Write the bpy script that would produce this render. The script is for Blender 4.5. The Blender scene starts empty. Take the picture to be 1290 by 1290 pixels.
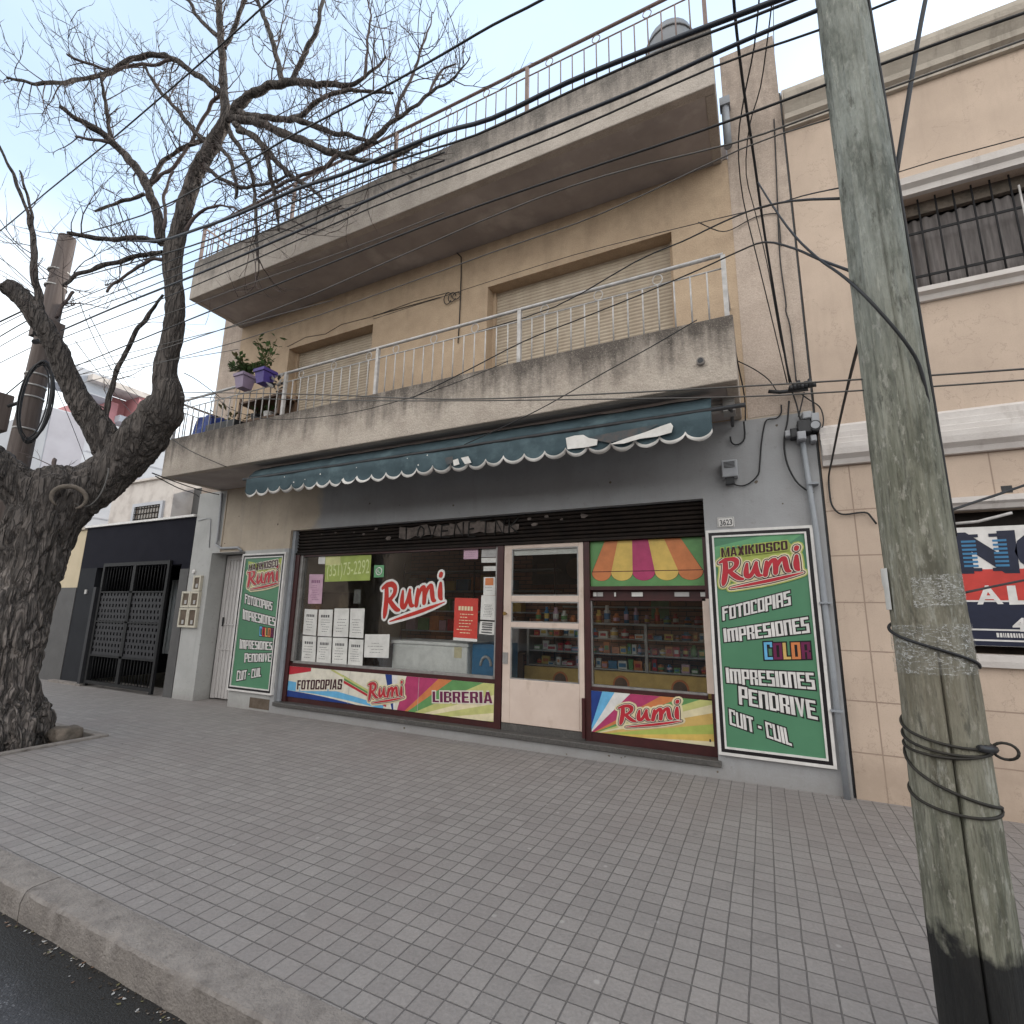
import bpy, bmesh, math, random
from mathutils import Vector, Matrix, noise
random.seed(7)
S = bpy.context.scene
COL = S.collection
rad = math.radians
# ---------------------------------------------------------------- camera
cd = bpy.data.cameras.new('camera')
cam = bpy.data.objects.new('camera', cd)
COL.objects.link(cam)
cd.sensor_width = 36.0
cd.lens = 17.7019
cd.clip_start = 0.05
cd.clip_end = 2000.0
cam.matrix_world = Matrix([[0.897981, 0.071525, 0.434182, 0.0], [0.439736, -0.182113, -0.87947, -5.9], [0.016167, 0.980673, -0.194986, 1.62]] + [[0, 0, 0, 1]])
S.camera = cam
# ---------------------------------------------------------------- sky, sun, exposure
SUN_EL, SUN_ROT = rad(25), rad(24)
W = bpy.data.worlds.new('World')
S.world = W
W.use_nodes = True
nt = W.node_tree
N, LK = nt.nodes, nt.links
N.clear()
sky = N.new('ShaderNodeTexSky')
sky.sky_type = 'NISHITA'
sky.sun_disc = False
sky.sun_elevation = SUN_EL
sky.sun_rotation = SUN_ROT
sky.air_density = 1.0
sky.dust_density = 0.6
sky.ozone_density = 1.0
tc = N.new('ShaderNodeTexCoord')
mp = N.new('ShaderNodeMapping')
mp.inputs['Scale'].default_value = (1.3, 1.3, 3.2)
LK.new(tc.outputs['Generated'], mp.inputs['Vector'])
ns = N.new('ShaderNodeTexNoise')
ns.inputs['Scale'].default_value = 1.6
ns.inputs['Detail'].default_value = 7
ns.inputs['Roughness'].default_value = 0.55
LK.new(mp.outputs['Vector'], ns.inputs['Vector'])
cr = N.new('ShaderNodeMapRange')
cr.inputs['From Min'].default_value = 0.40
cr.inputs['From Max'].default_value = 0.72
cr.inputs['To Min'].default_value = 0.0
cr.inputs['To Max'].default_value = 0.05
LK.new(ns.outputs['Fac'], cr.inputs['Value'])
sep = N.new('ShaderNodeSeparateXYZ')
LK.new(tc.outputs['Generated'], sep.inputs[0])
low = N.new('ShaderNodeMapRange')
low.inputs['From Min'].default_value = 0.70
low.inputs['From Max'].default_value = 0.05
low.inputs['To Min'].default_value = 0.25
low.inputs['To Max'].default_value = 0.27
LK.new(sep.outputs['Z'], low.inputs['Value'])
mul = N.new('ShaderNodeMath')
mul.operation = 'ADD'
LK.new(cr.outputs['Result'], mul.inputs[0])
LK.new(low.outputs['Result'], mul.inputs[1])
# bright cloud added in the unseen sky behind the camera to light the facade
fill_cloud = N.new('ShaderNodeMapRange')
fill_cloud.interpolation_type = 'SMOOTHSTEP'
fill_cloud.inputs['From Min'].default_value = 0.10
fill_cloud.inputs['From Max'].default_value = -0.45
fill_cloud.inputs['To Min'].default_value = 0.0
fill_cloud.inputs['To Max'].default_value = 0.70
LK.new(sep.outputs['Y'], fill_cloud.inputs['Value'])
mul0 = mul
hz = N.new('ShaderNodeMix')
hz.data_type = 'RGBA'
LK.new(mul0.outputs[0], hz.inputs['Factor'])
LK.new(sky.outputs['Color'], hz.inputs[6])
hz.inputs[7].default_value = (7.6, 9.0, 10.0, 1)
# warm glow low in the sky down the street
gl = N.new('ShaderNodeVectorMath')
gl.operation = 'DOT_PRODUCT'
gl.inputs[1].default_value = (-0.93, 0.30, 0.22)
LK.new(tc.outputs['Generated'], gl.inputs[0])
gm = N.new('ShaderNodeMapRange')
gm.interpolation_type = 'SMOOTHSTEP'
gm.inputs['From Min'].default_value = 0.93
gm.inputs['From Max'].default_value = 1.0
gm.inputs['To Max'].default_value = 0.35
LK.new(gl.outputs['Value'], gm.inputs['Value'])
gx_ = N.new('ShaderNodeMix')
gx_.data_type = 'RGBA'
LK.new(gm.outputs['Result'], gx_.inputs['Factor'])
LK.new(hz.outputs[2], gx_.inputs[6])
gx_.inputs[7].default_value = (10.5, 9.6, 8.0, 1)
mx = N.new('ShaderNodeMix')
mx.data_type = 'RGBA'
LK.new(fill_cloud.outputs['Result'], mx.inputs['Factor'])
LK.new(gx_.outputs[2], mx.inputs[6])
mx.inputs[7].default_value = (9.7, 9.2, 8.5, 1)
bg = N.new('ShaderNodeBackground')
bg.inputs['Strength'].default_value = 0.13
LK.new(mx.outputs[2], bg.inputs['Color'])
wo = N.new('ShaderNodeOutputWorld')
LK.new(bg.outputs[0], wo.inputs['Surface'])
sd = bpy.data.lights.new('sun', 'SUN')
sd.energy = 2.0
sd.angle = rad(0.6)
sd.color = (1.0, 0.90, 0.76)
sun = bpy.data.objects.new('sun', sd)
COL.objects.link(sun)
sdir = Vector((math.sin(SUN_ROT) * math.cos(SUN_EL), math.cos(SUN_ROT) * math.cos(SUN_EL), math.sin(SUN_EL)))
sun.rotation_euler = (-sdir).to_track_quat('-Z', 'Y').to_euler()
sun.location = sdir * 60
S.view_settings.view_transform = 'Standard'
S.view_settings.look = 'None'
S.view_settings.exposure = 1.07
S.view_settings.gamma = 1.0

# ---------------------------------------------------------------- materials
def lin(r, g, b):
    f = lambda c: (c / 12.92 if c <= 0.04045 else ((c + 0.055) / 1.055) ** 2.4)
    return (f(r / 255), f(g / 255), f(b / 255))

def mat(name, c1, c2=None, scale=6, rough=0.8, bump=0.0, bscale=60, stretch=(1, 1, 1), lo=0.35, hi=0.65,
        metal=0.0, stain=None, stain_scale=1.5, stain_lo=0.5, stain_hi=0.75, stain_str=(1, 1, 1), spec=0.4, bdist=0.01, detail=6):
    m = bpy.data.materials.new(name)
    m.use_nodes = True
    t = m.node_tree
    n, l = t.nodes, t.links
    b = n['Principled BSDF']
    b.inputs['Roughness'].default_value = rough
    b.inputs['Metallic'].default_value = metal
    b.inputs['Specular IOR Level'].default_value = spec
    b.inputs['Base Color'].default_value = (*c1, 1)
    g = n.new('ShaderNodeNewGeometry')
    out = None
    def noisefac(sc, st, lo_, hi_):
        mpn = n.new('ShaderNodeMapping')
        mpn.inputs['Scale'].default_value = st
        l.new(g.outputs['Position'], mpn.inputs['Vector'])
        a = n.new('ShaderNodeTexNoise')
        a.inputs['Scale'].default_value = sc
        a.inputs['Detail'].default_value = detail
        a.inputs['Roughness'].default_value = 0.6
        l.new(mpn.outputs[0], a.inputs['Vector'])
        r = n.new('ShaderNodeMapRange')
        r.inputs['From Min'].default_value = lo_
        r.inputs['From Max'].default_value = hi_
        l.new(a.outputs['Fac'], r.inputs['Value'])
        return r.outputs['Result'], mpn
    if c2 is not None:
        f, _ = noisefac(scale, stretch, lo, hi)
        k = n.new('ShaderNodeMix')
        k.data_type = 'RGBA'
        l.new(f, k.inputs['Factor'])
        k.inputs[6].default_value = (*c1, 1)
        k.inputs[7].default_value = (*c2, 1)
        out = k.outputs[2]
    if stain is not None:
        f, _ = noisefac(stain_scale, stain_str, stain_lo, stain_hi)
        k = n.new('ShaderNodeMix')
        k.data_type = 'RGBA'
        l.new(f, k.inputs['Factor'])
        if out is None:
            k.inputs[6].default_value = (*c1, 1)
        else:
            l.new(out, k.inputs[6])
        k.inputs[7].default_value = (*stain, 1)
        out = k.outputs[2]
    if out is not None:
        l.new(out, b.inputs['Base Color'])
    if bump > 0:
        mpn = n.new('ShaderNodeMapping')
        mpn.inputs['Scale'].default_value = stretch
        l.new(g.outputs['Position'], mpn.inputs['Vector'])
        a = n.new('ShaderNodeTexNoise')
        a.inputs['Scale'].default_value = bscale
        a.inputs['Detail'].default_value = 4
        l.new(mpn.outputs[0], a.inputs['Vector'])
        bp = n.new('ShaderNodeBump')
        bp.inputs['Strength'].default_value = bump
        bp.inputs['Distance'].default_value = bdist
        l.new(a.outputs['Fac'], bp.inputs['Height'])
        l.new(bp.outputs[0], b.inputs['Normal'])
    return m

def nodes_of(m):
    return m.node_tree.nodes, m.node_tree.links, m.node_tree.nodes['Principled BSDF']

def mixnode(n, l, fac, a, b):
    k = n.new('ShaderNodeMix')
    k.data_type = 'RGBA'
    if isinstance(fac, float): k.inputs['Factor'].default_value = fac
    else: l.new(fac, k.inputs['Factor'])
    for i, v in ((6, a), (7, b)):
        if isinstance(v, tuple): k.inputs[i].default_value = (*v[:3], 1)
        else: l.new(v, k.inputs[i])
    return k.outputs[2]

def maprange(n, l, v, a, b, c=0.0, d=1.0):
    r = n.new('ShaderNodeMapRange')
    for k, x in zip(('From Min', 'From Max', 'To Min', 'To Max'), (a, b, c, d)): r.inputs[k].default_value = x
    l.new(v, r.inputs['Value'])
    return r.outputs['Result']

def mathn(n, l, op, a, b):
    r = n.new('ShaderNodeMath')
    r.operation = op
    for i, v in enumerate((a, b)):
        if isinstance(v, (float, int)): r.inputs[i].default_value = v
        else: l.new(v, r.inputs[i])
    return r.outputs[0]

def posnoise(n, l, sc, st=(1, 1, 1), det=6, ro=0.6):
    g = n.new('ShaderNodeNewGeometry')
    mpn = n.new('ShaderNodeMapping')
    mpn.inputs['Scale'].default_value = st
    l.new(g.outputs['Position'], mpn.inputs['Vector'])
    a = n.new('ShaderNodeTexNoise')
    a.inputs['Scale'].default_value = sc
    a.inputs['Detail'].default_value = det
    a.inputs['Roughness'].default_value = ro
    l.new(mpn.outputs[0], a.inputs['Vector'])
    return a.outputs['Fac']

def posxyz(n, l):
    g = n.new('ShaderNodeNewGeometry')
    s = n.new('ShaderNodeSeparateXYZ')
    l.new(g.outputs['Position'], s.inputs[0])
    return s.outputs

M = {}
def flat(name, c, rough=0.6, metal=0.0, spec=0.4):
    M[name] = mat(name, c, tuple(x * 0.82 for x in c), scale=9, rough=rough, metal=metal, spec=spec)
    return M[name]

# pavement: small square tiles
def make_pavement():
    m = bpy.data.materials.new('pavement_tiles'); m.use_nodes = True
    n, l, b = nodes_of(m)
    g = n.new('ShaderNodeNewGeometry')
    mpn = n.new('ShaderNodeMapping')
    mpn.inputs['Location'].default_value = (1.559 + 0.116 * 800, 3.877 + 0.116 * 200, 0)
    l.new(g.outputs['Position'], mpn.inputs['Vector'])
    wob = n.new('ShaderNodeTexNoise'); wob.inputs['Scale'].default_value = 2.6
    l.new(g.outputs['Position'], wob.inputs['Vector'])
    va = n.new('ShaderNodeVectorMath'); va.operation = 'SCALE'; va.inputs['Scale'].default_value = 0.013
    l.new(wob.outputs['Color'], va.inputs[0])
    vb = n.new('ShaderNodeVectorMath'); vb.operation = 'ADD'
    l.new(mpn.outputs[0], vb.inputs[0]); l.new(va.outputs[0], vb.inputs[1])
    bk = n.new('ShaderNodeTexBrick')
    bk.offset = 0.0; bk.squash = 1.0
    for k, v in (('Scale', 1.0), ('Mortar Size', 0.0042), ('Mortar Smooth', 0.6), ('Bias', 0.0), ('Brick Width', 0.116), ('Row Height', 0.116)):
        bk.inputs[k].default_value = v
    bk.inputs['Color1'].default_value = (0.265, 0.245, 0.233, 1)
    bk.inputs['Color2'].default_value = (0.220, 0.203, 0.194, 1)
    bk.inputs['Mortar'].default_value = (0.15, 0.14, 0.135, 1)
    l.new(vb.outputs[0], bk.inputs['Vector'])
    big = posnoise(n, l, 0.8, det=5)
    c = mixnode(n, l, mathn(n, l, 'MULTIPLY', maprange(n, l, big, 0.42, 0.7), 0.5), bk.outputs['Color'], (0.225, 0.20, 0.192))
    k2 = n.new('ShaderNodeMix'); k2.data_type = 'RGBA'; k2.blend_type = 'MULTIPLY'; k2.inputs['Factor'].default_value = 0.55
    l.new(c, k2.inputs[6])
    fine = posnoise(n, l, 55, det=5, ro=0.7)
    l.new(mixnode(n, l, maprange(n, l, fine, 0.3, 0.7), (0.72, 0.72, 0.72), (1.25, 1.25, 1.25)), k2.inputs[7])
    # dark gum spots
    vo = n.new('ShaderNodeTexVoronoi'); vo.inputs['Scale'].default_value = 1.6
    l.new(g.outputs['Position'], vo.inputs['Vector'])
    spot = maprange(n, l, vo.outputs['Distance'], 0.05, 0.032)
    # mortar kept where bricks are not
    jn = maprange(n, l, posnoise(n, l, 3.0, det=5), 0.35, 0.62, 0.08, 0.62)
    c2 = mixnode(n, l, mathn(n, l, 'MULTIPLY', bk.outputs['Fac'], jn), k2.outputs[2], (0.105, 0.096, 0.092))
    rare = n.new('ShaderNodeTexVoronoi'); rare.inputs['Scale'].default_value = 8.6; l.new(mpn.outputs[0], rare.inputs['Vector'])
    rc = n.new('ShaderNodeSeparateColor'); l.new(rare.outputs['Color'], rc.inputs[0])
    c2 = mixnode(n, l, mathn(n, l, 'MULTIPLY', mathn(n, l, 'MULTIPLY', maprange(n, l, rc.outputs[1], 0.86, 0.9), maprange(n, l, rare.outputs['Distance'], 0.16, 0.08)), 0.5), c2, (0.42, 0.40, 0.38))
    # old repairs: soft darker and pinker patches
    pt = posnoise(n, l, 0.55, det=3)
    c2 = mixnode(n, l, mathn(n, l, 'MULTIPLY', maprange(n, l, pt, 0.52, 0.62), 0.4), c2, (0.205, 0.178, 0.170))
    pt2 = posnoise(n, l, 1.9, (1, 1.6, 1), det=8, ro=0.7)
    c2 = mixnode(n, l, mathn(n, l, 'MULTIPLY', maprange(n, l, pt2, 0.56, 0.74), 0.45), c2, (0.14, 0.13, 0.125))
    l.new(mixnode(n, l, mathn(n, l, 'MULTIPLY', spot, 0.45), c2, (0.075, 0.07, 0.07)), b.inputs['Base Color'])
    b.inputs['Roughness'].default_value = 0.66
    h = mathn(n, l, 'ADD', mathn(n, l, 'MULTIPLY', bk.outputs['Fac'], -1.0), mathn(n, l, 'MULTIPLY', fine, 0.45))
    h = mathn(n, l, 'ADD', h, mathn(n, l, 'MULTIPLY', posnoise(n, l, 9.0, det=3), 1.6))
    hb = n.new('ShaderNodeSeparateColor'); l.new(bk.outputs['Color'], hb.inputs[0])
    h = mathn(n, l, 'ADD', h, mathn(n, l, 'MULTIPLY', hb.outputs[0], 6.0))
    bp = n.new('ShaderNodeBump'); bp.inputs['Strength'].default_value = 0.9; bp.inputs['Distance'].default_value = 0.007
    l.new(h, bp.inputs['Height']); l.new(bp.outputs[0], b.inputs['Normal'])
    return m
M['pavement'] = make_pavement()

def make_asphalt():
    m = bpy.data.materials.new('asphalt'); m.use_nodes = True
    n, l, b = nodes_of(m)
    g = n.new('ShaderNodeNewGeometry')
    vo = n.new('ShaderNodeTexVoronoi'); vo.inputs['Scale'].default_value = 95
    l.new(g.outputs['Position'], vo.inputs['Vector'])
    sv = n.new('ShaderNodeSeparateColor'); l.new(vo.outputs['Color'], sv.inputs[0])
    f = mathn(n, l, 'SUBTRACT', 1.0, mathn(n, l, 'MULTIPLY', vo.outputs['Distance'], 1.2))
    c = mixnode(n, l, maprange(n, l, posnoise(n, l, 30, det=5), 0.35, 0.7), (0.022, 0.022, 0.026), (0.055, 0.055, 0.062))
    c = mixnode(n, l, mathn(n, l, 'MULTIPLY', maprange(n, l, sv.outputs[0], 0.72, 0.9), maprange(n, l, vo.outputs['Distance'], 0.45, 0.25)), c, (0.20, 0.20, 0.21))
    g2 = posnoise(n, l, 1.2)
    c = mixnode(n, l, maprange(n, l, g2, 0.4, 0.7), c, (0.035, 0.035, 0.04))
    p = posxyz(n, l)
    wet = maprange(n, l, mathn(n, l, 'ADD', p[1], mathn(n, l, 'MULTIPLY', posnoise(n, l, 2.5), 0.16)), -4.42, -4.30)
    l.new(mixnode(n, l, wet, c, (0.012, 0.011, 0.010)), b.inputs['Base Color'])
    l.new(maprange(n, l, g2, 0.3, 0.7, 0.32, 0.6), b.inputs['Roughness'])
    bp = n.new('ShaderNodeBump'); bp.inputs['Strength'].default_value = 0.55; bp.inputs['Distance'].default_value = 0.005
    f = mathn(n, l, 'ADD', mathn(n, l, 'MULTIPLY', f, 0.5), posnoise(n, l, 160, det=5, ro=0.75))
    l.new(f, bp.inputs['Height']); l.new(bp.outputs[0], b.inputs['Normal'])
    return m
M['asphalt'] = make_asphalt()
M['kerb'] = mat('kerb_concrete', (0.25, 0.225, 0.205), (0.185, 0.165, 0.152), scale=11, rough=0.9, bump=1.0, bscale=70, stain=(0.11, 0.095, 0.085), stain_scale=9, stain_lo=0.55, stain_hi=0.75, stain_str=(1, 1, 0.7), bdist=0.008, detail=9)
M['earth'] = mat('bed_earth', (0.05, 0.04, 0.03), (0.10, 0.08, 0.06), scale=18, bump=1.0, bscale=40, bdist=0.03)

# ground floor paint: grey with a beige patch
def make_groundwall():
    m = bpy.data.materials.new('painted_render'); m.use_nodes = True
    n, l, b = nodes_of(m)
    p = posxyz(n, l)
    n1 = posnoise(n, l, 2.2); n2 = posnoise(n, l, 14)
    grey = mixnode(n, l, maprange(n, l, n1, 0.35, 0.65), (0.33, 0.335, 0.345), (0.285, 0.285, 0.29))
    pale = mixnode(n, l, maprange(n, l, n1, 0.35, 0.65), (0.43, 0.43, 0.42), (0.37, 0.37, 0.36))
    beige = mixnode(n, l, maprange(n, l, n1, 0.35, 0.65), (0.47, 0.395, 0.31), (0.39, 0.325, 0.25))
    wob = mathn(n, l, 'MULTIPLY', mathn(n, l, 'SUBTRACT', n1, 0.5), 0.9)
    x = mathn(n, l, 'ADD', p[0], wob)
    bx = mathn(n, l, 'MULTIPLY', maprange(n, l, p[0], -8.88, -8.86), maprange(n, l, x, -6.35, -6.6))
    bz = maprange(n, l, p[2], 2.60, 2.62)
    upz = maprange(n, l, p[2], 3.755, 3.765)
    rgt = maprange(n, l, p[0], -0.1, -0.09)
    c = mixnode(n, l, maprange(n, l, p[0], -7.2, -7.15), pale, grey)
    c = mixnode(n, l, mathn(n, l, 'MULTIPLY', bx, bz), c, beige)
    c = mixnode(n, l, mathn(n, l, 'MULTIPLY', upz, rgt), c, (0.45, 0.375, 0.30))
    low = maprange(n, l, mathn(n, l, 'ADD', p[2], mathn(n, l, 'MULTIPLY', n2, 0.3)), 0.36, 0.14)
    c = mixnode(n, l, mathn(n, l, 'MULTIPLY', low, 0.5), c, (0.22, 0.205, 0.19))
    drip = posnoise(n, l, 7, (1, 1, 0.10), det=7)
    c = mixnode(n, l, mathn(n, l, 'MULTIPLY', maprange(n, l, drip, 0.55, 0.75), 0.30), c, (0.21, 0.20, 0.19))
    c = mixnode(n, l, mathn(n, l, 'MULTIPLY', maprange(n, l, posnoise(n, l, 85, det=3, ro=0.75), 0.52, 0.72), 0.25), c, (0.2, 0.195, 0.19))
    l.new(mixnode(n, l, mathn(n, l, 'MULTIPLY', maprange(n, l, n2, 0.60, 0.72), 0.45), c, (0.2, 0.19, 0.18)), b.inputs['Base Color'])
    b.inputs['Roughness'].default_value = 0.75
    bp = n.new('ShaderNodeBump'); bp.inputs['Strength'].default_value = 0.35; bp.inputs['Distance'].default_value = 0.006
    l.new(posnoise(n, l, 45), bp.inputs['Height']); l.new(bp.outputs[0], b.inputs['Normal'])
    return m
M['ground_wall'] = make_groundwall()

def weathered(name, base, base2, dark, top, bot, amount=0.8, bump=0.8, xsc=5.0, reach=0.5):
    # rendered concrete with dirt running down from its top edge
    m = bpy.data.materials.new(name); m.use_nodes = True
    n, l, b = nodes_of(m)
    p = posxyz(n, l)
    c = mixnode(n, l, maprange(n, l, posnoise(n, l, 3.0), 0.35, 0.65), base, base2)
    streak = posnoise(n, l, xsc, (1, 1, 0.12), det=8, ro=0.65)
    blot = posnoise(n, l, 7.0, det=8, ro=0.7)
    h = maprange(n, l, p[2], bot, top)
    v = mathn(n, l, 'ADD', mathn(n, l, 'MULTIPLY', streak, 0.75), mathn(n, l, 'MULTIPLY', blot, 0.45))
    v = mathn(n, l, 'ADD', v, mathn(n, l, 'MULTIPLY', h, reach))
    f = maprange(n, l, v, 0.76, 1.10)
    c = mixnode(n, l, mathn(n, l, 'MULTIPLY', f, amount), c, dark)
    gr = posnoise(n, l, 75, det=3, ro=0.75)
    c = mixnode(n, l, mathn(n, l, 'MULTIPLY', maprange(n, l, gr, 0.52, 0.68), 0.45), c, tuple(x * 0.45 for x in base))
    c = mixnode(n, l, mathn(n, l, 'MULTIPLY', maprange(n, l, gr, 0.46, 0.34), 0.30), c, tuple(min(.8, x * 1.35) for x in base))
    l.new(c, b.inputs['Base Color'])
    b.inputs['Roughness'].default_value = 0.92
    bp = n.new('ShaderNodeBump'); bp.inputs['Strength'].default_value = bump; bp.inputs['Distance'].default_value = 0.012
    hh = mathn(n, l, 'ADD', posnoise(n, l, 38, det=5), mathn(n, l, 'MULTIPLY', posnoise(n, l, 9, det=4), 0.8))
    l.new(hh, bp.inputs['Height']); l.new(bp.outputs[0], b.inputs['Normal'])
    return m
M['slab_low'] = weathered('balcony_render', (0.48, 0.42, 0.36), (0.38, 0.325, 0.275), (0.07, 0.058, 0.05), 4.46, 3.78, 0.95, 1.0, 6.0, 0.52)
M['slab_top'] = weathered('roof_edge_render', (0.44, 0.39, 0.345), (0.34, 0.30, 0.262), (0.085, 0.076, 0.068), 7.95, 7.15, 0.9, 0.8, 6.0, 0.52)
M['column'] = weathered('column_render', (0.47, 0.385, 0.325), (0.40, 0.325, 0.27), (0.12, 0.10, 0.085), 8.8, 4.2, 0.75, 0.5, 4.0, 0.38)
M['upper_wall'] = weathered('upper_wall_render', (0.47, 0.355, 0.248), (0.385, 0.285, 0.198), (0.19, 0.145, 0.105), 7.2, 4.2, 0.7, 0.4, 3.0, 0.2)
M['soffit'] = mat('soffit_paint', (0.40, 0.355, 0.335), (0.30, 0.265, 0.25), scale=1.6, rough=0.9, bump=0.2, bscale=30, stain=(0.50, 0.455, 0.43), stain_scale=1.4, stain_lo=0.55, stain_hi=0.70, detail=8)
def make_neighbour(joints):
    m = bpy.data.materials.new('peach_render_blocks' if joints else 'peach_render'); m.use_nodes = True
    n, l, b = nodes_of(m)
    n1 = posnoise(n, l, 1.3)
    c = mixnode(n, l, maprange(n, l, n1, 0.35, 0.65), (0.53, 0.42, 0.335), (0.44, 0.345, 0.275))
    fine = posnoise(n, l, 60)
    h = mathn(n, l, 'MULTIPLY', fine, 0.25)
    if joints:
        g = n.new('ShaderNodeNewGeometry')
        sx = n.new('ShaderNodeSeparateXYZ'); l.new(g.outputs['Position'], sx.inputs[0])
        cb = n.new('ShaderNodeCombineXYZ')
        l.new(mathn(n, l, 'ADD', sx.outputs[0], 0.2), cb.inputs[0]); l.new(mathn(n, l, 'ADD', sx.outputs[2], 0.055), cb.inputs[1])
        bk = n.new('ShaderNodeTexBrick'); bk.offset = 0.0
        for k, v in (('Scale', 1.0), ('Mortar Size', 0.006), ('Mortar Smooth', 0.1), ('Brick Width', 1.08), ('Row Height', 0.455)): bk.inputs[k].default_value = v
        l.new(cb.outputs[0], bk.inputs['Vector'])
        c = mixnode(n, l, mathn(n, l, 'MULTIPLY', bk.outputs['Fac'], 0.8), c, (0.25, 0.18, 0.14))
        blot = posnoise(n, l, 2.6, det=8, ro=0.65)
        lowm = maprange(n, l, mathn(n, l, 'ADD', sx.outputs[2], mathn(n, l, 'MULTIPLY', blot, -1.6)), -0.25, -0.75)
        c = mixnode(n, l, mathn(n, l, 'MULTIPLY', lowm, 0.55), c, (0.33, 0.255, 0.195))
        h = mathn(n, l, 'SUBTRACT', h, bk.outputs['Fac'])
    st = posnoise(n, l, 5, (1, 1, 0.15), det=7)
    c = mixnode(n, l, mathn(n, l, 'MULTIPLY', maprange(n, l, st, 0.52, 0.8), 0.5), c, (0.34, 0.265, 0.21))
    hp = posnoise(n, l, 1.1, det=10, ro=0.62)
    hair = maprange(n, l, mathn(n, l, 'ABSOLUTE', mathn(n, l, 'SUBTRACT', hp, 0.5), 0.0), 0.0025, 0.0008)
    c = mixnode(n, l, mathn(n, l, 'MULTIPLY', hair, 0.45), c, (0.22, 0.165, 0.13))
    c = mixnode(n, l, mathn(n, l, 'MULTIPLY', maprange(n, l, posnoise(n, l, 80, det=3, ro=0.75), 0.50, 0.72), 0.30), c, (0.33, 0.25, 0.195))
    l.new(c, b.inputs['Base Color'])
    b.inputs['Roughness'].default_value = 0.85
    bp = n.new('ShaderNodeBump'); bp.inputs['Strength'].default_value = 0.6; bp.inputs['Distance'].default_value = 0.006
    l.new(h, bp.inputs['Height']); l.new(bp.outputs[0], b.inputs['Normal'])
    return m
M['peach'] = make_neighbour(False)
M['peach_block'] = make_neighbour(True)
M['cornice'] = mat('cornice_render', (0.47, 0.42, 0.36), (0.38, 0.34, 0.29), scale=4, rough=0.9, bump=0.4, stain=(0.17, 0.15, 0.125), stain_scale=5, stain_str=(1.5, 1, 0.3), stain_lo=0.55, stain_hi=0.85)
M['cornice_white'] = mat('cornice_white', (0.60, 0.565, 0.54), (0.52, 0.48, 0.455), scale=4, rough=0.85, bump=0.3, stain=(0.26, 0.22, 0.19), stain_scale=5, stain_str=(1.5, 1, 0.3), stain_lo=0.6, stain_hi=0.9)
M['navy'] = mat('navy_paint', (0.006, 0.0062, 0.0125), (0.009, 0.009, 0.016), scale=3, rough=0.8, spec=0.12, bump=0.2, bscale=40)
M['charcoal'] = mat('charcoal_paint', (0.022, 0.0235, 0.028), (0.018, 0.019, 0.023), scale=3, rough=0.8, spec=0.15, bump=0.2)
M['grey_paint'] = mat('grey_paint', (0.10, 0.098, 0.098), (0.08, 0.078, 0.078), scale=3, rough=0.8, bump=0.2)
M['cream'] = mat('cream_render', (0.56, 0.47, 0.33), (0.5, 0.42, 0.29), scale=3, rough=0.85)
M['pale'] = mat('pale_render', (0.55, 0.51, 0.48), (0.48, 0.44, 0.41), scale=2, rough=0.85, stain=(0.35, 0.31, 0.29), stain_scale=2)
M['white_wall'] = mat('white_render', (0.44, 0.455, 0.49), (0.39, 0.405, 0.44), scale=1.5, rough=0.85)
M['lilac_wall'] = mat('lilac_render', (0.36, 0.355, 0.395), (0.32, 0.315, 0.35), scale=1.5, rough=0.85)
M['opposite'] = mat('brown_render', (0.10, 0.08, 0.065), (0.07, 0.055, 0.045), scale=1.2, rough=0.9)
M['pink'] = mat('pink_band', (0.52, 0.24, 0.25), (0.44, 0.2, 0.21), scale=2, rough=0.8)
M['black_iron'] = mat('black_iron', (0.010, 0.010, 0.012), (0.016, 0.016, 0.017), scale=20, rough=0.6, spec=0.2)
M['gate_sheet'] = mat('gate_sheet', (0.034, 0.034, 0.038), (0.026, 0.026, 0.03), scale=6, rough=0.6, spec=0.2)
M['corrugated'] = mat('corrugated_sheet', (0.36, 0.39, 0.40), (0.27, 0.29, 0.3), scale=5, rough=0.6, stretch=(4, 1, 0.5))
M['white_iron'] = mat('white_painted_iron', (0.50, 0.485, 0.475), (0.36, 0.345, 0.335), scale=14, rough=0.5)
M['rust_iron'] = mat('brown_painted_iron', (0.17, 0.115, 0.10), (0.22, 0.16, 0.14), scale=14, rough=0.6)
def make_slats(name, base, alt, pitch, rough=0.6, vertical=False, depth=0.02):
    m = bpy.data.materials.new(name); m.use_nodes = True
    n, l, b = nodes_of(m)
    p = posxyz(n, l)
    a = p[0] if vertical else p[2]
    fr = mathn(n, l, 'FRACT', mathn(n, l, 'DIVIDE', a, pitch), 0.0)
    gap = maprange(n, l, fr, 0.80, 0.93)
    c = mixnode(n, l, maprange(n, l, posnoise(n, l, 6, (1, 1, 0.4)), 0.35, 0.65), base, alt)
    l.new(mixnode(n, l, mathn(n, l, 'MULTIPLY', gap, 0.75), c, tuple(x * 0.35 for x in base)), b.inputs['Base Color'])
    b.inputs['Roughness'].default_value = rough
    bp = n.new('ShaderNodeBump'); bp.inputs['Strength'].default_value = 1.0; bp.inputs['Distance'].default_value = depth
    h = mathn(n, l, 'MULTIPLY', mathn(n, l, 'ABSOLUTE', mathn(n, l, 'SUBTRACT', fr, 0.4), 0.0), -1.0)
    l.new(h, bp.inputs['Height']); l.new(bp.outputs[0], b.inputs['Normal'])
    return m
M['roller_blind'] = make_slats('roller_blind_slats', (0.45, 0.375, 0.29), (0.37, 0.30, 0.225), 0.052, 0.6, False, 0.02)
M['blind_weather'] = M['roller_blind']
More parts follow.
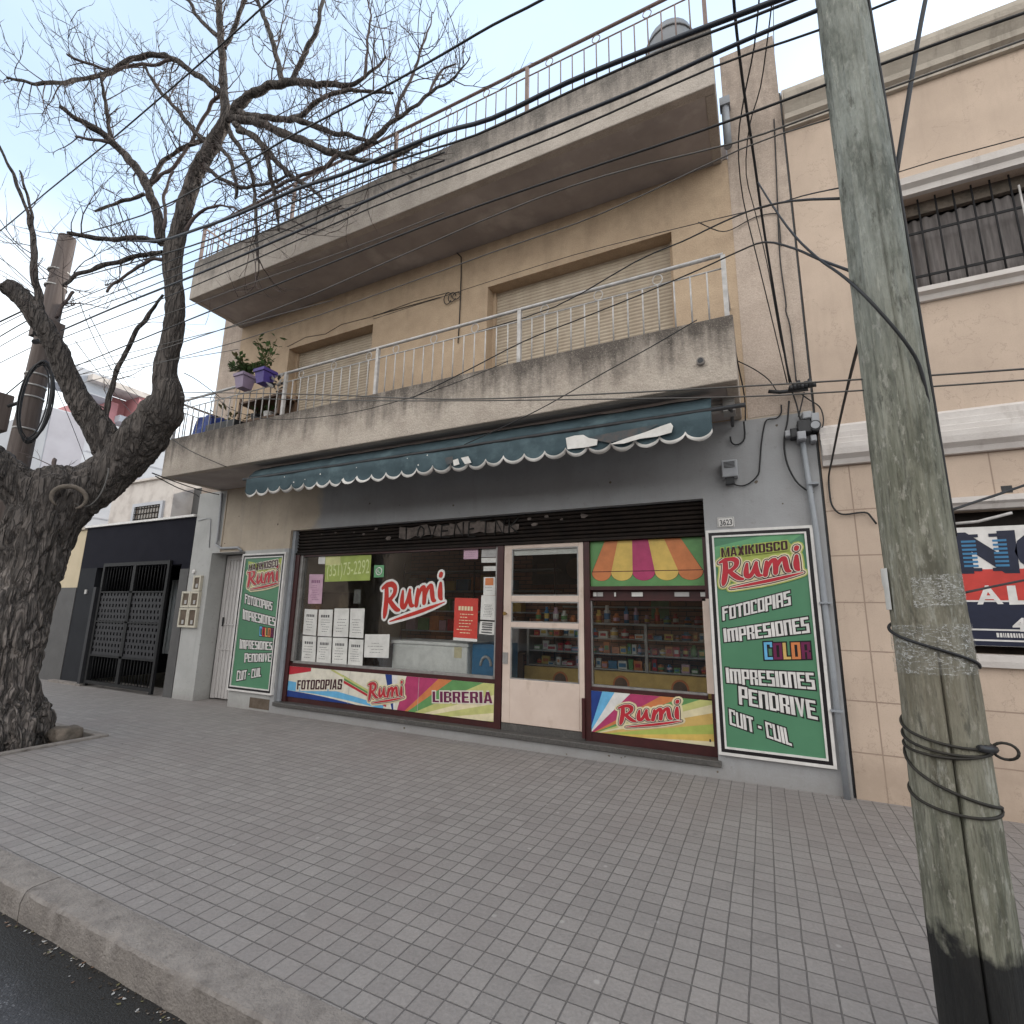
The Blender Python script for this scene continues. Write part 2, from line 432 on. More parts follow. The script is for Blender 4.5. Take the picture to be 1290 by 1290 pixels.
M['shutter'] = mat('rusty_shutter', (0.011, 0.008, 0.007), (0.020, 0.014, 0.011), scale=6, rough=0.65, spec=0.2, bump=0.2, stain=(0.034, 0.022, 0.016), stain_scale=9, stain_lo=0.55, stain_hi=0.8)
M['graffiti'] = mat('faded_graffiti', (0.16, 0.13, 0.115), (0.07, 0.055, 0.048), scale=14, rough=0.7)
M['graffiti_dark'] = flat('graffiti_black', (0.012, 0.011, 0.01))
M['maroon'] = mat('maroon_paint', (0.055, 0.014, 0.014), (0.038, 0.011, 0.011), scale=8, rough=0.4)
M['door_cream'] = mat('cream_door_paint', (0.62, 0.51, 0.44), (0.56, 0.45, 0.385), scale=4, rough=0.45, stain=(0.4, 0.30, 0.23), stain_scale=6, stain_lo=0.6, stain_hi=0.85, stain_str=(1, 1, 0.6))
M['white_door'] = mat('white_slat_door', (0.56, 0.54, 0.53), (0.47, 0.45, 0.44), scale=5, rough=0.5, stretch=(3, 1, 0.4))
M['granite'] = mat('dark_granite', (0.055, 0.052, 0.05), (0.095, 0.09, 0.085), scale=50, rough=0.45, stain=(0.15, 0.14, 0.13), stain_scale=5, stain_lo=0.6, stain_hi=0.8)
M['alu'] = mat('old_aluminium', (0.33, 0.32, 0.31), (0.24, 0.23, 0.22), scale=9, rough=0.45, metal=0.4)
M['zinc'] = mat('zinc_pipe', (0.30, 0.32, 0.345), (0.24, 0.255, 0.28), scale=5, rough=0.55)
M['cable'] = mat('black_cable', (0.013, 0.013, 0.015), (0.02, 0.02, 0.022), scale=20, rough=0.6)
M['wire_brown'] = mat('old_brown_wire', (0.030, 0.026, 0.020), (0.02, 0.018, 0.015), scale=20, rough=0.7)
M['cable_blue'] = mat('blue_black_cable', (0.018, 0.023, 0.036), (0.013, 0.017, 0.026), scale=3, rough=0.55)
M['cable_grey'] = mat('grey_cable', (0.10, 0.095, 0.09), (0.07, 0.065, 0.06), scale=3, rough=0.6)
M['plastic_grey'] = mat('grey_plastic', (0.36, 0.37, 0.39), (0.30, 0.31, 0.33), scale=8, rough=0.5)
M['plastic_black'] = mat('black_plastic', (0.016, 0.017, 0.019), (0.03, 0.03, 0.033), scale=12, rough=0.45)
M['cloth_teal'] = mat('teal_awning_cloth', (0.054, 0.086, 0.100), (0.032, 0.054, 0.065), scale=2.2, rough=0.85, bump=0.3, bscale=25, stain=(0.10, 0.15, 0.165), stain_scale=3.5, stain_lo=0.52, stain_hi=0.80, detail=9)
M['cloth_white'] = mat('white_awning_trim', (0.68, 0.66, 0.63), (0.58, 0.56, 0.53), scale=10, rough=0.85)
M['cloth_faded'] = mat('worn_awning_print', (0.10, 0.085, 0.08), (0.05, 0.07, 0.08), scale=12, rough=0.85)
M['green_sign'] = mat('green_sign_vinyl', (0.072, 0.195, 0.112), (0.09, 0.235, 0.135), scale=1.2, rough=0.35, spec=0.3)
for nm, c in dict(sign_white=(0.70, 0.68, 0.66), sign_black=(0.014, 0.012, 0.014), sign_red=(0.47, 0.030, 0.045), sign_dark=(0.05, 0.010, 0.018),
                  sign_cream=(0.72, 0.64, 0.42), sign_lime=(0.40, 0.47, 0.11), sign_yellow=(0.66, 0.46, 0.12), sign_orange=(0.58, 0.20, 0.075),
                  sign_magenta=(0.42, 0.05, 0.14), sign_blue=(0.02, 0.05, 0.22), sign_cyan=(0.14, 0.42, 0.68), sign_green=(0.125, 0.29, 0.105),
                  sign_pale=(0.70, 0.66, 0.56), sign_olive=(0.52, 0.52, 0.20), sign_navy=(0.018, 0.022, 0.045), sign_band=(0.52, 0.055, 0.045),
                  sign_stripe=(0.05, 0.19, 0.36), sign_purple=(0.14, 0.02, 0.07), sign_gold=(0.62, 0.42, 0.14), paper=(0.68, 0.67, 0.64), paper_ink=(0.10, 0.10, 0.10), paper_grey=(0.42, 0.41, 0.40),
                  paper_pink=(0.56, 0.36, 0.46), paper_pink_ink=(0.25, 0.10, 0.2), poster_red=(0.55, 0.06, 0.045), phone_green=(0.34, 0.42, 0.10), phone_pale=(0.60, 0.60, 0.27), phone_ink=(0.64, 0.70, 0.34),
                  app_green=(0.14, 0.36, 0.18), decal_red=(0.50, 0.035, 0.025), decal_white=(0.74, 0.73, 0.70)).items():
    flat(nm, c, rough=0.4, spec=0.3)
M['pot_lilac'] = flat('lilac_plastic', (0.30, 0.235, 0.34), 0.5)
M['pot_violet'] = flat('violet_plastic', (0.075, 0.05, 0.24), 0.45)
M['tarp_blue'] = mat('blue_tarpaulin', (0.018, 0.05, 0.25), (0.012, 0.036, 0.19), scale=6, rough=0.5, bump=0.4, bscale=8, bdist=0.03)
M['soil'] = flat('potting_soil', (0.04, 0.03, 0.02), 0.9)
M['leaf'] = mat('leaf_green', (0.05, 0.10, 0.03), (0.09, 0.15, 0.05), scale=20, rough=0.55)
M['leaf_dry'] = mat('leaf_dry', (0.14, 0.11, 0.05), (0.09, 0.10, 0.04), scale=20, rough=0.7)
M['wood_brown'] = mat('brown_wood', (0.16, 0.095, 0.06), (0.11, 0.065, 0.04), scale=6, rough=0.6, stretch=(1, 1, 0.2))
M['stone'] = mat('rough_stone', (0.17, 0.14, 0.115), (0.10, 0.085, 0.07), scale=9, rough=0.95, bump=1.0, bscale=25, bdist=0.02)
M['glass_dark'] = mat('meter_glass', (0.10, 0.075, 0.055), (0.14, 0.11, 0.085), scale=9, rough=0.15)
M['meter_cream'] = flat('meter_frame', (0.55, 0.51, 0.42), 0.5)
M['curtain'] = mat('dusty_curtain', (0.11, 0.10, 0.098), (0.19, 0.172, 0.168), scale=5, rough=0.9, stretch=(5, 1, 0.4))
M['freezer_white'] = flat('freezer_white', (0.86, 0.85, 0.82), 0.4)
M['brass'] = flat('worn_brass', (0.30, 0.19, 0.07), 0.35, 0.8)
M['dome'] = mat('tank_plastic', (0.19, 0.20, 0.215), (0.15, 0.155, 0.165), scale=3, rough=0.5)

def make_glass(name, tint, gloss=1.0):
    m = bpy.data.materials.new(name); m.use_nodes = True
    n, l = m.node_tree.nodes, m.node_tree.links
    n.clear()
    o = n.new('ShaderNodeOutputMaterial')
    t = n.new('ShaderNodeBsdfTransparent'); t.inputs['Color'].default_value = (*tint, 1)
    g = n.new('ShaderNodeBsdfGlossy'); g.inputs['Roughness'].default_value = 0.015
    f = n.new('ShaderNodeFresnel'); f.inputs['IOR'].default_value = 1.55
    mu = n.new('ShaderNodeMath'); mu.operation = 'MULTIPLY'; mu.inputs[1].default_value = gloss
    l.new(f.outputs[0], mu.inputs[0])
    k = n.new('ShaderNodeMixShader')
    l.new(mu.outputs[0], k.inputs['Fac']); l.new(t.outputs[0], k.inputs[1]); l.new(g.outputs[0], k.inputs[2])
    l.new(k.outputs[0], o.inputs['Surface'])
    return m
M['glass'] = make_glass('shop_glass', (0.965, 0.975, 0.97), 0.75)
def make_film():
    m = bpy.data.materials.new('cling_film'); m.use_nodes = True
    n, l = m.node_tree.nodes, m.node_tree.links
    n.clear()
    o = n.new('ShaderNodeOutputMaterial')
    t = n.new('ShaderNodeBsdfTransparent'); t.inputs['Color'].default_value = (0.96, 0.96, 0.95, 1)
    d = n.new('ShaderNodeBsdfPrincipled'); d.inputs['Base Color'].default_value = (0.62, 0.62, 0.60, 1); d.inputs['Roughness'].default_value = 0.18
    f = posnoise(n, l, 26, (1, 1, 2.6), det=5, ro=0.6)
    k = n.new('ShaderNodeMixShader')
    l.new(maprange(n, l, mathn(n, l, 'ABSOLUTE', mathn(n, l, 'SUBTRACT', f, 0.5), 0.0), 0.022, 0.0, 0.07, 0.85), k.inputs['Fac'])
    l.new(t.outputs[0], k.inputs[1]); l.new(d.outputs[0], k.inputs[2]); l.new(k.outputs[0], o.inputs['Surface'])
    return m
M['cling'] = make_film()

def make_brick_wall():
    m = bpy.data.materials.new('indoor_brick'); m.use_nodes = True
    n, l, b = nodes_of(m)
    p = posxyz(n, l)
    cb = n.new('ShaderNodeCombineXYZ'); l.new(p[0], cb.inputs[0]); l.new(p[2], cb.inputs[1])
    bk = n.new('ShaderNodeTexBrick')
    for k, v in (('Scale', 1.0), ('Mortar Size', 0.008), ('Brick Width', 0.26), ('Row Height', 0.08)): bk.inputs[k].default_value = v
    bk.inputs['Color1'].default_value = (0.42, 0.19, 0.13, 1); bk.inputs['Color2'].default_value = (0.32, 0.14, 0.10, 1); bk.inputs['Mortar'].default_value = (0.12, 0.08, 0.07, 1)
    l.new(cb.outputs[0], bk.inputs['Vector']); l.new(bk.outputs['Color'], b.inputs['Base Color'])
    b.inputs['Roughness'].default_value = 0.85
    return m
M['brick_in'] = make_brick_wall()

def make_bark():
    m = bpy.data.materials.new('furrowed_bark'); m.use_nodes = True
    n, l, b = nodes_of(m)
    g = n.new('ShaderNodeNewGeometry')
    mpn = n.new('ShaderNodeMapping'); mpn.inputs['Scale'].default_value = (1, 1, 0.30)
    l.new(g.outputs['Position'], mpn.inputs['Vector'])
    def rdg(scale, det, dist):
        a_ = n.new('ShaderNodeTexNoise'); a_.inputs['Scale'].default_value = scale; a_.inputs['Detail'].default_value = det
        a_.inputs['Roughness'].default_value = 0.45; a_.inputs['Distortion'].default_value = dist
        l.new(mpn.outputs[0], a_.inputs['Vector'])
        return mathn(n, l, 'ABSOLUTE', mathn(n, l, 'SUBTRACT', a_.outputs['Fac'], 0.5), 0.0)
    mpn.inputs['Scale'].default_value = (1, 1, 0.17)
    r1 = maprange(n, l, rdg(10, 2, 0.5), 0.0, 0.085); r2 = maprange(n, l, rdg(21, 2, 0.4), 0.0, 0.07)
    ridge = mathn(n, l, 'MULTIPLY', r1, mathn(n, l, 'ADD', mathn(n, l, 'MULTIPLY', r2, 0.6), 0.4))
    fine = posnoise(n, l, 40, (1, 1, 0.4), det=6, ro=0.7)
    big = posnoise(n, l, 2.2)
    c = mixnode(n, l, ridge, (0.018, 0.0145, 0.0125), (0.225, 0.192, 0.172))
    c = mixnode(n, l, mathn(n, l, 'MULTIPLY', maprange(n, l, fine, 0.45, 0.75), 0.55), c, (0.19, 0.17, 0.16))
    c = mixnode(n, l, mathn(n, l, 'MULTIPLY', maprange(n, l, big, 0.42, 0.62), 0.45), c, (0.075, 0.064, 0.057))
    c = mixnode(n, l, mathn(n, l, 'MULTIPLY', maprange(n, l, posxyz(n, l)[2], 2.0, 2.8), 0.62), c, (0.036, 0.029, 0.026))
    l.new(c, b.inputs['Base Color'])
    b.inputs['Roughness'].default_value = 0.9
    bp = n.new('ShaderNodeBump'); bp.inputs['Strength'].default_value = 1.0; bp.inputs['Distance'].default_value = 0.035
    l.new(mathn(n, l, 'ADD', ridge, mathn(n, l, 'MULTIPLY', fine, 0.4)), bp.inputs['Height']); l.new(bp.outputs[0], b.inputs['Normal'])
    return m
M['bark'] = make_bark()
M['twig'] = mat('twig_bark', (0.06, 0.045, 0.042), (0.11, 0.085, 0.08), scale=4, rough=0.85)

def make_polewood():
    m = bpy.data.materials.new('weathered_pole'); m.use_nodes = True
    n, l, b = nodes_of(m)
    p = posxyz(n, l)
    st = (1, 1, 0.09)
    g1 = posnoise(n, l, 26, st, det=8, ro=0.7); g2 = posnoise(n, l, 3.2, (1, 1, 0.5)); g3 = posnoise(n, l, 90, st, det=4, ro=0.7)
    kn = posnoise(n, l, 9, (1, 1, 0.30), det=7, ro=0.72)
    c = mixnode(n, l, maprange(n, l, g1, 0.40, 0.60), (0.115, 0.118, 0.085), (0.31, 0.305, 0.245))
    c = mixnode(n, l, mathn(n, l, 'MULTIPLY', maprange(n, l, g2, 0.40, 0.62), 0.6), c, (0.19, 0.188, 0.142))
    c = mixnode(n, l, mathn(n, l, 'MULTIPLY', maprange(n, l, kn, 0.52, 0.66), 0.85), c, (0.07, 0.072, 0.052))
    c = mixnode(n, l, mathn(n, l, 'MULTIPLY', maprange(n, l, g3, 0.54, 0.70), 0.75), c, (0.07, 0.064, 0.05))
    fk = posnoise(n, l, 34, (1, 1, 0.35), det=5, ro=0.7)
    c = mixnode(n, l, mathn(n, l, 'MULTIPLY', maprange(n, l, fk, 0.56, 0.64), 0.7), c, (0.40, 0.385, 0.33))
    # browner mid band, greyer higher
    mid = mathn(n, l, 'MULTIPLY', maprange(n, l, p[2], 2.0, 1.5), maprange(n, l, p[2], 0.9, 1.3))
    c = mixnode(n, l, mathn(n, l, 'MULTIPLY', mid, 0.45), c, (0.24, 0.20, 0.145))
    hi = maprange(n, l, p[2], 2.2, 3.4)
    c = mixnode(n, l, mathn(n, l, 'MULTIPLY', hi, 0.62), c, mixnode(n, l, maprange(n, l, kn, 0.4, 0.6), (0.34, 0.365, 0.345), (0.13, 0.145, 0.132)))
    sc2 = posnoise(n, l, 15, (1, 1, 0.22), det=9, ro=0.75)
    c = mixnode(n, l, mathn(n, l, 'MULTIPLY', maprange(n, l, sc2, 0.56, 0.62), 0.65), c, (0.055, 0.054, 0.042))
    c = mixnode(n, l, mathn(n, l, 'MULTIPLY', maprange(n, l, sc2, 0.42, 0.36), 0.55), c, (0.42, 0.42, 0.37))
    # charred tar foot
    foot = maprange(n, l, mathn(n, l, 'ADD', p[2], mathn(n, l, 'MULTIPLY', posnoise(n, l, 9, det=6), 0.30)), 0.70, 0.64)
    c = mixnode(n, l, foot, c, mixnode(n, l, maprange(n, l, kn, 0.45, 0.7), (0.008, 0.008, 0.008), (0.022, 0.021, 0.019)))
    l.new(c, b.inputs['Base Color'])
    b.inputs['Roughness'].default_value = 0.85
    bp = n.new('ShaderNodeBump'); bp.inputs['Strength'].default_value = 1.0; bp.inputs['Distance'].default_value = 0.016
    l.new(mathn(n, l, 'ADD', mathn(n, l, 'ADD', g1, kn), mathn(n, l, 'MULTIPLY', g3, 0.7)), bp.inputs['Height']); l.new(bp.outputs[0], b.inputs['Normal'])
    return m
M['pole_wood'] = make_polewood()
M['pole_far'] = mat('far_pole_wood', (0.075, 0.058, 0.052), (0.12, 0.098, 0.09), scale=8, rough=0.9, stretch=(2, 2, 0.1), bump=0.5, bscale=20)

# ---------------------------------------------------------------- mesh builder
class MB:
    def __init__(s): s.v, s.f, s.m, s.sm, s.mats = [], [], [], [], []
    def mi(s, m):
        m = M[m] if isinstance(m, str) else m
        if m not in s.mats: s.mats.append(m)
        return s.mats.index(m)
    def face(s, pts, m, sm=False):
        i = len(s.v); s.v += [tuple(p) for p in pts]; s.f.append(tuple(range(i, i + len(pts)))); s.m.append(s.mi(m)); s.sm.append(sm); return s
    def box(s, x0, x1, y0, y1, z0, z1, m):
        i = len(s.v)
        s.v += [(x0, y0, z0), (x1, y0, z0), (x1, y1, z0), (x0, y1, z0), (x0, y0, z1), (x1, y0, z1), (x1, y1, z1), (x0, y1, z1)]
        k = s.mi(m)
        for q in ((0, 3, 2, 1), (4, 5, 6, 7), (0, 1, 5, 4), (1, 2, 6, 5), (2, 3, 7, 6), (3, 0, 4, 7)):
            s.f.append(tuple(i + a for a in q)); s.m.append(k); s.sm.append(False)
        return s
    def prism(s, poly, y0, y1, m):          # polygon in x,z given thickness along y
        a = sum(poly[i][0] * poly[(i + 1) % len(poly)][1] - poly[(i + 1) % len(poly)][0] * poly[i][1] for i in range(len(poly)))
        if a < 0: poly = poly[::-1]
        n = len(poly); i = len(s.v); k = s.mi(m)
        s.v += [(x, y0, z) for x, z in poly] + [(x, y1, z) for x, z in poly]
        s.f.append(tuple(range(i, i + n))); s.m.append(k); s.sm.append(False)
        s.f.append(tuple(range(i + 2 * n - 1, i + n - 1, -1))); s.m.append(k); s.sm.append(False)
        for j in range(n):
            q = (j + 1) % n
            s.f.append((i + j, i + n + j, i + n + q, i + q)); s.m.append(k); s.sm.append(False)
        return s
    def profile(s, prof, x0, x1, m):        # y,z profile run along x, closed
        n = len(prof); i = len(s.v); k = s.mi(m)
        s.v += [(x0, y, z) for y, z in prof] + [(x1, y, z) for y, z in prof]
        s.f.append(tuple(range(i, i + n))); s.f.append(tuple(range(i + 2 * n - 1, i + n - 1, -1))); s.m += [k, k]; s.sm += [False, False]
        for j in range(n):
            q = (j + 1) % n
            s.f.append((i + j, i + n + j, i + n + q, i + q)); s.m.append(k); s.sm.append(False)
        return s
    def tube(s, pts, r, m, seg=8, cap=True, sm=True):
        pts = [Vector(p) for p in pts]; n = len(pts); k = s.mi(m)
        rs = [r] * n if isinstance(r, (int, float)) else r
        base = len(s.v); ref = None
        for j, p in enumerate(pts):
            d = (pts[min(j + 1, n - 1)] - pts[max(j - 1, 0)])
            if d.length < 1e-9: d = Vector((0, 0, 1))
            d.normalize()
            if ref is None: ref = Vector((0, 0, 1)) if abs(d.z) < 0.9 else Vector((1, 0, 0))
            u = (ref - d * ref.dot(d))
            if u.length < 1e-6: u = d.orthogonal()
            u.normalize(); ref = u; w = d.cross(u)
            for a in range(seg):
                t = 2 * math.pi * a / seg
                s.v.append(tuple(p + (u * math.cos(t) + w * math.sin(t)) * rs[j]))
        for j in range(n - 1):
            for a in range(seg):
                b = (a + 1) % seg
                s.f.append((base + j * seg + a, base + j * seg + b, base + (j + 1) * seg + b, base + (j + 1) * seg + a)); s.m.append(k); s.sm.append(sm)
        if cap:
            s.f.append(tuple(base + a for a in range(seg - 1, -1, -1))); s.m.append(k); s.sm.append(False)
            s.f.append(tuple(base + (n - 1) * seg + a for a in range(seg))); s.m.append(k); s.sm.append(False)
        return s
    def build(s, name, parent=None, base=None, label=None):
        me = bpy.data.meshes.new(name)
        o = bpy.data.objects.new(name, me)
        b = Vector(base if base is not None else (parent['_b'] if parent is not None else (0, 0, 0)))
        me.from_pydata([tuple(Vector(v) - b) for v in s.v], [], s.f)
        for mm in s.mats: me.materials.append(mm)
        me.polygons.foreach_set('material_index', s.m)
        me.polygons.foreach_set('use_smooth', s.sm)
        me.update()
        COL.objects.link(o)
        if parent is not None: o.parent = parent
        else: o.location = b
        o['_b'] = tuple(b)
        if label: o['label'] = label
        return o

def tag(o, label, cat, group=None, kind=None):
    if label: o['label'] = label
    if cat: o['category'] = cat
    if group: o['group'] = group
    if kind: o['kind'] = kind
    return o
def thing(name, label, cat, loc, group=None):
    o = bpy.data.objects.new(name, None); COL.objects.link(o)
    o.location = loc; o.empty_display_size = 0.2; o['_b'] = tuple(loc)
    return tag(o, label, cat, group)
def struct(mb, name):
    o = mb.build(name); o['kind'] = 'structure'; return o
def box(name, parent, x0, x1, y0, y1, z0, z1, m, label=None):
    return MB().box(x0, x1, y0, y1, z0, z1, m).build(name, parent, label=label)
def bevel(o, w=0.006, seg=2):
    b = o.modifiers.new('bevel', 'BEVEL'); b.width = w; b.segments = seg; b.limit_method = 'ANGLE'; return o

# ---- lettering helpers
def bil(q, u, v):
    (ax, az), (bx, bz), (cx, cz), (dx, dz) = q      # BL BR TR TL
    x = (1 - u) * (1 - v) * ax + u * (1 - v) * bx + u * v * cx + (1 - u) * v * dx
    z = (1 - u) * (1 - v) * az + u * (1 - v) * bz + u * v * cz + (1 - u) * v * dz
    return x, z
_fc = {}
def text_geo(body, off):
    key = (body, off)
    if key in _fc: return _fc[key]
    c = bpy.data.curves.new('lettering_curve', 'FONT')
    c.body = body; c.offset = off; c.resolution_u = 3; c.fill_mode = 'FRONT'
    o = bpy.data.objects.new('lettering_tmp', c); COL.objects.link(o)
    dg = bpy.context.evaluated_depsgraph_get(); dg.update()
    me = o.evaluated_get(dg).to_mesh()
    vs = [(v.co.x, v.co.y) for v in me.vertices]; fs = [tuple(p.vertices) for p in me.polygons]
    o.evaluated_get(dg).to_mesh_clear()
    bpy.data.objects.remove(o); bpy.data.curves.remove(c)
    _fc[key] = (vs, fs)
    return _fc[key]
def text(mb, body, quad, y, m, off=0.0):
    ref, _ = text_geo(body, 0.0)
    x0 = min(v[0] for v in ref); x1 = max(v[0] for v in ref); z0 = min(v[1] for v in ref); z1 = max(v[1] for v in ref)
    vs, fs = text_geo(body, off)
    i = len(mb.v); k = mb.mi(m)
    for a, b in vs:
        x, z = bil(quad, (a - x0) / (x1 - x0), (b - z0) / (z1 - z0)); mb.v.append((x, y, z))
    for f in fs:
        p = [mb.v[i + t] for t in f]
        a = sum(p[j][0] * p[(j + 1) % len(p)][2] - p[(j + 1) % len(p)][0] * p[j][2] for j in range(len(p)))
        f = tuple(i + t for t in (f if a > 0 else f[::-1]))
        mb.f.append(f); mb.m.append(k); mb.sm.append(False)
T = 0.36
GL = {
 'F': (1, [(0, T, 0, 1), (T, 1, .84, 1), (T, .8, .5, .66)]), 'O': (1, [(0, T, 0, 1), (.68, 1, 0, 1), (T, .68, .86, 1), (T, .68, 0, .14)]),
 'T': (1, [(0, 1, .84, 1), (.32, .7, 0, .84)]), 'C': (.95, [(0, T, 0, 1), (T, 1, .86, 1), (T, 1, 0, .14), (.72, 1, .7, .86)]),
 'P': (1, [(0, T, -.05, 1), (.68, 1, .36, 1), (T, .68, .86, 1), (T, .68, .36, .5)]), 'I': (.42, [(0, 1, 0, 1)]),
 'A': (1, [(0, T, 0, 1), (.68, 1, 0, 1), (T, .68, .86, 1), (T, .68, .36, .5)]),
 'S': (1, [(0, 1, .85, 1), (0, .4, .58, .85), (0, 1, .44, .58), (.62, 1, .15, .44), (0, 1, 0, .15)]),
 'M': (1.5, [(0, .25, 0, 1), (.38, .62, 0, .84), (.75, 1, 0, 1), (.25, .75, .84, 1)]), 'N': (1, [(0, T, 0, 1), (.68, 1, 0, 1), (T, .68, .84, 1)]),
 'R': (1, [(0, T, 0, 1), (.66, 1, .5, 1), (T, .66, .86, 1), (T, .8, .4, .5), (.58, 1, 0, .4)]),
 'E': (1, [(0, T, 0, 1), (T, 1, .85, 1), (T, .85, .46, .6), (T, 1, 0, .15)]), 'D': (1, [(0, T, 0, 1), (.68, 1, .06, .94), (T, .68, .86, 1), (T, .68, 0, .14)]),
 'L': (.85, [(0, .42, 0, 1), (.42, 1, 0, .15)]), 'U': (1, [(0, T, 0, 1), (.68, 1, 0, 1), (T, .68, 0, .14)]), '-': (.5, [(0, 1, .42, .58)]), ' ': (.45, []),
 'V': (1, [[(0, 1), (.36, 1), (.60, 0), (.40, 0)], [(.66, 1), (1, 1), (.60, 0), (.48, 0.1)]]),
}
K_ = .34
GI = dict(GL)
GI.update({
 'M': (1.35, [(0, .25, 0, 1), (.75, 1, 0, 1), [(.25, 1), (.25, .62), (.42, 0), (.52, 0)], [(.75, 1), (.48, 0), (.58, 0), (.75, .62)]]),
 'A': (1.05, [[(0, 0), (.30, 0), (.56, 1), (.32, 1)], [(1, 0), (.70, 0), (.44, 1), (.68, 1)], (.25, .75, .18, .34)]),
 'X': (1.05, [[(0, 0), (.34, 0), (1, 1), (.66, 1)], [(0, 1), (.34, 1), (1, 0), (.66, 0)]]),
 'K': (1.05, [(0, K_, 0, 1), [(K_, .38), (K_, .62), (.66, 1), (1, 1)], [(K_, .60), (.52, .66), (1, 0), (.64, 0)]]),
 'B': (1, [(0, K_, 0, 1), (.68, 1, .08, .44), (.66, .98, .56, .93), (K_, .68, .85, 1), (K_, .8, .43, .57), (K_, .68, 0, .15)]),
 'N': (1.05, [(0, .3, 0, 1), (.7, 1, 0, 1), [(.3, 1), (.3, .62), (.7, 0), (.7, .38)]]),
 'F': (.9, [(0, .40, 0, 1), (.40, 1, .83, 1), (.40, .9, .42, .58)]),
 'T': (.95, [(0, 1, .83, 1), (.31, .69, 0, .83)]),
 'O': (1, [(0, K_, .07, .93), (.66, 1, .07, .93), (.1, .9, .85, 1), (.1, .9, 0, .15)]),
 'C': (1, [(0, K_, .07, .93), (.66, 1, .66, .93), (.66, 1, .07, .34), (.1, .9, .85, 1), (.1, .9, 0, .15)]),
 'S': (1, [(.05, .95, .85, 1), (0, .36, .54, .92), (.66, 1, .66, .92), (.05, .95, .43, .57), (.64, 1, .08, .46), (0, .34, .08, .32), (.05, .95, 0, .15)]),
 'P': (1, [(0, K_, 0, 1), (.66, 1, .45, .93), (K_, .9, .85, 1), (K_, .9, .38, .52)]),
 'I': (.36, [(0, 1, 0, 1)]), 'E': (.9, [(0, .40, 0, 1), (.40, 1, .84, 1), (.40, .92, .43, .58), (.40, 1, 0, .16)]), 'L': (.85, [(0, .42, 0, 1), (.42, 1, 0, .16)]),
 'R': (1.02, [(0, K_, 0, 1), (.66, .98, .52, .93), (K_, .9, .85, 1), (K_, .85, .42, .56), [(.52, .44), (.84, .5), (1, 0), (.68, 0)]]),
})
def block_text(mb, body, quad, y, face, edge=None, e=0.05, first_big=True, cols=None, font=None, gap=0.10):
    G_ = font or GL
    ws = [G_[c][0] for c in body]
    tot = sum(ws) + gap * (len(ws) - 1); x = 0.0; lay = 0
    for ci, c in enumerate(body):
        w = ws[ci]
        top = 1.0 if (ci == 0 and first_big) else 0.93
        for r in G_[c][1]:
            if isinstance(r, tuple): poly = [(r[0], r[2]), (r[1], r[2]), (r[1], r[3]), (r[0], r[3])]
            else: poly = r
            cx = sum(p[0] for p in poly) / len(poly); cz = sum(p[1] for p in poly) / len(poly)
            lay += 1
            P2 = [bil(quad, (x + px * w) / tot, pz * top) for px, pz in poly]
            a = sum(P2[j][0] * P2[(j + 1) % len(P2)][1] - P2[(j + 1) % len(P2)][0] * P2[j][1] for j in range(len(P2)))
            if a < 0: P2 = P2[::-1]
            mb.face([(px, y - 0.00002 * lay, pz) for px, pz in P2], cols[ci] if cols else face)
            if edge:
                ex = e * tot / max(1e-6, abs(quad[1][0] - quad[0][0])) * abs(quad[3][1] - quad[0][1])
                P3 = []
                for px, pz in poly:
                    sx = ex * (1 if px > cx else -1); sz = e * (1 if pz > cz else -1)
                    P3.append(bil(quad, (x + px * w + sx) / tot, pz * top + sz))
                a = sum(P3[j][0] * P3[(j + 1) % len(P3)][1] - P3[(j + 1) % len(P3)][0] * P3[j][1] for j in range(len(P3)))
                if a < 0: P3 = P3[::-1]
                mb.face([(px, y + 0.0026 - 0.00002 * lay, pz) for px, pz in P3], edge)
        x += w + gap
# brush word of the shop
RUMI = [
 [(.02, .90, .05), (.20, .98, .08), (.20, .55, .10), (.13, .12, .10), (.10, .0, .06)],
 [(.20, .97, .08), (.42, .98, .09), (.58, .86, .09), (.56, .66, .08), (.40, .52, .07), (.26, .49, .06)],
 [(.30, .50, .07), (.46, .30, .09), (.62, .14, .08), (.74, .10, .05)],
 [(.90, .66, .05), (.86, .40, .09), (.86, .20, .09), (.96, .14, .08), (1.08, .30, .07), (1.20, .64, .06)],
 [(1.19, .66, .05), (1.18, .36, .09), (1.24, .15, .08), (1.33, .13, .05)],
 [(1.52, .62, .05), (1.50, .36, .09), (1.46, .12, .08)],
 [(1.50, .30, .06), (1.64, .60, .07), (1.78, .66, .08), (1.80, .40, .09), (1.78, .14, .08)],
 [(1.80, .32, .06), (1.94, .60, .07), (2.08, .66, .08), (2.10, .38, .09), (2.14, .15, .08), (2.22, .12, .05)],
 [(2.44, .64, .06), (2.42, .40, .10), (2.43, .18, .09), (2.48, .12, .05)],
 [(2.45, .90, .08), (2.46, .95, .08)],
 [(.34, -.18, .02), (.9, -.15, .05), (1.6, -.11, .065), (2.2, -.05, .05), (2.6, .0, .015)],
]
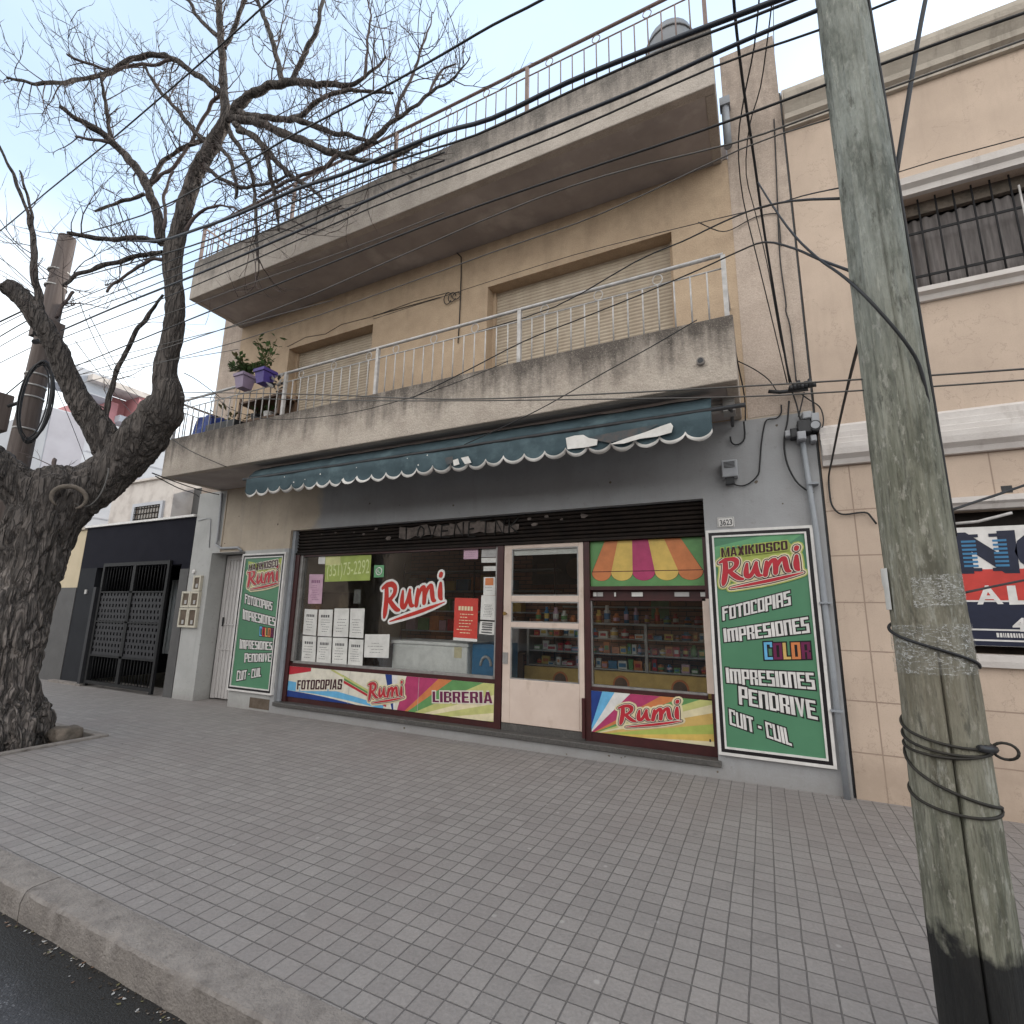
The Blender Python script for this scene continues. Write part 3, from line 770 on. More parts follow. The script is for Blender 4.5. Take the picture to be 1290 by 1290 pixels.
def brush(mb, strokes, quad, y, m, grow=0.0, W=2.6, seg=10):
    (ax, az), (bx, bz), _, (dx, dz) = quad
    lay = 0
    def mp_(px, pz): return bil(quad, px / W, (pz + .22) / 1.25)
    for st in strokes:
        # resample
        P_ = []
        for i in range(len(st) - 1):
            for k in range(4):
                t = k / 4
                a, b = st[i], st[i + 1]
                P_.append(tuple(a[j] + (b[j] - a[j]) * t for j in range(3)))
        P_.append(st[-1])
        for _ in range(2):
            Pn = P_[:]
            for i in range(1, len(P_) - 1): Pn[i] = tuple((P_[i - 1][j] + 2 * P_[i][j] + P_[i + 1][j]) / 4 for j in range(3))
            P_ = Pn
        for i, (px, pz, r) in enumerate(P_):
            lay += 1
            r += grow
            c = [mp_(px + r * math.cos(2 * math.pi * k / seg), pz + r * math.sin(2 * math.pi * k / seg)) for k in range(seg)]
            mb.face([(u, y - 0.000008 * lay, v) for u, v in c], m)
            if i + 1 < len(P_):
                qx, qz, r2 = P_[i + 1]; r2 += grow
                d = Vector((qx - px, qz - pz))
                if d.length < 1e-6: continue
                d.normalize(); nx, nz = -d.y, d.x
                lay += 1
                c = [mp_(px - nx * r, pz - nz * r), mp_(qx - nx * r2, qz - nz * r2), mp_(qx + nx * r2, qz + nz * r2), mp_(px + nx * r, pz + nz * r)]
                mb.face([(u, y - 0.000008 * lay, v) for u, v in c], m)
def clip(poly, x0, x1, z0, z1):
    for ax, lim, keep in ((0, x0, 1), (0, x1, -1), (1, z0, 1), (1, z1, -1)):
        out = []
        for i in range(len(poly)):
            a, b = poly[i], poly[(i + 1) % len(poly)]
            ia, ib = (a[ax] - lim) * keep >= 0, (b[ax] - lim) * keep >= 0
            if ia: out.append(a)
            if ia != ib:
                t = (lim - a[ax]) / (b[ax] - a[ax]); out.append((a[0] + (b[0] - a[0]) * t, a[1] + (b[1] - a[1]) * t))
        poly = out
        if len(poly) < 3: return []
    return poly
def patch(mb, poly, y, m, rect=None):
    if rect: poly = clip(poly, *rect)
    if len(poly) < 3: return
    a = sum(poly[j][0] * poly[(j + 1) % len(poly)][1] - poly[(j + 1) % len(poly)][0] * poly[j][1] for j in range(len(poly)))
    if a < 0: poly = poly[::-1]
    mb.face([(x, y, z) for x, z in poly], m)
def rectq(x0, x1, z0, z1): return [(x0, z0), (x1, z0), (x1, z1), (x0, z1)]
# ================================================================ SETTING
mb = MB(); mb.face([(-400, -400, -.32), (400, -400, -.32), (400, 400, -.32), (-400, 400, -.32)], 'earth'); struct(mb, 'ground')
mb = MB(); mb.face([(-90, -14.2, -.15), (60, -14.2, -.15), (60, -4.15, -.15), (-90, -4.15, -.15)], 'asphalt'); struct(mb, 'road')
# pavement sheet with an opening for the tree bed
BX0, BX1, BY0, BY1 = -9.35, -7.62, -3.75, -2.12
mb = MB()
for x0, x1, y0, y1 in ((-90, BX0, -4.03, .6), (BX1, 60, -4.03, .6), (BX0, BX1, BY1, .6), (BX0, BX1, -4.03, BY0)):
    mb.face([(x0, y0, 0), (x1, y0, 0), (x1, y1, 0), (x0, y1, 0)], 'pavement')
struct(mb, 'pavement')
mb = MB(); mb.face([(-90, -19, 0), (60, -19, 0), (60, -14.2, 0), (-90, -14.2, 0)], 'pavement'); mb.face([(-90, -14.2, -.15), (60, -14.2, -.15), (60, -14.2, 0), (-90, -14.2, 0)], 'kerb'); struct(mb, 'opposite_pavement')
mb = MB(); mb.face([(BX0, BY0, -.05), (BX1, BY0, -.05), (BX1, BY1, -.05), (BX0, BY1, -.05)], 'earth'); struct(mb, 'tree_bed_soil')
# kerb: worn concrete blocks with rounded, chipped arris
mb = MB()
joints = [-30, -22.9, -15.8, -10.6, -7.3, -3.935, -.55, 2.85, 6.2, 12, 20]
k = mb.mi('kerb')
prof0 = [(-4.196, -.32), (-4.196, -.12), (-4.195, -.06), (-4.194, -.012), (-4.184, .002), (-4.15, .004), (-4.09, .005), (-4.03, .005), (-4.014, .003), (-4.012, -.32)]
for ja, jb in zip(joints[:-1], joints[1:]):
    a, b = ja + .006, jb - .006
    n = max(2, int((b - a) / .022)) if -7.4 < a < 3 else 6
    base = len(mb.v); L = len(prof0)
    for i in range(n + 1):
        x = a + (b - a) * i / n
        for (y, z) in prof0:
            d = noise.noise((x * 3, y * 9, z * 9)) * .002 + noise.noise((x * 14, y * 30, z * 30)) * .0035 + noise.noise((x * 40, y * 60, z * 60)) * .002
            chip = max(0, noise.noise((x * 9, 3.3, 0)) - .12) * .035 * (1 if z > -.02 else .25) if y < -4.18 and z > -.02 else 0
            mb.v.append((x, y + (d if y < -4.03 else 0) + chip, z - chip * .6 + (d * .35 if -.2 < z < .001 else 0)))
    for i in range(n):
        for j in range(L - 1):
            p = base + i * L + j
            mb.f.append((p, p + L, p + L + 1, p + 1)); mb.m.append(k); mb.sm.append(True)
    mb.f.append(tuple(base + j for j in range(L))); mb.m.append(k); mb.sm.append(False)
    mb.f.append(tuple(base + n * L + j for j in range(L - 1, -1, -1))); mb.m.append(k); mb.sm.append(False)
kb = struct(mb, 'kerb'); es = kb.modifiers.new('edge_split', 'EDGE_SPLIT'); es.split_angle = rad(24)
# tree bed edging
mb = MB()
for x0, x1, y0, y1 in ((BX0 - .09, BX1 + .09, BY0 - .09, BY0), (BX0 - .09, BX1 + .09, BY1, BY1 + .09), (BX0 - .09, BX0, BY0, BY1), (BX1, BX1 + .09, BY0, BY1)):
    mb.box(x0, x1, y0, y1, -.06, .028, 'kerb')
o = mb.build('tree_bed_edging', base=(-8.4, -3, 0)); bevel(o, .012); tag(o, 'low concrete edging around the square bed of the big bare tree', 'edging')
mb = MB()
rock = bmesh.new(); bmesh.ops.create_icosphere(rock, subdivisions=3, radius=1)
c = Vector((-7.83, -2.36, .05))
for v in rock.verts:
    d = 1 + .22 * noise.noise(v.co * 1.6) + .1 * noise.noise(v.co * 5)
    q = v.co.copy(); q = Vector((max(-.8, min(.8, q.x)), max(-.8, min(.8, q.y)), max(-.8, min(.7, q.z))))
    v.co = Vector((q.x * .19 * d, q.y * .17 * d, q.z * .13 * d)) + c
rock.verts.index_update()
mb.v = [tuple(v.co) for v in rock.verts]; kk = mb.mi('stone')
for f in rock.faces: mb.f.append(tuple(v.index for v in f.verts)); mb.m.append(kk); mb.sm.append(True)
rock.free()
tag(mb.build('stone_block', base=c), 'rough brown stone lying in the bed right of the tree trunk', 'stone')

# grit and leaf scraps lying in the gutter, by the bed and along the wall foot
rnd = random.Random(31)
mb = MB()
def scrap(x, y, z, s_, m_):
    a = rnd.uniform(0, 6.28); t = rnd.uniform(-.3, .3); c, sn = math.cos(a), math.sin(a)
    pts = [(-1, -.4), (.2, -.6), (1, .1), (.1, .6)]
    mb.face([(x + (u * c - v * sn) * s_, y + (u * sn + v * c) * s_, z + .003 + abs(u * t) * s_) for u, v in pts], m_)
for i in range(520):
    scrap(rnd.uniform(-7, .5), -4.20 - abs(rnd.gauss(0, .035)), -.15, rnd.uniform(.003, .013), rnd.choice(['leaf_dry', 'stone', 'wood_brown', 'paper_grey', 'soil', 'soil', 'stone']))
tag(mb.build('gutter_grit', base=(-3, -4.25, -.15)), 'grit and leaf scraps lying in the gutter along the kerb', 'grit', kind='stuff')
mb = MB()
for i in range(110):
    if i < 70: scrap(rnd.uniform(-8, .6), -.02 - abs(rnd.gauss(0, .05)) - .02, 0, rnd.uniform(.003, .011), rnd.choice(['leaf_dry', 'stone', 'paper_grey', 'soil', 'paper']))
    else: scrap(rnd.uniform(-9, -5.5), rnd.uniform(-3.9, -1.2), 0, rnd.uniform(.004, .014), rnd.choice(['leaf_dry', 'wood_brown', 'soil']))
for i in range(240): scrap(rnd.uniform(BX0 + .02, BX1 - .02), rnd.uniform(BY0 + .02, BY1 - .02), -.047, rnd.uniform(.006, .03), rnd.choice(['leaf_dry', 'wood_brown', 'stone', 'soil']))
tag(mb.build('leaf_scraps', base=(-4, -1, 0)), 'small dry leaf scraps on the pavement by the wall foot and tree bed', 'leaf scraps', kind='stuff')

# ================================================================ MAIN BUILDING
B = thing('two_storey_building', 'two storey shop building with concrete balcony, flat roof slab and grey painted ground floor', 'building', (-4.5, 0, 0))
XL, XR = -9.70, .62
# ground floor wall
mb = MB()
WT = .30
for x0, x1, z0, z1 in ((XL, -9.10, 0, 3.78), (-8.17, -7.07, 0, 3.78), (-.52, XR, 0, 3.78), (-9.10, -8.17, 2.60, 3.78), (-7.07, -.52, 2.91, 3.78), (-7.07, -.52, -.05, .11)):
    mb.box(x0, x1, 0, WT, z0, z1, 'ground_wall')
mb.box(XL, XR, WT, WT + .02, 3.5, 3.78, 'ground_wall')
mb.box(-9.10, -8.17, .40, .42, 0, 2.60, 'ground_wall')
mb.box(XL, XL + .2, .30, 10, 0, 3.78, 'ground_wall'); mb.box(XR - .2, XR, .30, 10, 0, 3.78, 'ground_wall')
mb.build('ground_floor_wall', B)
mb = MB().box(-8.87, -8.845, -.012, .0, 2.62, 3.78, 'ground_wall'); mb.build('paint_edge', B)
# upper wall with two window recesses
mb = MB()
W1 = (-7.62, -5.60, 4.30, 6.38); W2 = (-3.38, -.71, 4.30, 6.42)
xs = [-9.07, W1[0], W1[1], W2[0], W2[1], -.0]
Z0, Z1 = 3.78, 7.20
for x0, x1 in ((xs[0], xs[1]), (xs[2], xs[3]), (xs[4], xs[5])): mb.box(x0, x1, 0, .3, Z0, Z1, 'upper_wall')
for w in (W1, W2):
    mb.box(w[0], w[1], 0, .3, w[3], Z1, 'upper_wall'); mb.box(w[0], w[1], 0, .3, Z0, w[2], 'upper_wall')
mb.build('upper_wall', B)
# crack in the render above the left window
mb = MB(); cp = [(-7.669,0.0,6.389), (-7.205,0.0,6.473), (-6.702,0.0,6.414), (-6.333,0.0,6.508), (-5.61,0.0,6.473), (-4.781,0.0,6.513), (-4.088,0.0,6.486)]
mb.tube([(x, -.002, z + .05) for x, y, z in cp], .008, 'stone', 4); mb.build('wall_crack', B)
o = MB().box(-.0, XR, -.004, .3, 3.78, 8.76, 'column').build('right_column', B)
o = MB().box(XL, -9.07, .02, .3, 3.78, 7.9, 'column').build('left_column', B)
mb = MB().box(XL, XL + .2, .3, 10, 3.78, 7.9, 'column').box(XR - .2, XR, .3, 10, 3.78, 8.5, 'column'); mb.build('side_wall', B)
box('back_wall', B, XL, XR, 10, 10.2, 0, 7.9, 'column')
# slabs
def slab(name, z0, z1, side_m, x0=-9.10, x1=-.06, yf=-1.07):
    t = .11
    mb = MB()
    mb.box(x0, x1, yf, yf + t, z0, z1, side_m)
    mb.box(x0, x0 + t, yf + t, .0, z0, z1, side_m); mb.box(x1 - t, x1, yf + t, 0, z0, z1, side_m)
    o = mb.build(name + '_edge', B); bevel(o, .012)
    mb = MB().box(x0 + t, x1 - t, yf + t, -.001, z0 + .012, z0 + .2, 'soffit'); mb.build(name + '_soffit', B)
slab('balcony_slab', 3.78, 4.46, 'slab_low')
slab('roof_slab', 7.17, 7.95, 'slab_top')
MB().box(XL, -.001, .301, 10, 7.5, 7.7, 'soffit').build('roof_deck', B)
cc = (-0.371,4.018)
mb = MB().tube([(cc[0], -1.12, cc[1]), (cc[0], -1.0, cc[1])], .038, 'kerb', 12).tube([(cc[0], -1.125, cc[1]), (cc[0], -1.0, cc[1])], .026, 'plastic_black', 10); mb.build('drain_spout', B)
rnd = random.Random(77)
for i in range(16):
    x, z = rnd.choice([(rnd.uniform(-.4, .45), rnd.uniform(2.75, 3.7)), (rnd.uniform(-6.9, -.6), rnd.uniform(2.98, 3.3)), (rnd.uniform(-8.8, -7.2), rnd.uniform(2.7, 3.6)), (rnd.uniform(-6.5, .3), rnd.uniform(.02, .10))]); r = rnd.uniform(.008, .02)
    MB().prism([(x + r * rnd.uniform(.6, 1.2) * math.cos(a), z + r * rnd.uniform(.6, 1.2) * math.sin(a)) for a in (0, .9, 1.8, 2.7, 3.6, 4.5, 5.4)], -.0015, .001, 'stone').build('chip_mark', B)
# grey drain box on the right end of the roof slab
mb = MB().tube([(.02, -.10, 7.28), (.02, -.10, 7.86)], .045, 'zinc', 12).box(-.04, .08, -.16, -.03, 7.86, 7.97, 'zinc'); mb.build('roof_drain', B)
# recessed blinds
for w in (W1, W2):
    f = MB().box(w[0] - .0, w[1], .21, .23, w[2], w[3], 'roller_blind')
    f.build('roller_blind', B)
    for x in (w[0], w[1] - .05): MB().box(x, x + .05, .17, .21, w[2], w[3], 'upper_wall').build('blind_guide', B)
# blinds: real slats across the right one
# ---- railings
def railing(name, ztop, zbot, m, posts, xl=-9.02, xr=-.11, y=-1.02, rings=True):
    R = bpy.data.objects.new(name, bpy.data.meshes.new(name))
    mb = MB()
    mb.tube([(xl, 0, ztop), (xl, y, ztop), (xr, y, ztop), (xr, 0, ztop)], .021, m, 8)
    R = mb.build(name, B)
    mb = MB().tube([(xl, y, ztop - .15), (xr, y, ztop - .15)], .009, m, 6).tube([(xl, y, ztop - .15), (xl, 0, ztop - .15)], .009, m, 6).tube([(xr, y, ztop - .15), (xr, 0, ztop - .15)], .009, m, 6)
    o = mb.build('lower_rail', R)
    def sub(nm, mbx):
        return mbx.build(nm, R)
    for px in posts:
        sub('post', MB().box(px - .022, px + .022, y - .022, y + .022, zbot, ztop - .015, m))
    bal = None; cnt = 0
    edges = sorted(posts)
    for a, b in zip(edges[:-1], edges[1:]):
        n = max(2, round((b - a) / .158))
        for i in range(1, n):
            x = a + (b - a) * i / n
            if bal is None:
                bal = sub('baluster', MB().tube([(0, y, zbot), (0, y, ztop - .15)], .0085, m, 6)); bal.location = (x, 0, 0)
            else:
                q = bal.copy(); COL.objects.link(q); q.location = (x, 0, 0)
            cnt += 1
            if rings and i % 4 == 2:
                ring = [(x + .05 * math.cos(t * math.pi / 6), y, ztop - .085 + .058 * math.sin(t * math.pi / 6)) for t in range(13)]
                sub('ring', MB().tube(ring, .006, m, 5, cap=False))
    for xx in (xl, xr):
        for i in range(1, 7):
            q = bal.copy(); COL.objects.link(q); q.location = (xx, -y * i / 7, 0)
railing('balcony_railing', 5.155, 4.46, 'white_iron', [-9.02, -6.30, -4.50, -2.35, -.11])
railing('roof_railing', 8.69, 7.95, 'rust_iron', [-9.02, -6.6, -4.45, -2.29, -.11])

# ---- shop front
YG = .15
# rolled up shutter
mb = MB()
for i in range(7):
    z0 = 2.535 + i * .053
    mb.profile([(.125, z0), (.100, z0 + .012), (.095, z0 + .027), (.100, z0 + .042), (.125, z0 + .052), (.14, z0 + .052), (.14, z0)], -6.99, -.525, 'shutter')
mb.box(-6.99, -.525, .07, .14, 2.500, 2.533, 'shutter'); mb.box(-7.06, -6.99, .04, .19, .12, 2.909, 'zinc'); 
SH = mb.build('rolling_shutter', B)
random.seed(3)
mb = MB()
LT = {'L': [[(0, 1), (.05, 0), (.8, .05)]], 'O': [[(.5, 1), (.1, .7), (.1, .25), (.5, 0), (.9, .3), (.85, .75), (.5, 1)]], 'V': [[(0, 1), (.45, 0), (.95, 1)]], 'E': [[(.9, 1), (.1, .95), (.1, .05), (.9, 0)], [(.1, .5), (.7, .52)]],
      'N': [[(.05, 0), (.1, 1), (.8, .05), (.9, 1)]], 'T': [[(0, .95), (1, 1)], [(.5, .97), (.45, 0)]], 'I': [[(.5, 1), (.45, 0)]], 'K': [[(.1, 1), (.1, 0)], [(.9, 1), (.12, .45), (.95, 0)]], 'R': [[(.1, 0), (.1, 1), (.8, .85), (.75, .55), (.12, .5), (.9, 0)]]}
gx = -4.72
for ch in 'LOVENETNK':
    w = random.uniform(.14, .19)
    z0_ = 2.645 + random.uniform(-.01, .02); h_ = random.uniform(.17, .22)
    for st in LT[ch]:
        mb.tube([(gx + u * w + random.uniform(-.01, .01), .086, z0_ + v * h_) for u, v in st], .0125, 'graffiti_dark', 5)
    gx += w + .05
top_ = [(-4.85 + i * .1, 2.85 + random.uniform(-.03, .02) - (.06 if i > 17 else 0)) for i in range(21)]; bot_ = [(-4.85 + i * .1, 2.68 + random.uniform(-.025, .03)) for i in range(21)]
for i in range(20):
    mb.face([(bot_[i][0], .0905, bot_[i][1]), (bot_[i + 1][0], .0905, bot_[i + 1][1]), (top_[i + 1][0], .0905, top_[i + 1][1]), (top_[i][0], .0905, top_[i][1])], 'graffiti')
for cx, cz, r in [(-6.45, 2.83, .02), (-6.15, 2.84, .025), (-5.75, 2.82, .02), (-5.55, 2.78, .03), (-5.3, 2.85, .035), (-2.45, 2.85, .03), (-2.62, 2.76, .04), (-2.25, 2.8, .03), (-1.95, 2.83, .05), (-2.7, 2.84, .03), (-5.05, 2.69, .05)]:
    n = 9; mb.face([(cx + r * random.uniform(.5, 1.6) * math.cos(t * 6.283 / n), .0905, cz + r * random.uniform(.3, .8) * math.sin(t * 6.283 / n)) for t in range(n)], 'graffiti')
g = mb.build('graffiti', SH, label='faded grey graffiti scrawl on the dark shutter slats')
# granite sill
o = MB().box(-7.06, -.49, -.035, .34, .112, .172, 'granite').build('threshold_sill', B); bevel(o, .008)
# left display window
F = MB()
yf0, yf1 = .105, .185
F.box(-6.985, -6.90, yf0 - .03, yf1, .173, 2.498, 'maroon')
F.box(-6.90, -6.84, yf0, yf1, .79, 2.498, 'alu')
F.box(-3.17, -3.075, yf0 - .01, yf1, .173, 2.498, 'maroon')
F.box(-6.90, -3.17, yf0, yf1, .173, .245, 'maroon'); F.box(-6.90, -3.17, yf0, yf1, .715, .765, 'maroon'); F.box(-6.90, -3.17, yf1 - .02, yf1, .246, .714, 'maroon')
F.box(-6.84, -3.20, yf0, yf1 - .01, .766, .80, 'alu'); F.box(-3.20, -3.171, yf0 + .01, yf1 - .01, .766, 2.498, 'alu'); F.box(-6.84, -3.20, yf0, yf1, 2.470, 2.498, 'maroon')
WF = F.build('display_window', B)
p = MB().box(-6.838, -3.202, YG, YG + .006, .801, 2.469, 'glass').build('pane', WF)
# right display window
F = MB()
F.box(-1.955, -1.885, yf0 - .01, yf1, .173, 2.498, 'maroon'); F.box(-.60, -.522, yf0, yf1, .80, 1.80, 'door_cream'); F.box(-.565, -.522, yf0, yf1, 1.80, 2.498, 'maroon'); F.box(-.56, -.522, yf0, yf1, .173, .80, 'maroon')
F.box(-1.885, -.56, yf0, yf1, .173, .275, 'maroon'); F.box(-1.885, -.60, yf0, yf1, .735, .775, 'maroon'); F.box(-1.885, -.56, yf1 - .02, yf1, .276, .734, 'maroon')
F.box(-1.885, -.565, yf0, yf1, 1.90, 1.945, 'maroon'); F.box(-1.885, -.565, yf0, yf1, 1.775, 1.80, 'maroon'); F.box(-1.885, -.565, yf1 - .01, yf1, 1.80, 1.90, 'maroon')
F.box(-1.885, -1.87, yf0 + .02, yf1, .80, 1.775, 'alu')
F.box(-1.885, -.60, yf0 + .02, yf1, .776, .798, 'alu')
WF2 = F.build('display_window', B)
p = MB().box(-1.869, -.601, YG, YG + .006, .799, 1.774, 'glass').build('pane', WF2)
p = MB().box(-1.884, -.566, YG, YG + .006, 1.946, 2.497, 'glass').build('pane', WF2)
mb = MB()
for x0, x1, m_ in ((-1.86, -1.82, 'paper'), (-1.81, -1.74, 'paper_grey'), (-1.39, -1.26, 'paper'), (-.90, -.74, 'paper_grey'), (-.62, -.57, 'paper'), (-1.60, -1.58, 'paper')):
    mb.box(x0, x1, .160, .172, 1.825, 1.875, m_)
q = mb.build('price_strip', WF2)
# shop door
mb = MB()
dx0, dx1 = -3.065, -1.965
panes = [(1.83, 2.445), (1.495, 1.755), (.79, 1.43)]
px0, px1 = -2.955, -2.03
D0, D1 = .10, .155
mb.box(dx0, px0, D0, D1, .26, 2.497, 'door_cream'); mb.box(px1, dx1, D0, D1, .26, 2.497, 'door_cream')
zz = [.26] + [z for a, b in sorted(panes) for z in (a, b)] + [2.497]
for a, b in zip(zz[0::2], zz[1::2]): mb.box(px0, px1, D0, D1, a, b, 'door_cream')
DR = mb.build('shop_door', B); bevel(DR, .006)
for a, b in panes:
    q = MB().box(px0, px1, .128, .133, a, b, 'glass').build('pane', DR)
mb = MB()
for a, b in panes:
    for x0, x1, z0, z1 in ((px0, px0 + .016, a, b), (px1 - .016, px1, a, b), (px0 + .016, px1 - .016, a, a + .014), (px0 + .016, px1 - .016, b - .014, b)): mb.box(x0, x1, .104, .127, z0, z1, 'alu')
q = mb.build('pane_beading', DR)
q = MB().box(px0 + .01, px1 - .01, .135, .15, 2.36, 2.43, 'paper').build('rolled_blind', DR)
q = MB().tube([(-3.02, .10, 1.60), (-3.02, .06, 1.60), (-3.02, .045, 1.60)], [.012, .012, .026], 'brass', 10).build('door_knob', DR)
q = MB().box(-3.058, -2.985, .088, .10, .97, 1.11, 'alu').build('lock_plate', DR)
MB().box(-1.99, -1.956, .06, .094, .20, .64, 'maroon').build('door_stop', B)
box('door_threshold', B, dx0, dx1, .10, .19, .173, .255, 'granite')
# header behind the shutter and room shell
mb = MB().box(-7.06, -.52, .19, .30, 2.499, 2.905, 'shutter'); mb.build('shutter_box', B)
mb = MB().box(-6.98, -.42, 3.20, 3.30, .2, 2.9, 'brick_in'); mb.build('shop_back_wall', B)
mb = MB().box(-7.06, -6.99, .31, 3.2, .2, 2.9, 'cream').box(-.51, -.42, .31, 3.2, .2, 2.9, 'cream'); mb.build('shop_side_wall', B)
mb = MB().box(-7.0, -.5, .31, 3.2, .12, .2, 'pale'); mb.build('shop_floor', B)
mb = MB().box(-7.06, -.42, .31, 3.3, 2.9, 3.0, 'cream'); mb.build('shop_ceiling', B)
# slatted house door on the left
mb = MB()
mb.box(-9.08, -8.98, .30, .36, 0.02, 2.58, 'white_door'); mb.box(-8.98, -8.19, .30, .36, 2.50, 2.58, 'white_door')
for i in range(9):
    x = -8.975 + i * .0875
    mb.box(x, x + .072, .315, .355, .03, 2.495, 'white_door')
mb.box(-8.98, -8.19, .34, .37, .02, 2.5, 'white_door')
mb.box(-8.98, -8.19, .300, .314, 1.30, 1.325, 'white_door'); mb.box(-8.98, -8.19, .300, .314, .86, .88, 'white_door')
HD = mb.build('house_door', B)
q = MB().box(-8.985, -8.955, .285, .30, 1.28, 1.44, 'plastic_black').build('lock_plate', HD)
box('vent_grille', B, *( -7.62, -7.16, -.006, .0, .03, .19), 'glass_dark')
# surface conduit over the house door
a = [(-8.98,0.0,3.722), (-8.943,0.0,2.844), (-8.97,0.0,2.757), (-8.796,0.0,2.676), (-8.336,0.0,2.672), (-8.239,0.0,2.611)]
MB().tube([(x, -.03, z) for x, y, z in a], .022, 'plastic_grey', 8).build('surface_conduit', B)
a = [(-9.639,0.0,3.247), (-9.356,0.0,3.275), (-9.257,0.0,3.253), (-9.19,0.0,2.707)]
MB().tube([(x, -.008, z) for x, y, z in a], .007, 'plastic_grey', 6).build('surface_cable', B)
# downpipe at the right corner
pp = [(0.534,0.0,3.402), (0.554,0.0,2.486), (0.556,0.0,1.451), (0.533,0.0,0.093)]
mb = MB().tube([(.49, -.05, 3.55), (.535, -.05, 2.5), (.555, -.05, 1.2), (.565, -.05, 0.0)], .027, 'zinc', 12)
for z in (2.95, 1.75, .75): mb.box(.50, .60, -.09, 0, z, z + .018, 'zinc')
mb.build('downpipe', B)
# dark seam to the neighbour
mb = MB().box(.618, .642, .02, .2, 0, 7.9, 'plastic_black'); mb.build('wall_seam', B)

# ================================================================ AWNING
A = thing('shop_awning', 'rolled up teal awning with white scalloped edge and worn white lettering', 'awning', (-3.6, -.9, 3.5))
mb = MB()
ax0, ax1 = -6.93, -.31
nseg = 80
def yy(x, k): return noise.noise((x * 1.4, k, 0)) * .022 + noise.noise((x * 5, k, 1)) * .012 + noise.noise((x * 11, k * 2, 1)) * .005
k = mb.mi('cloth_teal')
rows = [(-.80, 3.765), (-.90, 3.70), (-.985, 3.60), (-1.0, 3.555)]
base = len(mb.v)
for i in range(nseg + 1):
    x = ax0 + (ax1 - ax0) * i / nseg
    for j, (y, z) in enumerate(rows): mb.v.append((x, y + yy(x, j), z + yy(x, j + 9) * .6))
for i in range(nseg):
    for j in range(3):
        p = base + i * 4 + j; mb.f.append((p, p + 1, p + 5, p + 4)); mb.m.append(k); mb.sm.append(True)
CN = mb.build('canopy', A)
s_ = CN.modifiers.new('thick', 'SOLIDIFY'); s_.thickness = .004
# valance with scallops
mb = MB(); ns_ = 27; k = mb.mi('cloth_teal'); kw = mb.mi('cloth_white')
def low_edge(u):
    t = (u * ns_) % 1.0
    return .075 * (1 - math.sin(math.pi * t) ** .62)
top, bot = 3.545, 3.252
NX = ns_ * 14; base = len(mb.v)
for i in range(NX + 1):
    u = i / NX; x = ax0 + (ax1 - ax0) * u; zb_ = bot + low_edge(u) + .02 * noise.noise((x * .9, 0, 3)) + .008 * noise.noise((x * 4, 0, 5))
    for j, z in enumerate((top, top - .09, zb_ + .06 + (top - .15 - zb_) * .25, zb_ + .036, zb_)):
        mb.v.append((x, -1.012 + yy(x, j * .6 + 20) * (j + 1) * .5, z))
for i in range(NX):
    for j in range(4):
        p = base + i * 5 + j; mb.f.append((p, p + 1, p + 6, p + 5)); mb.m.append(kw if j == 3 else k); mb.sm.append(True)
VA = mb.build('valance', A); s_ = VA.modifiers.new('thick', 'SOLIDIFY'); s_.thickness = .003
def vq(poly):
    return [(x, z) for x, z in poly]
for poly in ([(-1.768,3.459),(-1.67,3.472),(-1.573,3.466),(-1.513,3.423),(-1.419,3.392),(-1.429,3.333),(-1.566,3.325),(-1.751,3.332)], [(-1.295,3.323),(-1.114,3.366),(-0.938,3.399),(-0.774,3.441),(-0.682,3.46),(-0.661,3.424),(-0.679,3.361),(-0.816,3.34),(-0.987,3.34),(-1.147,3.312)], [(-3.192,3.383),(-3.125,3.394),(-3.1,3.323),(-3.177,3.312)], [(-3.081,3.399),(-2.983,3.406),(-2.937,3.323),(-3.023,3.314)]):
    MB().prism(poly, -1.047, -1.040, 'cloth_white').build('lettering_remnant', A, label='white remnant of lettering on the valance')
for poly in ([(-1.513,3.431),(-1.275,3.449),(-1.031,3.455),(-0.796,3.469),(-0.938,3.399),(-1.114,3.366),(-1.294,3.34),(-1.419,3.383)], [(-3.318,3.428),(-3.205,3.434),(-3.19,3.353),(-3.279,3.334)]):
    MB().prism(poly, -1.043, -1.041, 'cloth_faded').build('worn_patch', A, label='dark worn patch on the valance')
for i in range(8):
    x = random.uniform(-6.5, -3); z = random.uniform(3.38, 3.5); r = random.uniform(.006, .014)
    MB().prism([(x - r, z), (x + r, z - r), (x + r * .6, z + r)], -1.043, -1.041, 'cloth_white').build('lettering_remnant', A)
mb = MB().tube([(ax0 - .1, -1.0, 3.55), (ax1 + .3, -1.0, 3.55)], .022, 'plastic_black', 10); mb.build('front_bar', A)
mb = MB().tube([(ax0 - .02, -.62, 3.70), (ax1 + .12, -.62, 3.70)], .05, 'alu', 12); mb.build('roller', A)
for x in (ax0 - .02, ax1 + .15):
    mb = MB().tube([(x, -.05, 3.70), (x + .02, -.6, 3.66), (x, -1.0, 3.55)], .018, 'plastic_black', 8).box(x - .06, x + .05, -.68, -.5, 3.64, 3.79, 'alu'); mb.build('folding_arm', A)

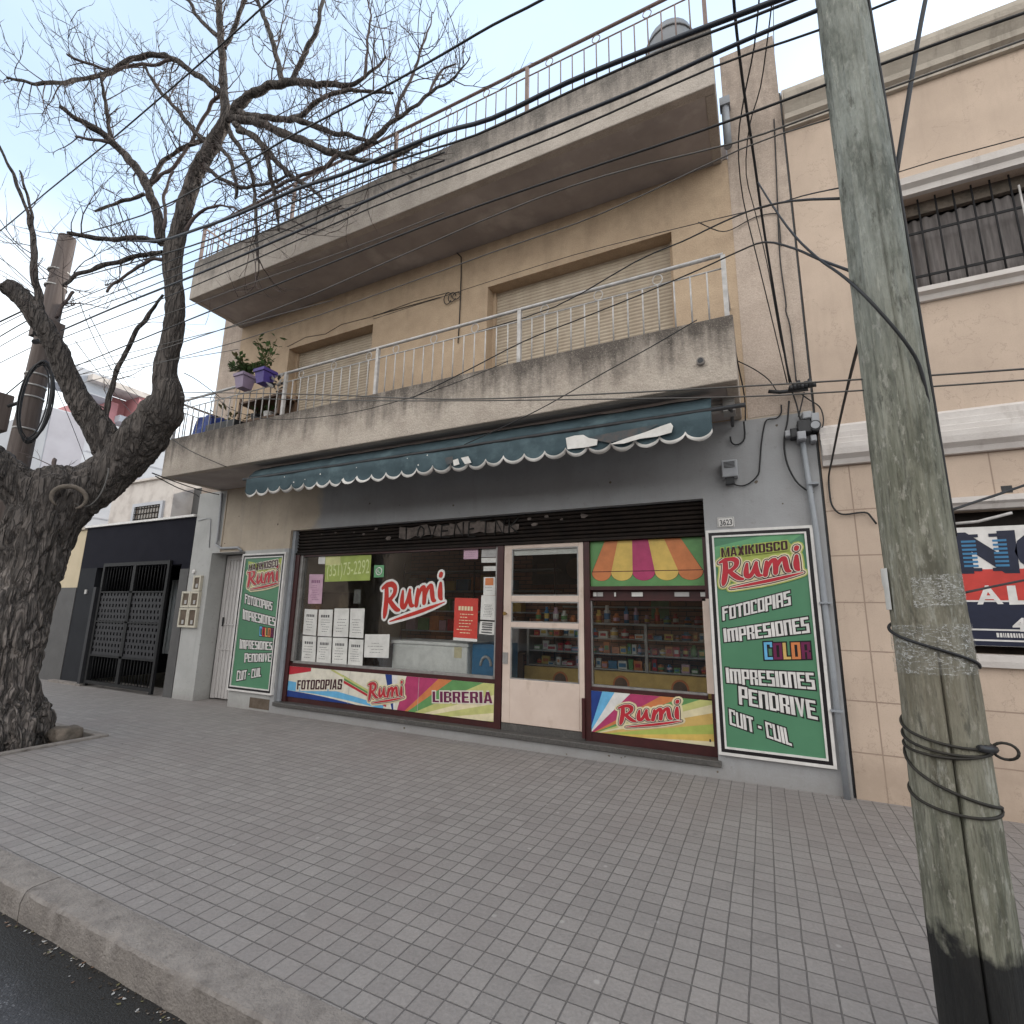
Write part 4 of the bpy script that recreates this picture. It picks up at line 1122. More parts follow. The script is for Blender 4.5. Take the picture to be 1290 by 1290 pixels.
# ================================================================ SIGNS
def framed_sign(name, label, x0, x1, z0, z1, variant):
    t = thing(name, label, 'sign', ((x0 + x1) / 2, -.03, z0))
    box('panel', t, x0 + .02, x1 - .02, -.030, -.002, z0 + .02, z1 - .02, 'green_sign')
    mb = MB()
    for w0, w1, ya, m_ in ((0, .028, -.048, 'sign_white'), (.028, .062, -.044, 'sign_black'), (.062, .080, -.046, 'sign_white')):
        mb.box(x0 + w0, x1 - w0, ya, -.003, z0 + w0, z0 + w1, m_); mb.box(x0 + w0, x1 - w0, ya, -.003, z1 - w1, z1 - w0, m_)
        mb.box(x0 + w0, x0 + w1, ya, -.003, z0 + w1, z1 - w1, m_); mb.box(x1 - w1, x1 - w0, ya, -.003, z0 + w1, z1 - w1, m_)
    mb.build('frame', t)
    return t
def rumi_logo(t, quad, y, halo='sign_lime', s=1.0):
    mb = MB()
    brush(mb, RUMI, quad, y, halo, .145 * s); brush(mb, RUMI, quad, y - .0024, 'sign_cream', .105 * s); brush(mb, RUMI, quad, y - .0048, 'sign_dark', .062 * s)
    brush(mb, RUMI, quad, y - .0072, 'sign_pale', .030 * s); brush(mb, RUMI, quad, y - .0096, 'sign_red', 0)
    return mb.build('logo', t)
# right board
t = framed_sign('shop_sign', 'large green shop board with white lettering right of the shop window', -.51, .51, .24, 2.535, 0)
sR = t; Y0 = -.0305
mb = MB(); patch(mb, [(-0.462,2.346),(0.269,2.498),(0.423,2.456),(0.219,2.318),(-0.198,2.25),(-0.393,2.153),(-0.461,2.215)], Y0 - .0002, 'app_green'); mb.build('shine_print', t)
mb = MB(); q_ = [(-0.376,2.307),(0.275,2.389),(0.333,2.313),(0.278,2.242),(-0.376,2.161)]
patch(mb, q_, Y0 - .0010, 'sign_lime'); mb.build('logo_ground', t)
mb = MB(); quad = [(-0.364,2.234),(0.271,2.295),(0.272,2.394),(-0.362,2.341)]
block_text(mb, 'MAXIKIOSCO', quad, Y0 - .0185, 'sign_dark', 'sign_lime', .09, font=GI, gap=.12, first_big=False); mb.build('lettering', t)
rumi_logo(t, [(-0.393,1.882),(0.385,1.998),(0.393,2.343),(-0.389,2.213)], Y0 - .0055)
for body, qd, cols in (('FOTOCOPIAS', [(-0.393,1.566),(0.255,1.737),(0.257,1.891),(-0.392,1.707)], None), ('IMPRESIONES', [(-0.391,1.347),(0.398,1.469),(0.392,1.634),(-0.394,1.485)], None),
                       ('COLOR', [(-0.022,1.19),(0.387,1.22),(0.388,1.393),(-0.02,1.361)], ['sign_cyan', 'sign_purple', 'sign_gold', 'sign_orange', 'sign_purple']), ('IMPRESIONES', [(-0.393,0.941),(0.398,0.933),(0.393,1.101),(-0.395,1.091)], None),
                       ('PENDRIVE', [(-0.289,0.748),(0.394,0.658),(0.384,0.844),(-0.285,0.918)], None), ('CUIT - CUIL', [(-0.388,0.537),(0.157,0.396),(0.143,0.56),(-0.389,0.689)], None)):
    mb = MB(); block_text(mb, body, qd, Y0 - .0040, 'sign_white', 'sign_black', .075, cols=cols); mb.build('lettering', t)
# left board
t = framed_sign('shop_sign', 'narrow looking green shop board with white lettering between the house door and the shop window', -8.165, -7.085, .265, 2.545, 1)
mb = MB(); q_ = [(-8.017,2.418),(-7.579,2.337),(-7.172,2.46),(-7.144,2.024),(-7.926,1.896)]
patch(mb, q_, Y0 - .0010, 'sign_lime'); mb.build('logo_ground', t)
mb = MB(); quad = [(-7.966,2.244),(-7.243,2.302),(-7.254,2.436),(-7.966,2.361)]
block_text(mb, 'MAXIKIOSCO', quad, Y0 - .0185, 'sign_dark', 'sign_pale', .09, font=GI, gap=.12, first_big=False); mb.build('lettering', t)
rumi_logo(t, [(-7.959,1.91),(-7.164,1.972),(-7.211,2.341),(-7.988,2.251)], Y0 - .0055, 'sign_cream')
for body, qd, cols in (('FOTOCOPIAS', [(-7.981,1.694),(-7.284,1.583),(-7.287,1.725),(-8.0,1.856)], None), ('IMPRESIONES', [(-7.984,1.428),(-7.169,1.33),(-7.193,1.482),(-8.005,1.601)], None),
                       ('COLOR', [(-7.523,1.167),(-7.188,1.153),(-7.202,1.304),(-7.539,1.321)], ['sign_cyan', 'sign_red', 'sign_gold', 'sign_orange', 'sign_purple']), ('IMPRESIONES', [(-7.977,0.943),(-7.185,0.954),(-7.197,1.09),(-7.996,1.099)], None),
                       ('PENDRIVE', [(-7.819,0.733),(-7.175,0.775),(-7.188,0.916),(-7.834,0.873)], None), ('CUIT - CUIL', [(-7.961,0.42),(-7.379,0.535),(-7.385,0.683),(-7.971,0.584)], None)):
    mb = MB(); block_text(mb, body, qd, Y0 - .0040, 'sign_white', 'sign_black', .075, cols=cols); mb.build('lettering', t)
# house number
t = thing('number_plate', 'small white house number plate above the right green board', 'number plate', (-.30, 0, 2.57))
o = box('plate', t, -.385, -.215, -.012, 0, 2.568, 2.678, 'sign_white'); bevel(o, .004)
mb = MB(); text(mb, '3623', [(-0.356,2.584),(-0.236,2.59),(-0.238,2.651),(-0.359,2.646)], -.0135, 'paper_ink', .03); mb.build('lettering', t)
mb = MB()
for x0, x1, z0, z1 in ((-.378, -.222, 2.573, 2.577), (-.378, -.222, 2.669, 2.673), (-.378, -.374, 2.577, 2.669), (-.226, -.222, 2.577, 2.669)): mb.box(x0, x1, -.0132, -.0125, z0, z1, 'paper_ink')
mb.build('border_line', t)
# banner under the left window
bx0, bx1, bz0, bz1 = -6.895, -3.175, .25, .712
t = thing('window_banner', 'long rainbow banner reading FOTOCOPIAS and LIBRERIA under the left window', 'banner', (-5, .1, .25))
box('panel', t, bx0, bx1, .098, .104, bz0, bz1, 'sign_pale')
mb = MB(); R_ = (bx0, bx1, bz0, bz1); yb = .0972
def ray_(cx, cz, pts, m_, y): patch(mb, [(cx, cz)] + pts, y, m_, R_)
cx, cz = -4.75, .10
fans = [([(-5.25, 1.6), (-4.95, 1.6)], 'sign_blue'), ([(-4.95, 1.6), (-4.70, 1.6)], 'sign_white'), ([(-4.4, 1.3), (-3.7, 1.0)], 'sign_magenta'), ([(-3.7, 1.0), (-3.45, .95)], 'sign_orange'), ([(-3.45, .95), (-2.9, .90)], 'sign_green'), ([(-2.9, .9), (-2.6, .75)], 'sign_olive'), ([(-2.6, .75), (-2.6, .60)], 'sign_cream'), ([(-2.6, .60), (-2.6, .45)], 'sign_olive'), ([(-2.6, .45), (-2.6, .32)], 'sign_cream'), ([(-2.6, .32), (-2.6, .2)], 'sign_olive')]
for pts, m_ in fans: ray_(cx, cz, pts, m_, yb)
def swoosh(a0, a1, b0, b1, xa, xb, bend, m_, y):
    n = 14
    up = []; dn = []
    for i in range(n + 1):
        u = i / n; x = xa + (xb - xa) * u; bw = bend * math.sin(math.pi * u)
        dn.append((x, a0 + (b0 - a0) * u + bw)); up.append((x, a1 + (b1 - a1) * u + bw))
    patch(mb, dn + up[::-1], y, m_, R_)
swoosh(.20, .345, .20, .235, -6.95, -5.3, .02, 'sign_blue', yb - .0004)
swoosh(.345, .49, .235, .285, -6.95, -4.95, .03, 'sign_cyan', yb - .0008)
swoosh(.57, .80, .66, .80, -6.95, -6.42, .0, 'sign_red', yb - .0012)
swoosh(.545, .585, .27, .30, -5.76, -4.9, .0, 'sign_red', yb - .0016)
swoosh(.590, .655, .305, .35, -5.76, -4.9, .0, 'sign_green', yb - .0020)
swoosh(.70, .73, .40, .43, -6.0, -5.1, .0, 'sign_olive', yb - .0024)
mb.build('rainbow_print', t)
mb = MB(); quad = [(-6.687,0.371),(-5.754,0.443),(-5.748,0.603),(-6.69,0.52)]; block_text(mb, 'FOTOCOPIAS', quad, .0920, 'sign_dark', 'sign_pale', .16, font=GI, gap=.14, first_big=False); mb.build('lettering', t)
mb = MB(); quad = [(-4.111,0.407),(-3.192,0.473),(-3.202,0.622),(-4.12,0.555)]; block_text(mb, 'LIBRERIA', quad, .0920, 'sign_purple', 'sign_pale', .10, font=GI, gap=.14, first_big=False); mb.build('lettering', t)
rumi_logo(t, [(-5.235,0.282),(-4.587,0.382),(-4.606,0.655),(-5.248,0.577)], .0960, 'sign_cream')
mb = MB()
for x in (-5.62, -4.36): mb.box(x, x + .006, .0965, .0975, bz0, bz1, 'paper_grey')
mb.build('panel_joint', t)
# banner under the right window
bx0, bx1, bz0, bz1 = -1.885, -.56, .278, .732
t = thing('window_banner', 'short rainbow banner with the red shop name under the right window beside the door', 'banner', (-1.2, .1, .28))
box('panel', t, bx0, bx1, .098, .104, bz0, bz1, 'sign_olive')
mb = MB(); R_ = (bx0, bx1, bz0, bz1); cx, cz = -1.92, .24
for pts, m_ in [([(-1.9, 1.6), (-1.45, 1.6)], 'sign_blue'), ([(-1.45, 1.6), (-1.05, 1.6)], 'sign_cyan'), ([(-1.05, 1.6), (-.55, 1.6)], 'sign_white'), ([(-.55, 1.6), (-.05, 1.35)], 'sign_magenta'), ([(-.05, 1.35), (.1, 1.2)], 'sign_orange'), ([(.1, 1.2), (.3, 1.12)], 'sign_green'), ([(.3, 1.12), (.3, .98)], 'sign_olive'), ([(.3, .98), (.3, .84)], 'sign_cream'), ([(.3, .84), (.3, .66)], 'sign_gold'), ([(.3, .66), (.3, .5)], 'sign_lime'), ([(.3, .5), (.3, .38)], 'sign_yellow'), ([(.3, .38), (.3, .15)], 'sign_cream')]:
    ray_(cx, cz, pts, m_, yb)
mb.build('rainbow_print', t)
rumi_logo(t, [(-1.569,0.353),(-0.88,0.452),(-0.871,0.724),(-1.563,0.592)], .0960, 'sign_cream')
mb = MB().box(-.605, -.59, .092, .097, .32, .345, 'plastic_black'); mb.build('screw', t)
# painted awning panel over the right window
bx0, bx1, bz0, bz1 = -1.883, -.567, 1.947, 2.496
t = thing('window_decal', 'orange, yellow and magenta striped decal over the right window', 'decal', (-1.2, .14, 1.95))
box('panel', t, bx0, bx1, .140, .147, bz0, bz1, 'sign_green')
mb = MB(); mbe = MB()
tops = [-1.70, -1.535, -1.36, -1.17, -.985, -.80]; bots = [-1.865, -1.625, -1.365, -1.105, -.84, -.575]
for i, m_ in enumerate(('sign_orange', 'sign_yellow', 'sign_magenta', 'sign_yellow', 'sign_orange')):
    z = 2.11
    bl, br = bots[i], bots[i + 1]; r = (br - bl) / 2; c0 = (bl + br) / 2
    sc = [(c0 + r * math.cos(math.pi * k / 12), z - .10 * math.sin(math.pi * k / 12)) for k in range(13)]
    poly = [(tops[i], bz1 - .004), (bl, z)] + sc[::-1][1:-1] + [(br, z), (tops[i + 1], bz1 - .004)]
    cxx = sum(p[0] for p in poly) / len(poly); czz = sum(p[1] for p in poly) / len(poly)
    patch(mb, [(cxx + (x - cxx) * 1.045, min(bz1 - .001, czz + (v - czz) * 1.02)) for x, v in poly], .1385 - .0001 * i, 'sign_dark')
    patch(mb, poly, .1370 - .0001 * i, m_)
patch(mb, [(bots[0], 2.118), (bots[-1], 2.118), (bots[-1], 2.126), (bots[0], 2.126)], .1355, 'sign_dark')
mb.build('striped_print', t)
# red brush word stuck on the left pane
t = thing('window_decal', 'red brush lettered shop name with white outline stuck on the left pane', 'decal', (-4.6, .14, 1.5))
mb = MB(); qd = [(-5.11,1.405),(-4.012,1.65),(-4.039,2.183),(-5.161,2.002)]; brush(mb, RUMI, qd, .1475, 'decal_white', .075); brush(mb, RUMI, qd, .1448, 'decal_red', 0); mb.build('lettering', t)
# ================================================================ PAPERS ON THE LEFT PANE
def paper(label, qd, m_, ink='paper_ink', lines=6, head=True, cat='notice', y=.1475, seed=0, group=None, name='paper_notice'):
    rnd = random.Random(seed)
    cx = sum(p[0] for p in qd) / 4; z0 = min(p[1] for p in qd)
    t = thing(name, label, cat, (cx, y, z0), group)
    mb = MB(); mb.prism(qd, y - .0012, y, m_); mb.build('sheet', t)
    mb = MB()
    def bar(u0, u1, v0, v1): 
        P4 = [bil(qd, u0, v0), bil(qd, u1, v0), bil(qd, u1, v1), bil(qd, u0, v1)]; patch(mb, P4, y - .0018, ink)
    if head:
        n = rnd.randint(4, 6)
        for i in range(n): bar(.18 + .64 * i / n, .18 + .64 * (i + .72) / n, .70, .80)
    for i in range(lines):
        v = .60 - i * .52 / max(1, lines); a = rnd.uniform(.12, .3); b = rnd.uniform(.55, .88); x = a
        while x < b:
            w = rnd.uniform(.04, .13); bar(x, min(b, x + w), v, v + .018); x += w + .03
    mb.build('print', t)
    return t
names = ['first', 'second', 'third', 'fourth']
quads = [[[(-6.729,1.213),(-6.436,1.199),(-6.452,1.608),(-6.738,1.618)], [(-6.401,1.2),(-6.103,1.198),(-6.117,1.613),(-6.418,1.609)], [(-6.07,1.199),(-5.759,1.204),(-5.78,1.635),(-6.086,1.632)], [(-5.734,1.199),(-5.457,1.197),(-5.468,1.639),(-5.755,1.635)]],
         [[(-6.706,0.781),(-6.4,0.78),(-6.426,1.187),(-6.726,1.189)], [(-6.375,0.782),(-6.072,0.787),(-6.093,1.186),(-6.39,1.182)], [(-6.047,0.788),(-5.747,0.794),(-5.765,1.186),(-6.068,1.181)], [(-5.723,0.79),(-5.434,0.795),(-5.447,1.174),(-5.732,1.175)]]]
for r in range(2):
    for c in range(4):
        paper(f'white printed sheet, {names[c]} from the left in the {"upper" if r == 0 else "lower"} row taped to the left pane', quads[r][c], 'paper', seed=r * 4 + c, lines=5 + c % 2, head=not (r == 0 and c in (2, 3)), group='printed sheets in the left window')
mb = MB().box(*(-6.796,1.617), .15, .16, 0, 1, 'plastic_black') if False else None
paper('white sheet of icons right of the rows of printed sheets', [(-5.415,0.922),(-4.951,0.935),(-4.956,1.272),(-5.424,1.256)], 'paper', seed=22, lines=4, head=False)
paper('lilac price list at the left edge of the left pane', [(-6.677,1.701),(-6.377,1.703),(-6.391,2.174),(-6.704,2.18)], 'paper_pink', 'paper_pink_ink', seed=23, lines=9)
paper('small white card standing behind the left pane above the printed sheets', [(-5.945,1.718),(-5.803,1.713),(-5.808,1.94),(-5.943,1.941)], 'paper', seed=24, lines=4, y=.40, head=False)
paper('red poster with a white lower edge on the left pane beside the red shop name', [(-3.853,1.245),(-3.476,1.238),(-3.476,1.794),(-3.853,1.804)], 'poster_red', 'sign_cream', seed=25, lines=7, cat='poster', name='paper_poster')
t = bpy.data.objects['paper_poster']
mb = MB(); patch(mb, [(-3.851,1.229),(-3.474,1.223),(-3.475,1.259),(-3.852,1.266)], .1445, 'paper'); mb.build('white_edge', t)
for i, (lab, q4, m_) in enumerate([('white calendar sheet hanging highest beside the shop door', [(-3.445,2.357),(-3.191,2.354),(-3.194,2.468),(-3.442,2.472)], 'paper_grey'),
        ('narrow white strip of paper just under the highest sheet by the door', [(-3.442,2.28),(-3.195,2.278),(-3.197,2.343),(-3.444,2.346)], 'paper'),
        ('short white slip above the orange and white notice', [(-3.407,2.165),(-3.192,2.166),(-3.194,2.23),(-3.409,2.23)], 'paper'),
        ('white notice with an orange patch in the column of papers by the door', [(-3.397,1.837),(-3.22,1.837),(-3.22,2.081),(-3.399,2.083)], 'paper'),
        ('tall white printed form in the column of papers by the door', [(-3.436,1.515),(-3.206,1.509),(-3.202,1.832),(-3.428,1.837)], 'paper'),
        ('lowest notice with black bars in the column of papers by the door', [(-3.448,1.327),(-3.219,1.319),(-3.211,1.488),(-3.435,1.494)], 'paper'),
        ('pinkish sheet tucked at the top of the left pane', [(-3.732,2.338),(-3.501,2.336),(-3.5,2.486),(-3.732,2.484)], 'paper_pink')]):
    t = paper(lab, q4, m_, seed=30 + i, lines=3 + (i == 4) * 5, head=False, y=.1465 if i % 2 else .1475)
    if i == 3:
        mb = MB(); a, b, c, d = q4; patch(mb, [bil(q4, .15, .55), bil(q4, .85, .55), bil(q4, .85, .95), bil(q4, .15, .95)], .1432, 'sign_orange'); mb.build('orange_patch', t)
    if i == 5:
        mb = MB()
        for v in (.1, .32, .5, .68, .82): patch(mb, [bil(q4, .15, v), bil(q4, .85, v), bil(q4, .85, v + .1), bil(q4, .15, v + .1)], .1436, 'paper_ink')
        mb.build('black_bars', t)
t = thing('phone_banner', 'lime green phone number banner at the top of the left pane', 'banner', (-6.1, .147, 2.1))
mb = MB(); mb.prism([(-6.349,2.052),(-5.405,2.065),(-5.409,2.458),(-6.382,2.465)], .1462, .1475, 'phone_green'); mb.build('sheet', t)
mb = MB(); mb.prism([(-6.364,2.322),(-6.035,2.314),(-6.051,2.454),(-6.372,2.459)], .1448, .1460, 'phone_pale'); mb.prism([(-6.527,2.346),(-6.376,2.342),(-6.382,2.465),(-6.533,2.464)], .1448, .1460, 'paper'); mb.build('pale_patch', t)
mb = MB(); text(mb, '(351)75-2292', [(-6.309,2.077),(-5.424,2.102),(-5.436,2.397),(-6.32,2.321)], .1438, 'phone_ink', .0); mb.build('lettering', t)
t = thing('app_sticker', 'small green sticker with a white ring right of the phone banner', 'sticker', (-5.4, .147, 2.2))
q4 = [(-5.33,2.107),(-5.137,2.11),(-5.145,2.291),(-5.34,2.296)]
mb = MB().prism(q4, .1462, .1475, 'app_green'); mb.build('sheet', t)
mb = MB(); c = bil(q4, .5, .5); mb.tube([(c[0] + .055 * math.cos(a * .3142), .1455, c[1] + .055 * math.sin(a * .3142)) for a in range(21)], .009, 'decal_white', 5, cap=False); mb.tube([(c[0] - .02, .1455, c[1] + .025), (c[0] - .015, .1455, c[1] - .01), (c[0] + .02, .1455, c[1] - .02)], .009, 'decal_white', 5); mb.build('ring', t)
# ================================================================ SHOP INTERIOR
t = thing('chest_freezer', 'white chest freezer standing inside behind the left pane', 'freezer', (-4.7, .8, .2))
fa = (-4.991,1.186); fb = (-3.695,1.14)
o = box('body', t, fa[0], fb[0], .27, .85, .2, fa[1] - .05, 'freezer_white'); bevel(o, .02)
o = box('lid', t, fa[0] - .02, fb[0] + .02, .255, .87, fa[1] - .048, fa[1], 'freezer_white'); bevel(o, .012)
box('label_tag', t, fb[0] - .21, fb[0] - .09, .262, .269, fa[1] - .20, fa[1] - .055, 'sign_cream')
t = thing('drinks_cooler', 'blue cooler beside the white chest freezer inside the shop', 'cooler', (-3.72, .8, .2))
o = box('body', t, fb[0] + .04, -3.22, .32, .9, .2, fa[1] + .0, 'sign_stripe'); bevel(o, .02)
mb = MB().tube([(fb[0] + .27 + .08 * math.cos(a * .35), .31, .90 + .12 * math.sin(a * .35)) for a in range(10)], .02, 'paper_grey', 6); mb.build('handle_arch', t)
t = thing('printer', 'grey photocopier on the counter behind the freezer', 'photocopier', (-4.2, 1.7, 1.0))
o = box('body', t, -4.7, -3.5, 1.5, 2.0, 1.0, 1.45, 'plastic_grey'); bevel(o, .03)
box('scanner_lid', t, -4.66, -3.54, 1.5, 2.0, 1.452, 1.55, 'plastic_black')
t = thing('service_counter', 'brown counter at the back of the left half of the shop', 'counter', (-5.2, 2.0, .2))
box('front', t, -6.4, -3.4, 1.45, 1.5, .2, .97, 'wood_brown'); box('top', t, -6.45, -3.35, 1.42, 2.05, .971, 1.0, 'wood_brown')
t = thing('cardboard_box', 'brown cardboard box low in the left window under the icon sheet', 'box', (-5.5, .4, .8))
o = box('carton', t, *(-5.95, -5.62, .35, .6, .72, .93), 'cream'); 
o.data.materials.clear(); o.data.materials.append(mat('cardboard', (0.27, 0.15, 0.075), (0.22, 0.12, 0.06), scale=5))
t = thing('wooden_cabinet', 'brown cabinet behind the lilac price list', 'cabinet', (-6.4, .6, .2))
box('carcass', t, -6.9, -6.3, .5, .9, .2, 1.86, 'wood_brown'); box('top_board', t, -6.92, -6.28, .48, .92, 1.861, 1.90, 'wood_brown')
t = thing('stationery_shelf', 'tall shelf of stationery on the back wall of the shop', 'shelf', (-5, 3.0, .2))
for z in (1.2, 1.6, 2.0, 2.4): box('shelf_board', t, -6.9, -3.4, 2.85, 3.19, z, z + .03, 'plastic_grey')
for x in (-6.9, -5.15, -3.43): box('upright', t, x, x + .03, 2.84, 2.87, .2, 2.6, 'maroon')
rr = random.Random(5)
cols_ = [('red', 'sign_red'), ('yellow', 'sign_yellow'), ('blue', 'sign_stripe'), ('white', 'paper'), ('green', 'sign_green'), ('orange', 'sign_orange'), ('pink', 'paper_pink')]
ordn = ['first', 'second', 'third', 'fourth', 'fifth', 'sixth', 'seventh', 'eighth', 'ninth', 'tenth', 'eleventh', 'twelfth', 'thirteenth', 'fourteenth']
for si, (z, lv) in enumerate(((1.23, 'lowest'), (1.63, 'second'), (2.03, 'third'))):
    x = -6.8; i = 0
    while x < -3.6 and i < 10:
        w = rr.uniform(.14, .30); h = rr.uniform(.14, .30); nm, m_ = rr.choice(cols_)
        o = MB().box(x, x + w, 2.90, 3.12, z, z + h, m_).build('file_box', base=(x, 3, z)); bevel(o, .008)
        tag(o, f'{nm} file box, {ordn[i]} from the left on the {lv} stationery shelf', 'file box', 'file boxes on the stationery shelf'); x += w + rr.uniform(.02, .08); i += 1
# glass display counter along the right half
t = thing('display_counter', 'glass fronted sweets counter with a yellow base behind the shop door', 'display counter', (-2.2, 1.5, .2))
box('base_front', t, -3.30, -.62, 1.30, 1.36, .2, .83, 'sign_gold'); 
box('end_panel', t, -3.30, -3.26, 1.37, 1.9, .2, 1.45, 'alu'); box('end_panel', t, -.66, -.62, 1.37, 1.9, .2, 1.45, 'alu')
for z in (.84, 1.05, 1.26, 1.47): box('shelf_board', t, -3.25, -.67, 1.37, 1.9, z, z + .016, 'paper_grey')
box('upright', t, -1.50, -1.46, 1.32, 1.37, .84, 1.48, 'alu')
for cxx in (-2.72, -1.83, -1.05):
    mb = MB(); mb.prism([(cxx + .115 * math.cos(a * .314), .66 + .125 * math.sin(a * .314)) for a in range(20)], 1.285, 1.299, 'sign_orange'); mb.prism([(cxx + .09 * math.cos(a * .314), .66 + .10 * math.sin(a * .314)) for a in range(20)], 1.278, 1.284, 'wood_brown'); mb.build('round_emblem', t)
MB().box(-3.25, -1.51, 1.335, 1.341, .86, 1.47, 'glass').box(-1.45, -.67, 1.335, 1.341, .86, 1.47, 'glass').build('pane', t)
ordn += ['fifteenth', 'sixteenth', 'seventeenth', 'eighteenth', 'nineteenth', 'twentieth', 'twenty-first', 'twenty-second', 'twenty-third', 'twenty-fourth']
for si, (z, lv) in enumerate(((.857, 'lowest'), (1.067, 'middle'), (1.277, 'upper'))):
    x = -3.2; i = 0
    while x < -.76 and i < 24:
        w = rr.uniform(.05, .14); h = rr.uniform(.06, .16); nm, m_ = rr.choice(cols_); lm = rr.choice(cols_)[1]
        if x + w > -.70: break
        mb = MB(); y = rr.uniform(1.38, 1.50); kind_ = rr.random()
        if kind_ < .35:
            mb.tube([(x + w / 2, y + .06, z), (x + w / 2, y + .06, z + h * .75), (x + w / 2, y + .06, z + h * .8), (x + w / 2, y + .06, z + h)], [w * .45, w * .45, w * .25, w * .22], m_, 10)
            mb.tube([(x + w / 2, y + .06, z + h * .25), (x + w / 2, y + .06, z + h * .6)], w * .46, lm, 10, cap=False)
        elif kind_ < .7:
            mb.prism([(x, z), (x + w, z), (x + w * .94, z + h * .5), (x + w, z + h), (x, z + h), (x + w * .06, z + h * .5)], y, y + .05, m_); mb.box(x + w * .2, x + w * .8, y - .004, y - .001, z + h * .3, z + h * .7, lm)
        else:
            mb.box(x, x + w, y, y + .14, z, z + h * .7, m_); mb.box(x + w * .1, x + w * .9, y - .004, y - .001, z + h * .15, z + h * .5, lm)
        o = mb.build('sweet_packet', base=(x, y, z))
        tag(o, f'{nm} sweet packet, {ordn[i]} from left on the {lv} glass counter shelf', 'packet', 'packets in the glass counter'); x += w + rr.uniform(.005, .03); i += 1
for i in range(18):
    x = -3.2 + i * .14 + rr.uniform(-.02, .02); nm, m_ = rr.choice(cols_); h = rr.uniform(.10, .26); r = rr.uniform(.035, .055)
    mb = MB().tube([(x, 1.62, 1.487), (x, 1.62, 1.487 + h * .7), (x, 1.62, 1.487 + h * .75), (x, 1.62, 1.487 + h)], [r, r, r * .6, r * .6], m_, 10).tube([(x, 1.62, 1.487 + h * .2), (x, 1.62, 1.487 + h * .55)], r * 1.02, rr.choice(cols_)[1], 10, cap=False)
    o = mb.build('sweet_jar', base=(x, 1.62, 1.487)); tag(o, f'{nm} sweet jar, {ordn[i]} from the left on top of the glass counter', 'jar', 'jars on the glass counter')
t = thing('wall_shelf', 'narrow shelf of goods along the brick wall behind the glass counter', 'shelf', (-1.9, 3.0, 1.7)); box('shelf_board', t, -3.3, -.6, 2.95, 3.19, 1.72, 1.75, 'paper_grey'); box('shelf_board', t, -3.3, -.6, 2.95, 3.19, 1.42, 1.45, 'paper_grey')
t = thing('wall_poster', 'pale green poster on the brick wall inside above the glass counter', 'poster', (-1.4, 3.19, 1.6)); box('sheet', t, -1.75, -1.45, 3.185, 3.198, 1.55, 2.0, 'app_green')
t = thing('wall_screen', 'dark framed picture on the back wall seen through the top pane of the door', 'picture', (-3.2, 3.1, 2.0)); box('frame', t, -4.0, -2.85, 3.15, 3.198, 2.15, 2.72, 'plastic_black')
mb = MB().prism([(-3.1 + .2 * math.cos(a * .314), 2.45 + .2 * math.sin(a * .314)) for a in range(20)], 3.142, 3.149, 'wood_brown').box(-3.9, -3.5, 3.142, 3.149, 2.35, 2.55, 'glass_dark'); mb.build('picture_print', t)

# ================================================================ FIXTURES ON THE FACADE
t = thing('alarm_box', 'small grey siren box on the wall right of the awning', 'alarm', (-.22, 0, 3.1))
o = box('case', t, -.30, -.14, -.13, 0, 3.10, 3.29, 'plastic_grey'); bevel(o, .01)
mb = MB()
for i in range(5): mb.box(-.275, -.165, -.134, -.13, 3.20 + i * .015, 3.207 + i * .015, 'plastic_black')
mb.build('grille', t); box('mount', t, -.27, -.18, -.10, -.02, 3.03, 3.10, 'plastic_black')
t = thing('cable_clamp_bracket', 'black insulator bracket where the cables reach the right column', 'bracket', (.45, -.05, 4.0))
mb = MB().tube([(0.219,-0.12,4.01), (0.324,-0.12,3.981), (0.588,-0.12,3.967)], .022, 'plastic_black', 8)
for i in range(7):
    a = (0.429,-0.13,3.994); mb.tube([(a[0] + i * .035, -.14, a[2] - .02), (a[0] + i * .035 + .005, -.15, a[2] + .03 + (i % 3) * .02)], [.026, .02], 'plastic_black', 8)
mb.build('insulators', t)
mb = MB().tube([((0.504,0.0,4.016)[0], 0, (0.504,0.0,4.016)[2]), ((0.504,0.0,4.016)[0], -.13, (0.504,0.0,4.016)[2])], .018, 'plastic_black', 8); mb.build('stem', t)
jb = [('pale grey junction box, topmost left one of the cluster on the right column', (1011, 519, 1021, 530), 'plastic_grey', .10), ('pale blue grey junction box, topmost right one of the cluster on the right column', (1022, 521, 1031, 534), 'plastic_grey', .10),
      ('black cable box in the middle of the cluster on the right column', (1005, 531, 1020, 549), 'plastic_black', .13), ('round dark meter with a glass face in the cluster on the right column', (1020, 532, 1032, 546), 'plastic_black', .14),
      ('pale grey box at the bottom of the cluster on the right column', (1004, 546, 1014, 558), 'plastic_grey', .15), ('small grey box, leftmost of the cluster on the right column', (989, 543, 996, 552), 'plastic_grey', .09),
      ('dark grey box second from the left in the cluster on the right column', (996, 541, 1004, 554), 'plastic_black', .11), ('small pale box at the right end of the cluster beside the downpipe', (1021, 549, 1028, 558), 'plastic_grey', .10)]
JB = [[(0.515,-0.05,3.652),(0.595,-0.05,3.736)], [(0.591,-0.05,3.605),(0.664,-0.05,3.707)], [(0.458,-0.05,3.493),(0.579,-0.05,3.633)], [(0.568,-0.05,3.503),(0.663,-0.05,3.611)], [(0.445,-0.05,3.415),(0.525,-0.05,3.509)], [(0.339,-0.05,3.483),(0.397,-0.05,3.555)], [(0.389,-0.05,3.458),(0.457,-0.05,3.563)], [(0.566,-0.05,3.399),(0.622,-0.05,3.469)]]
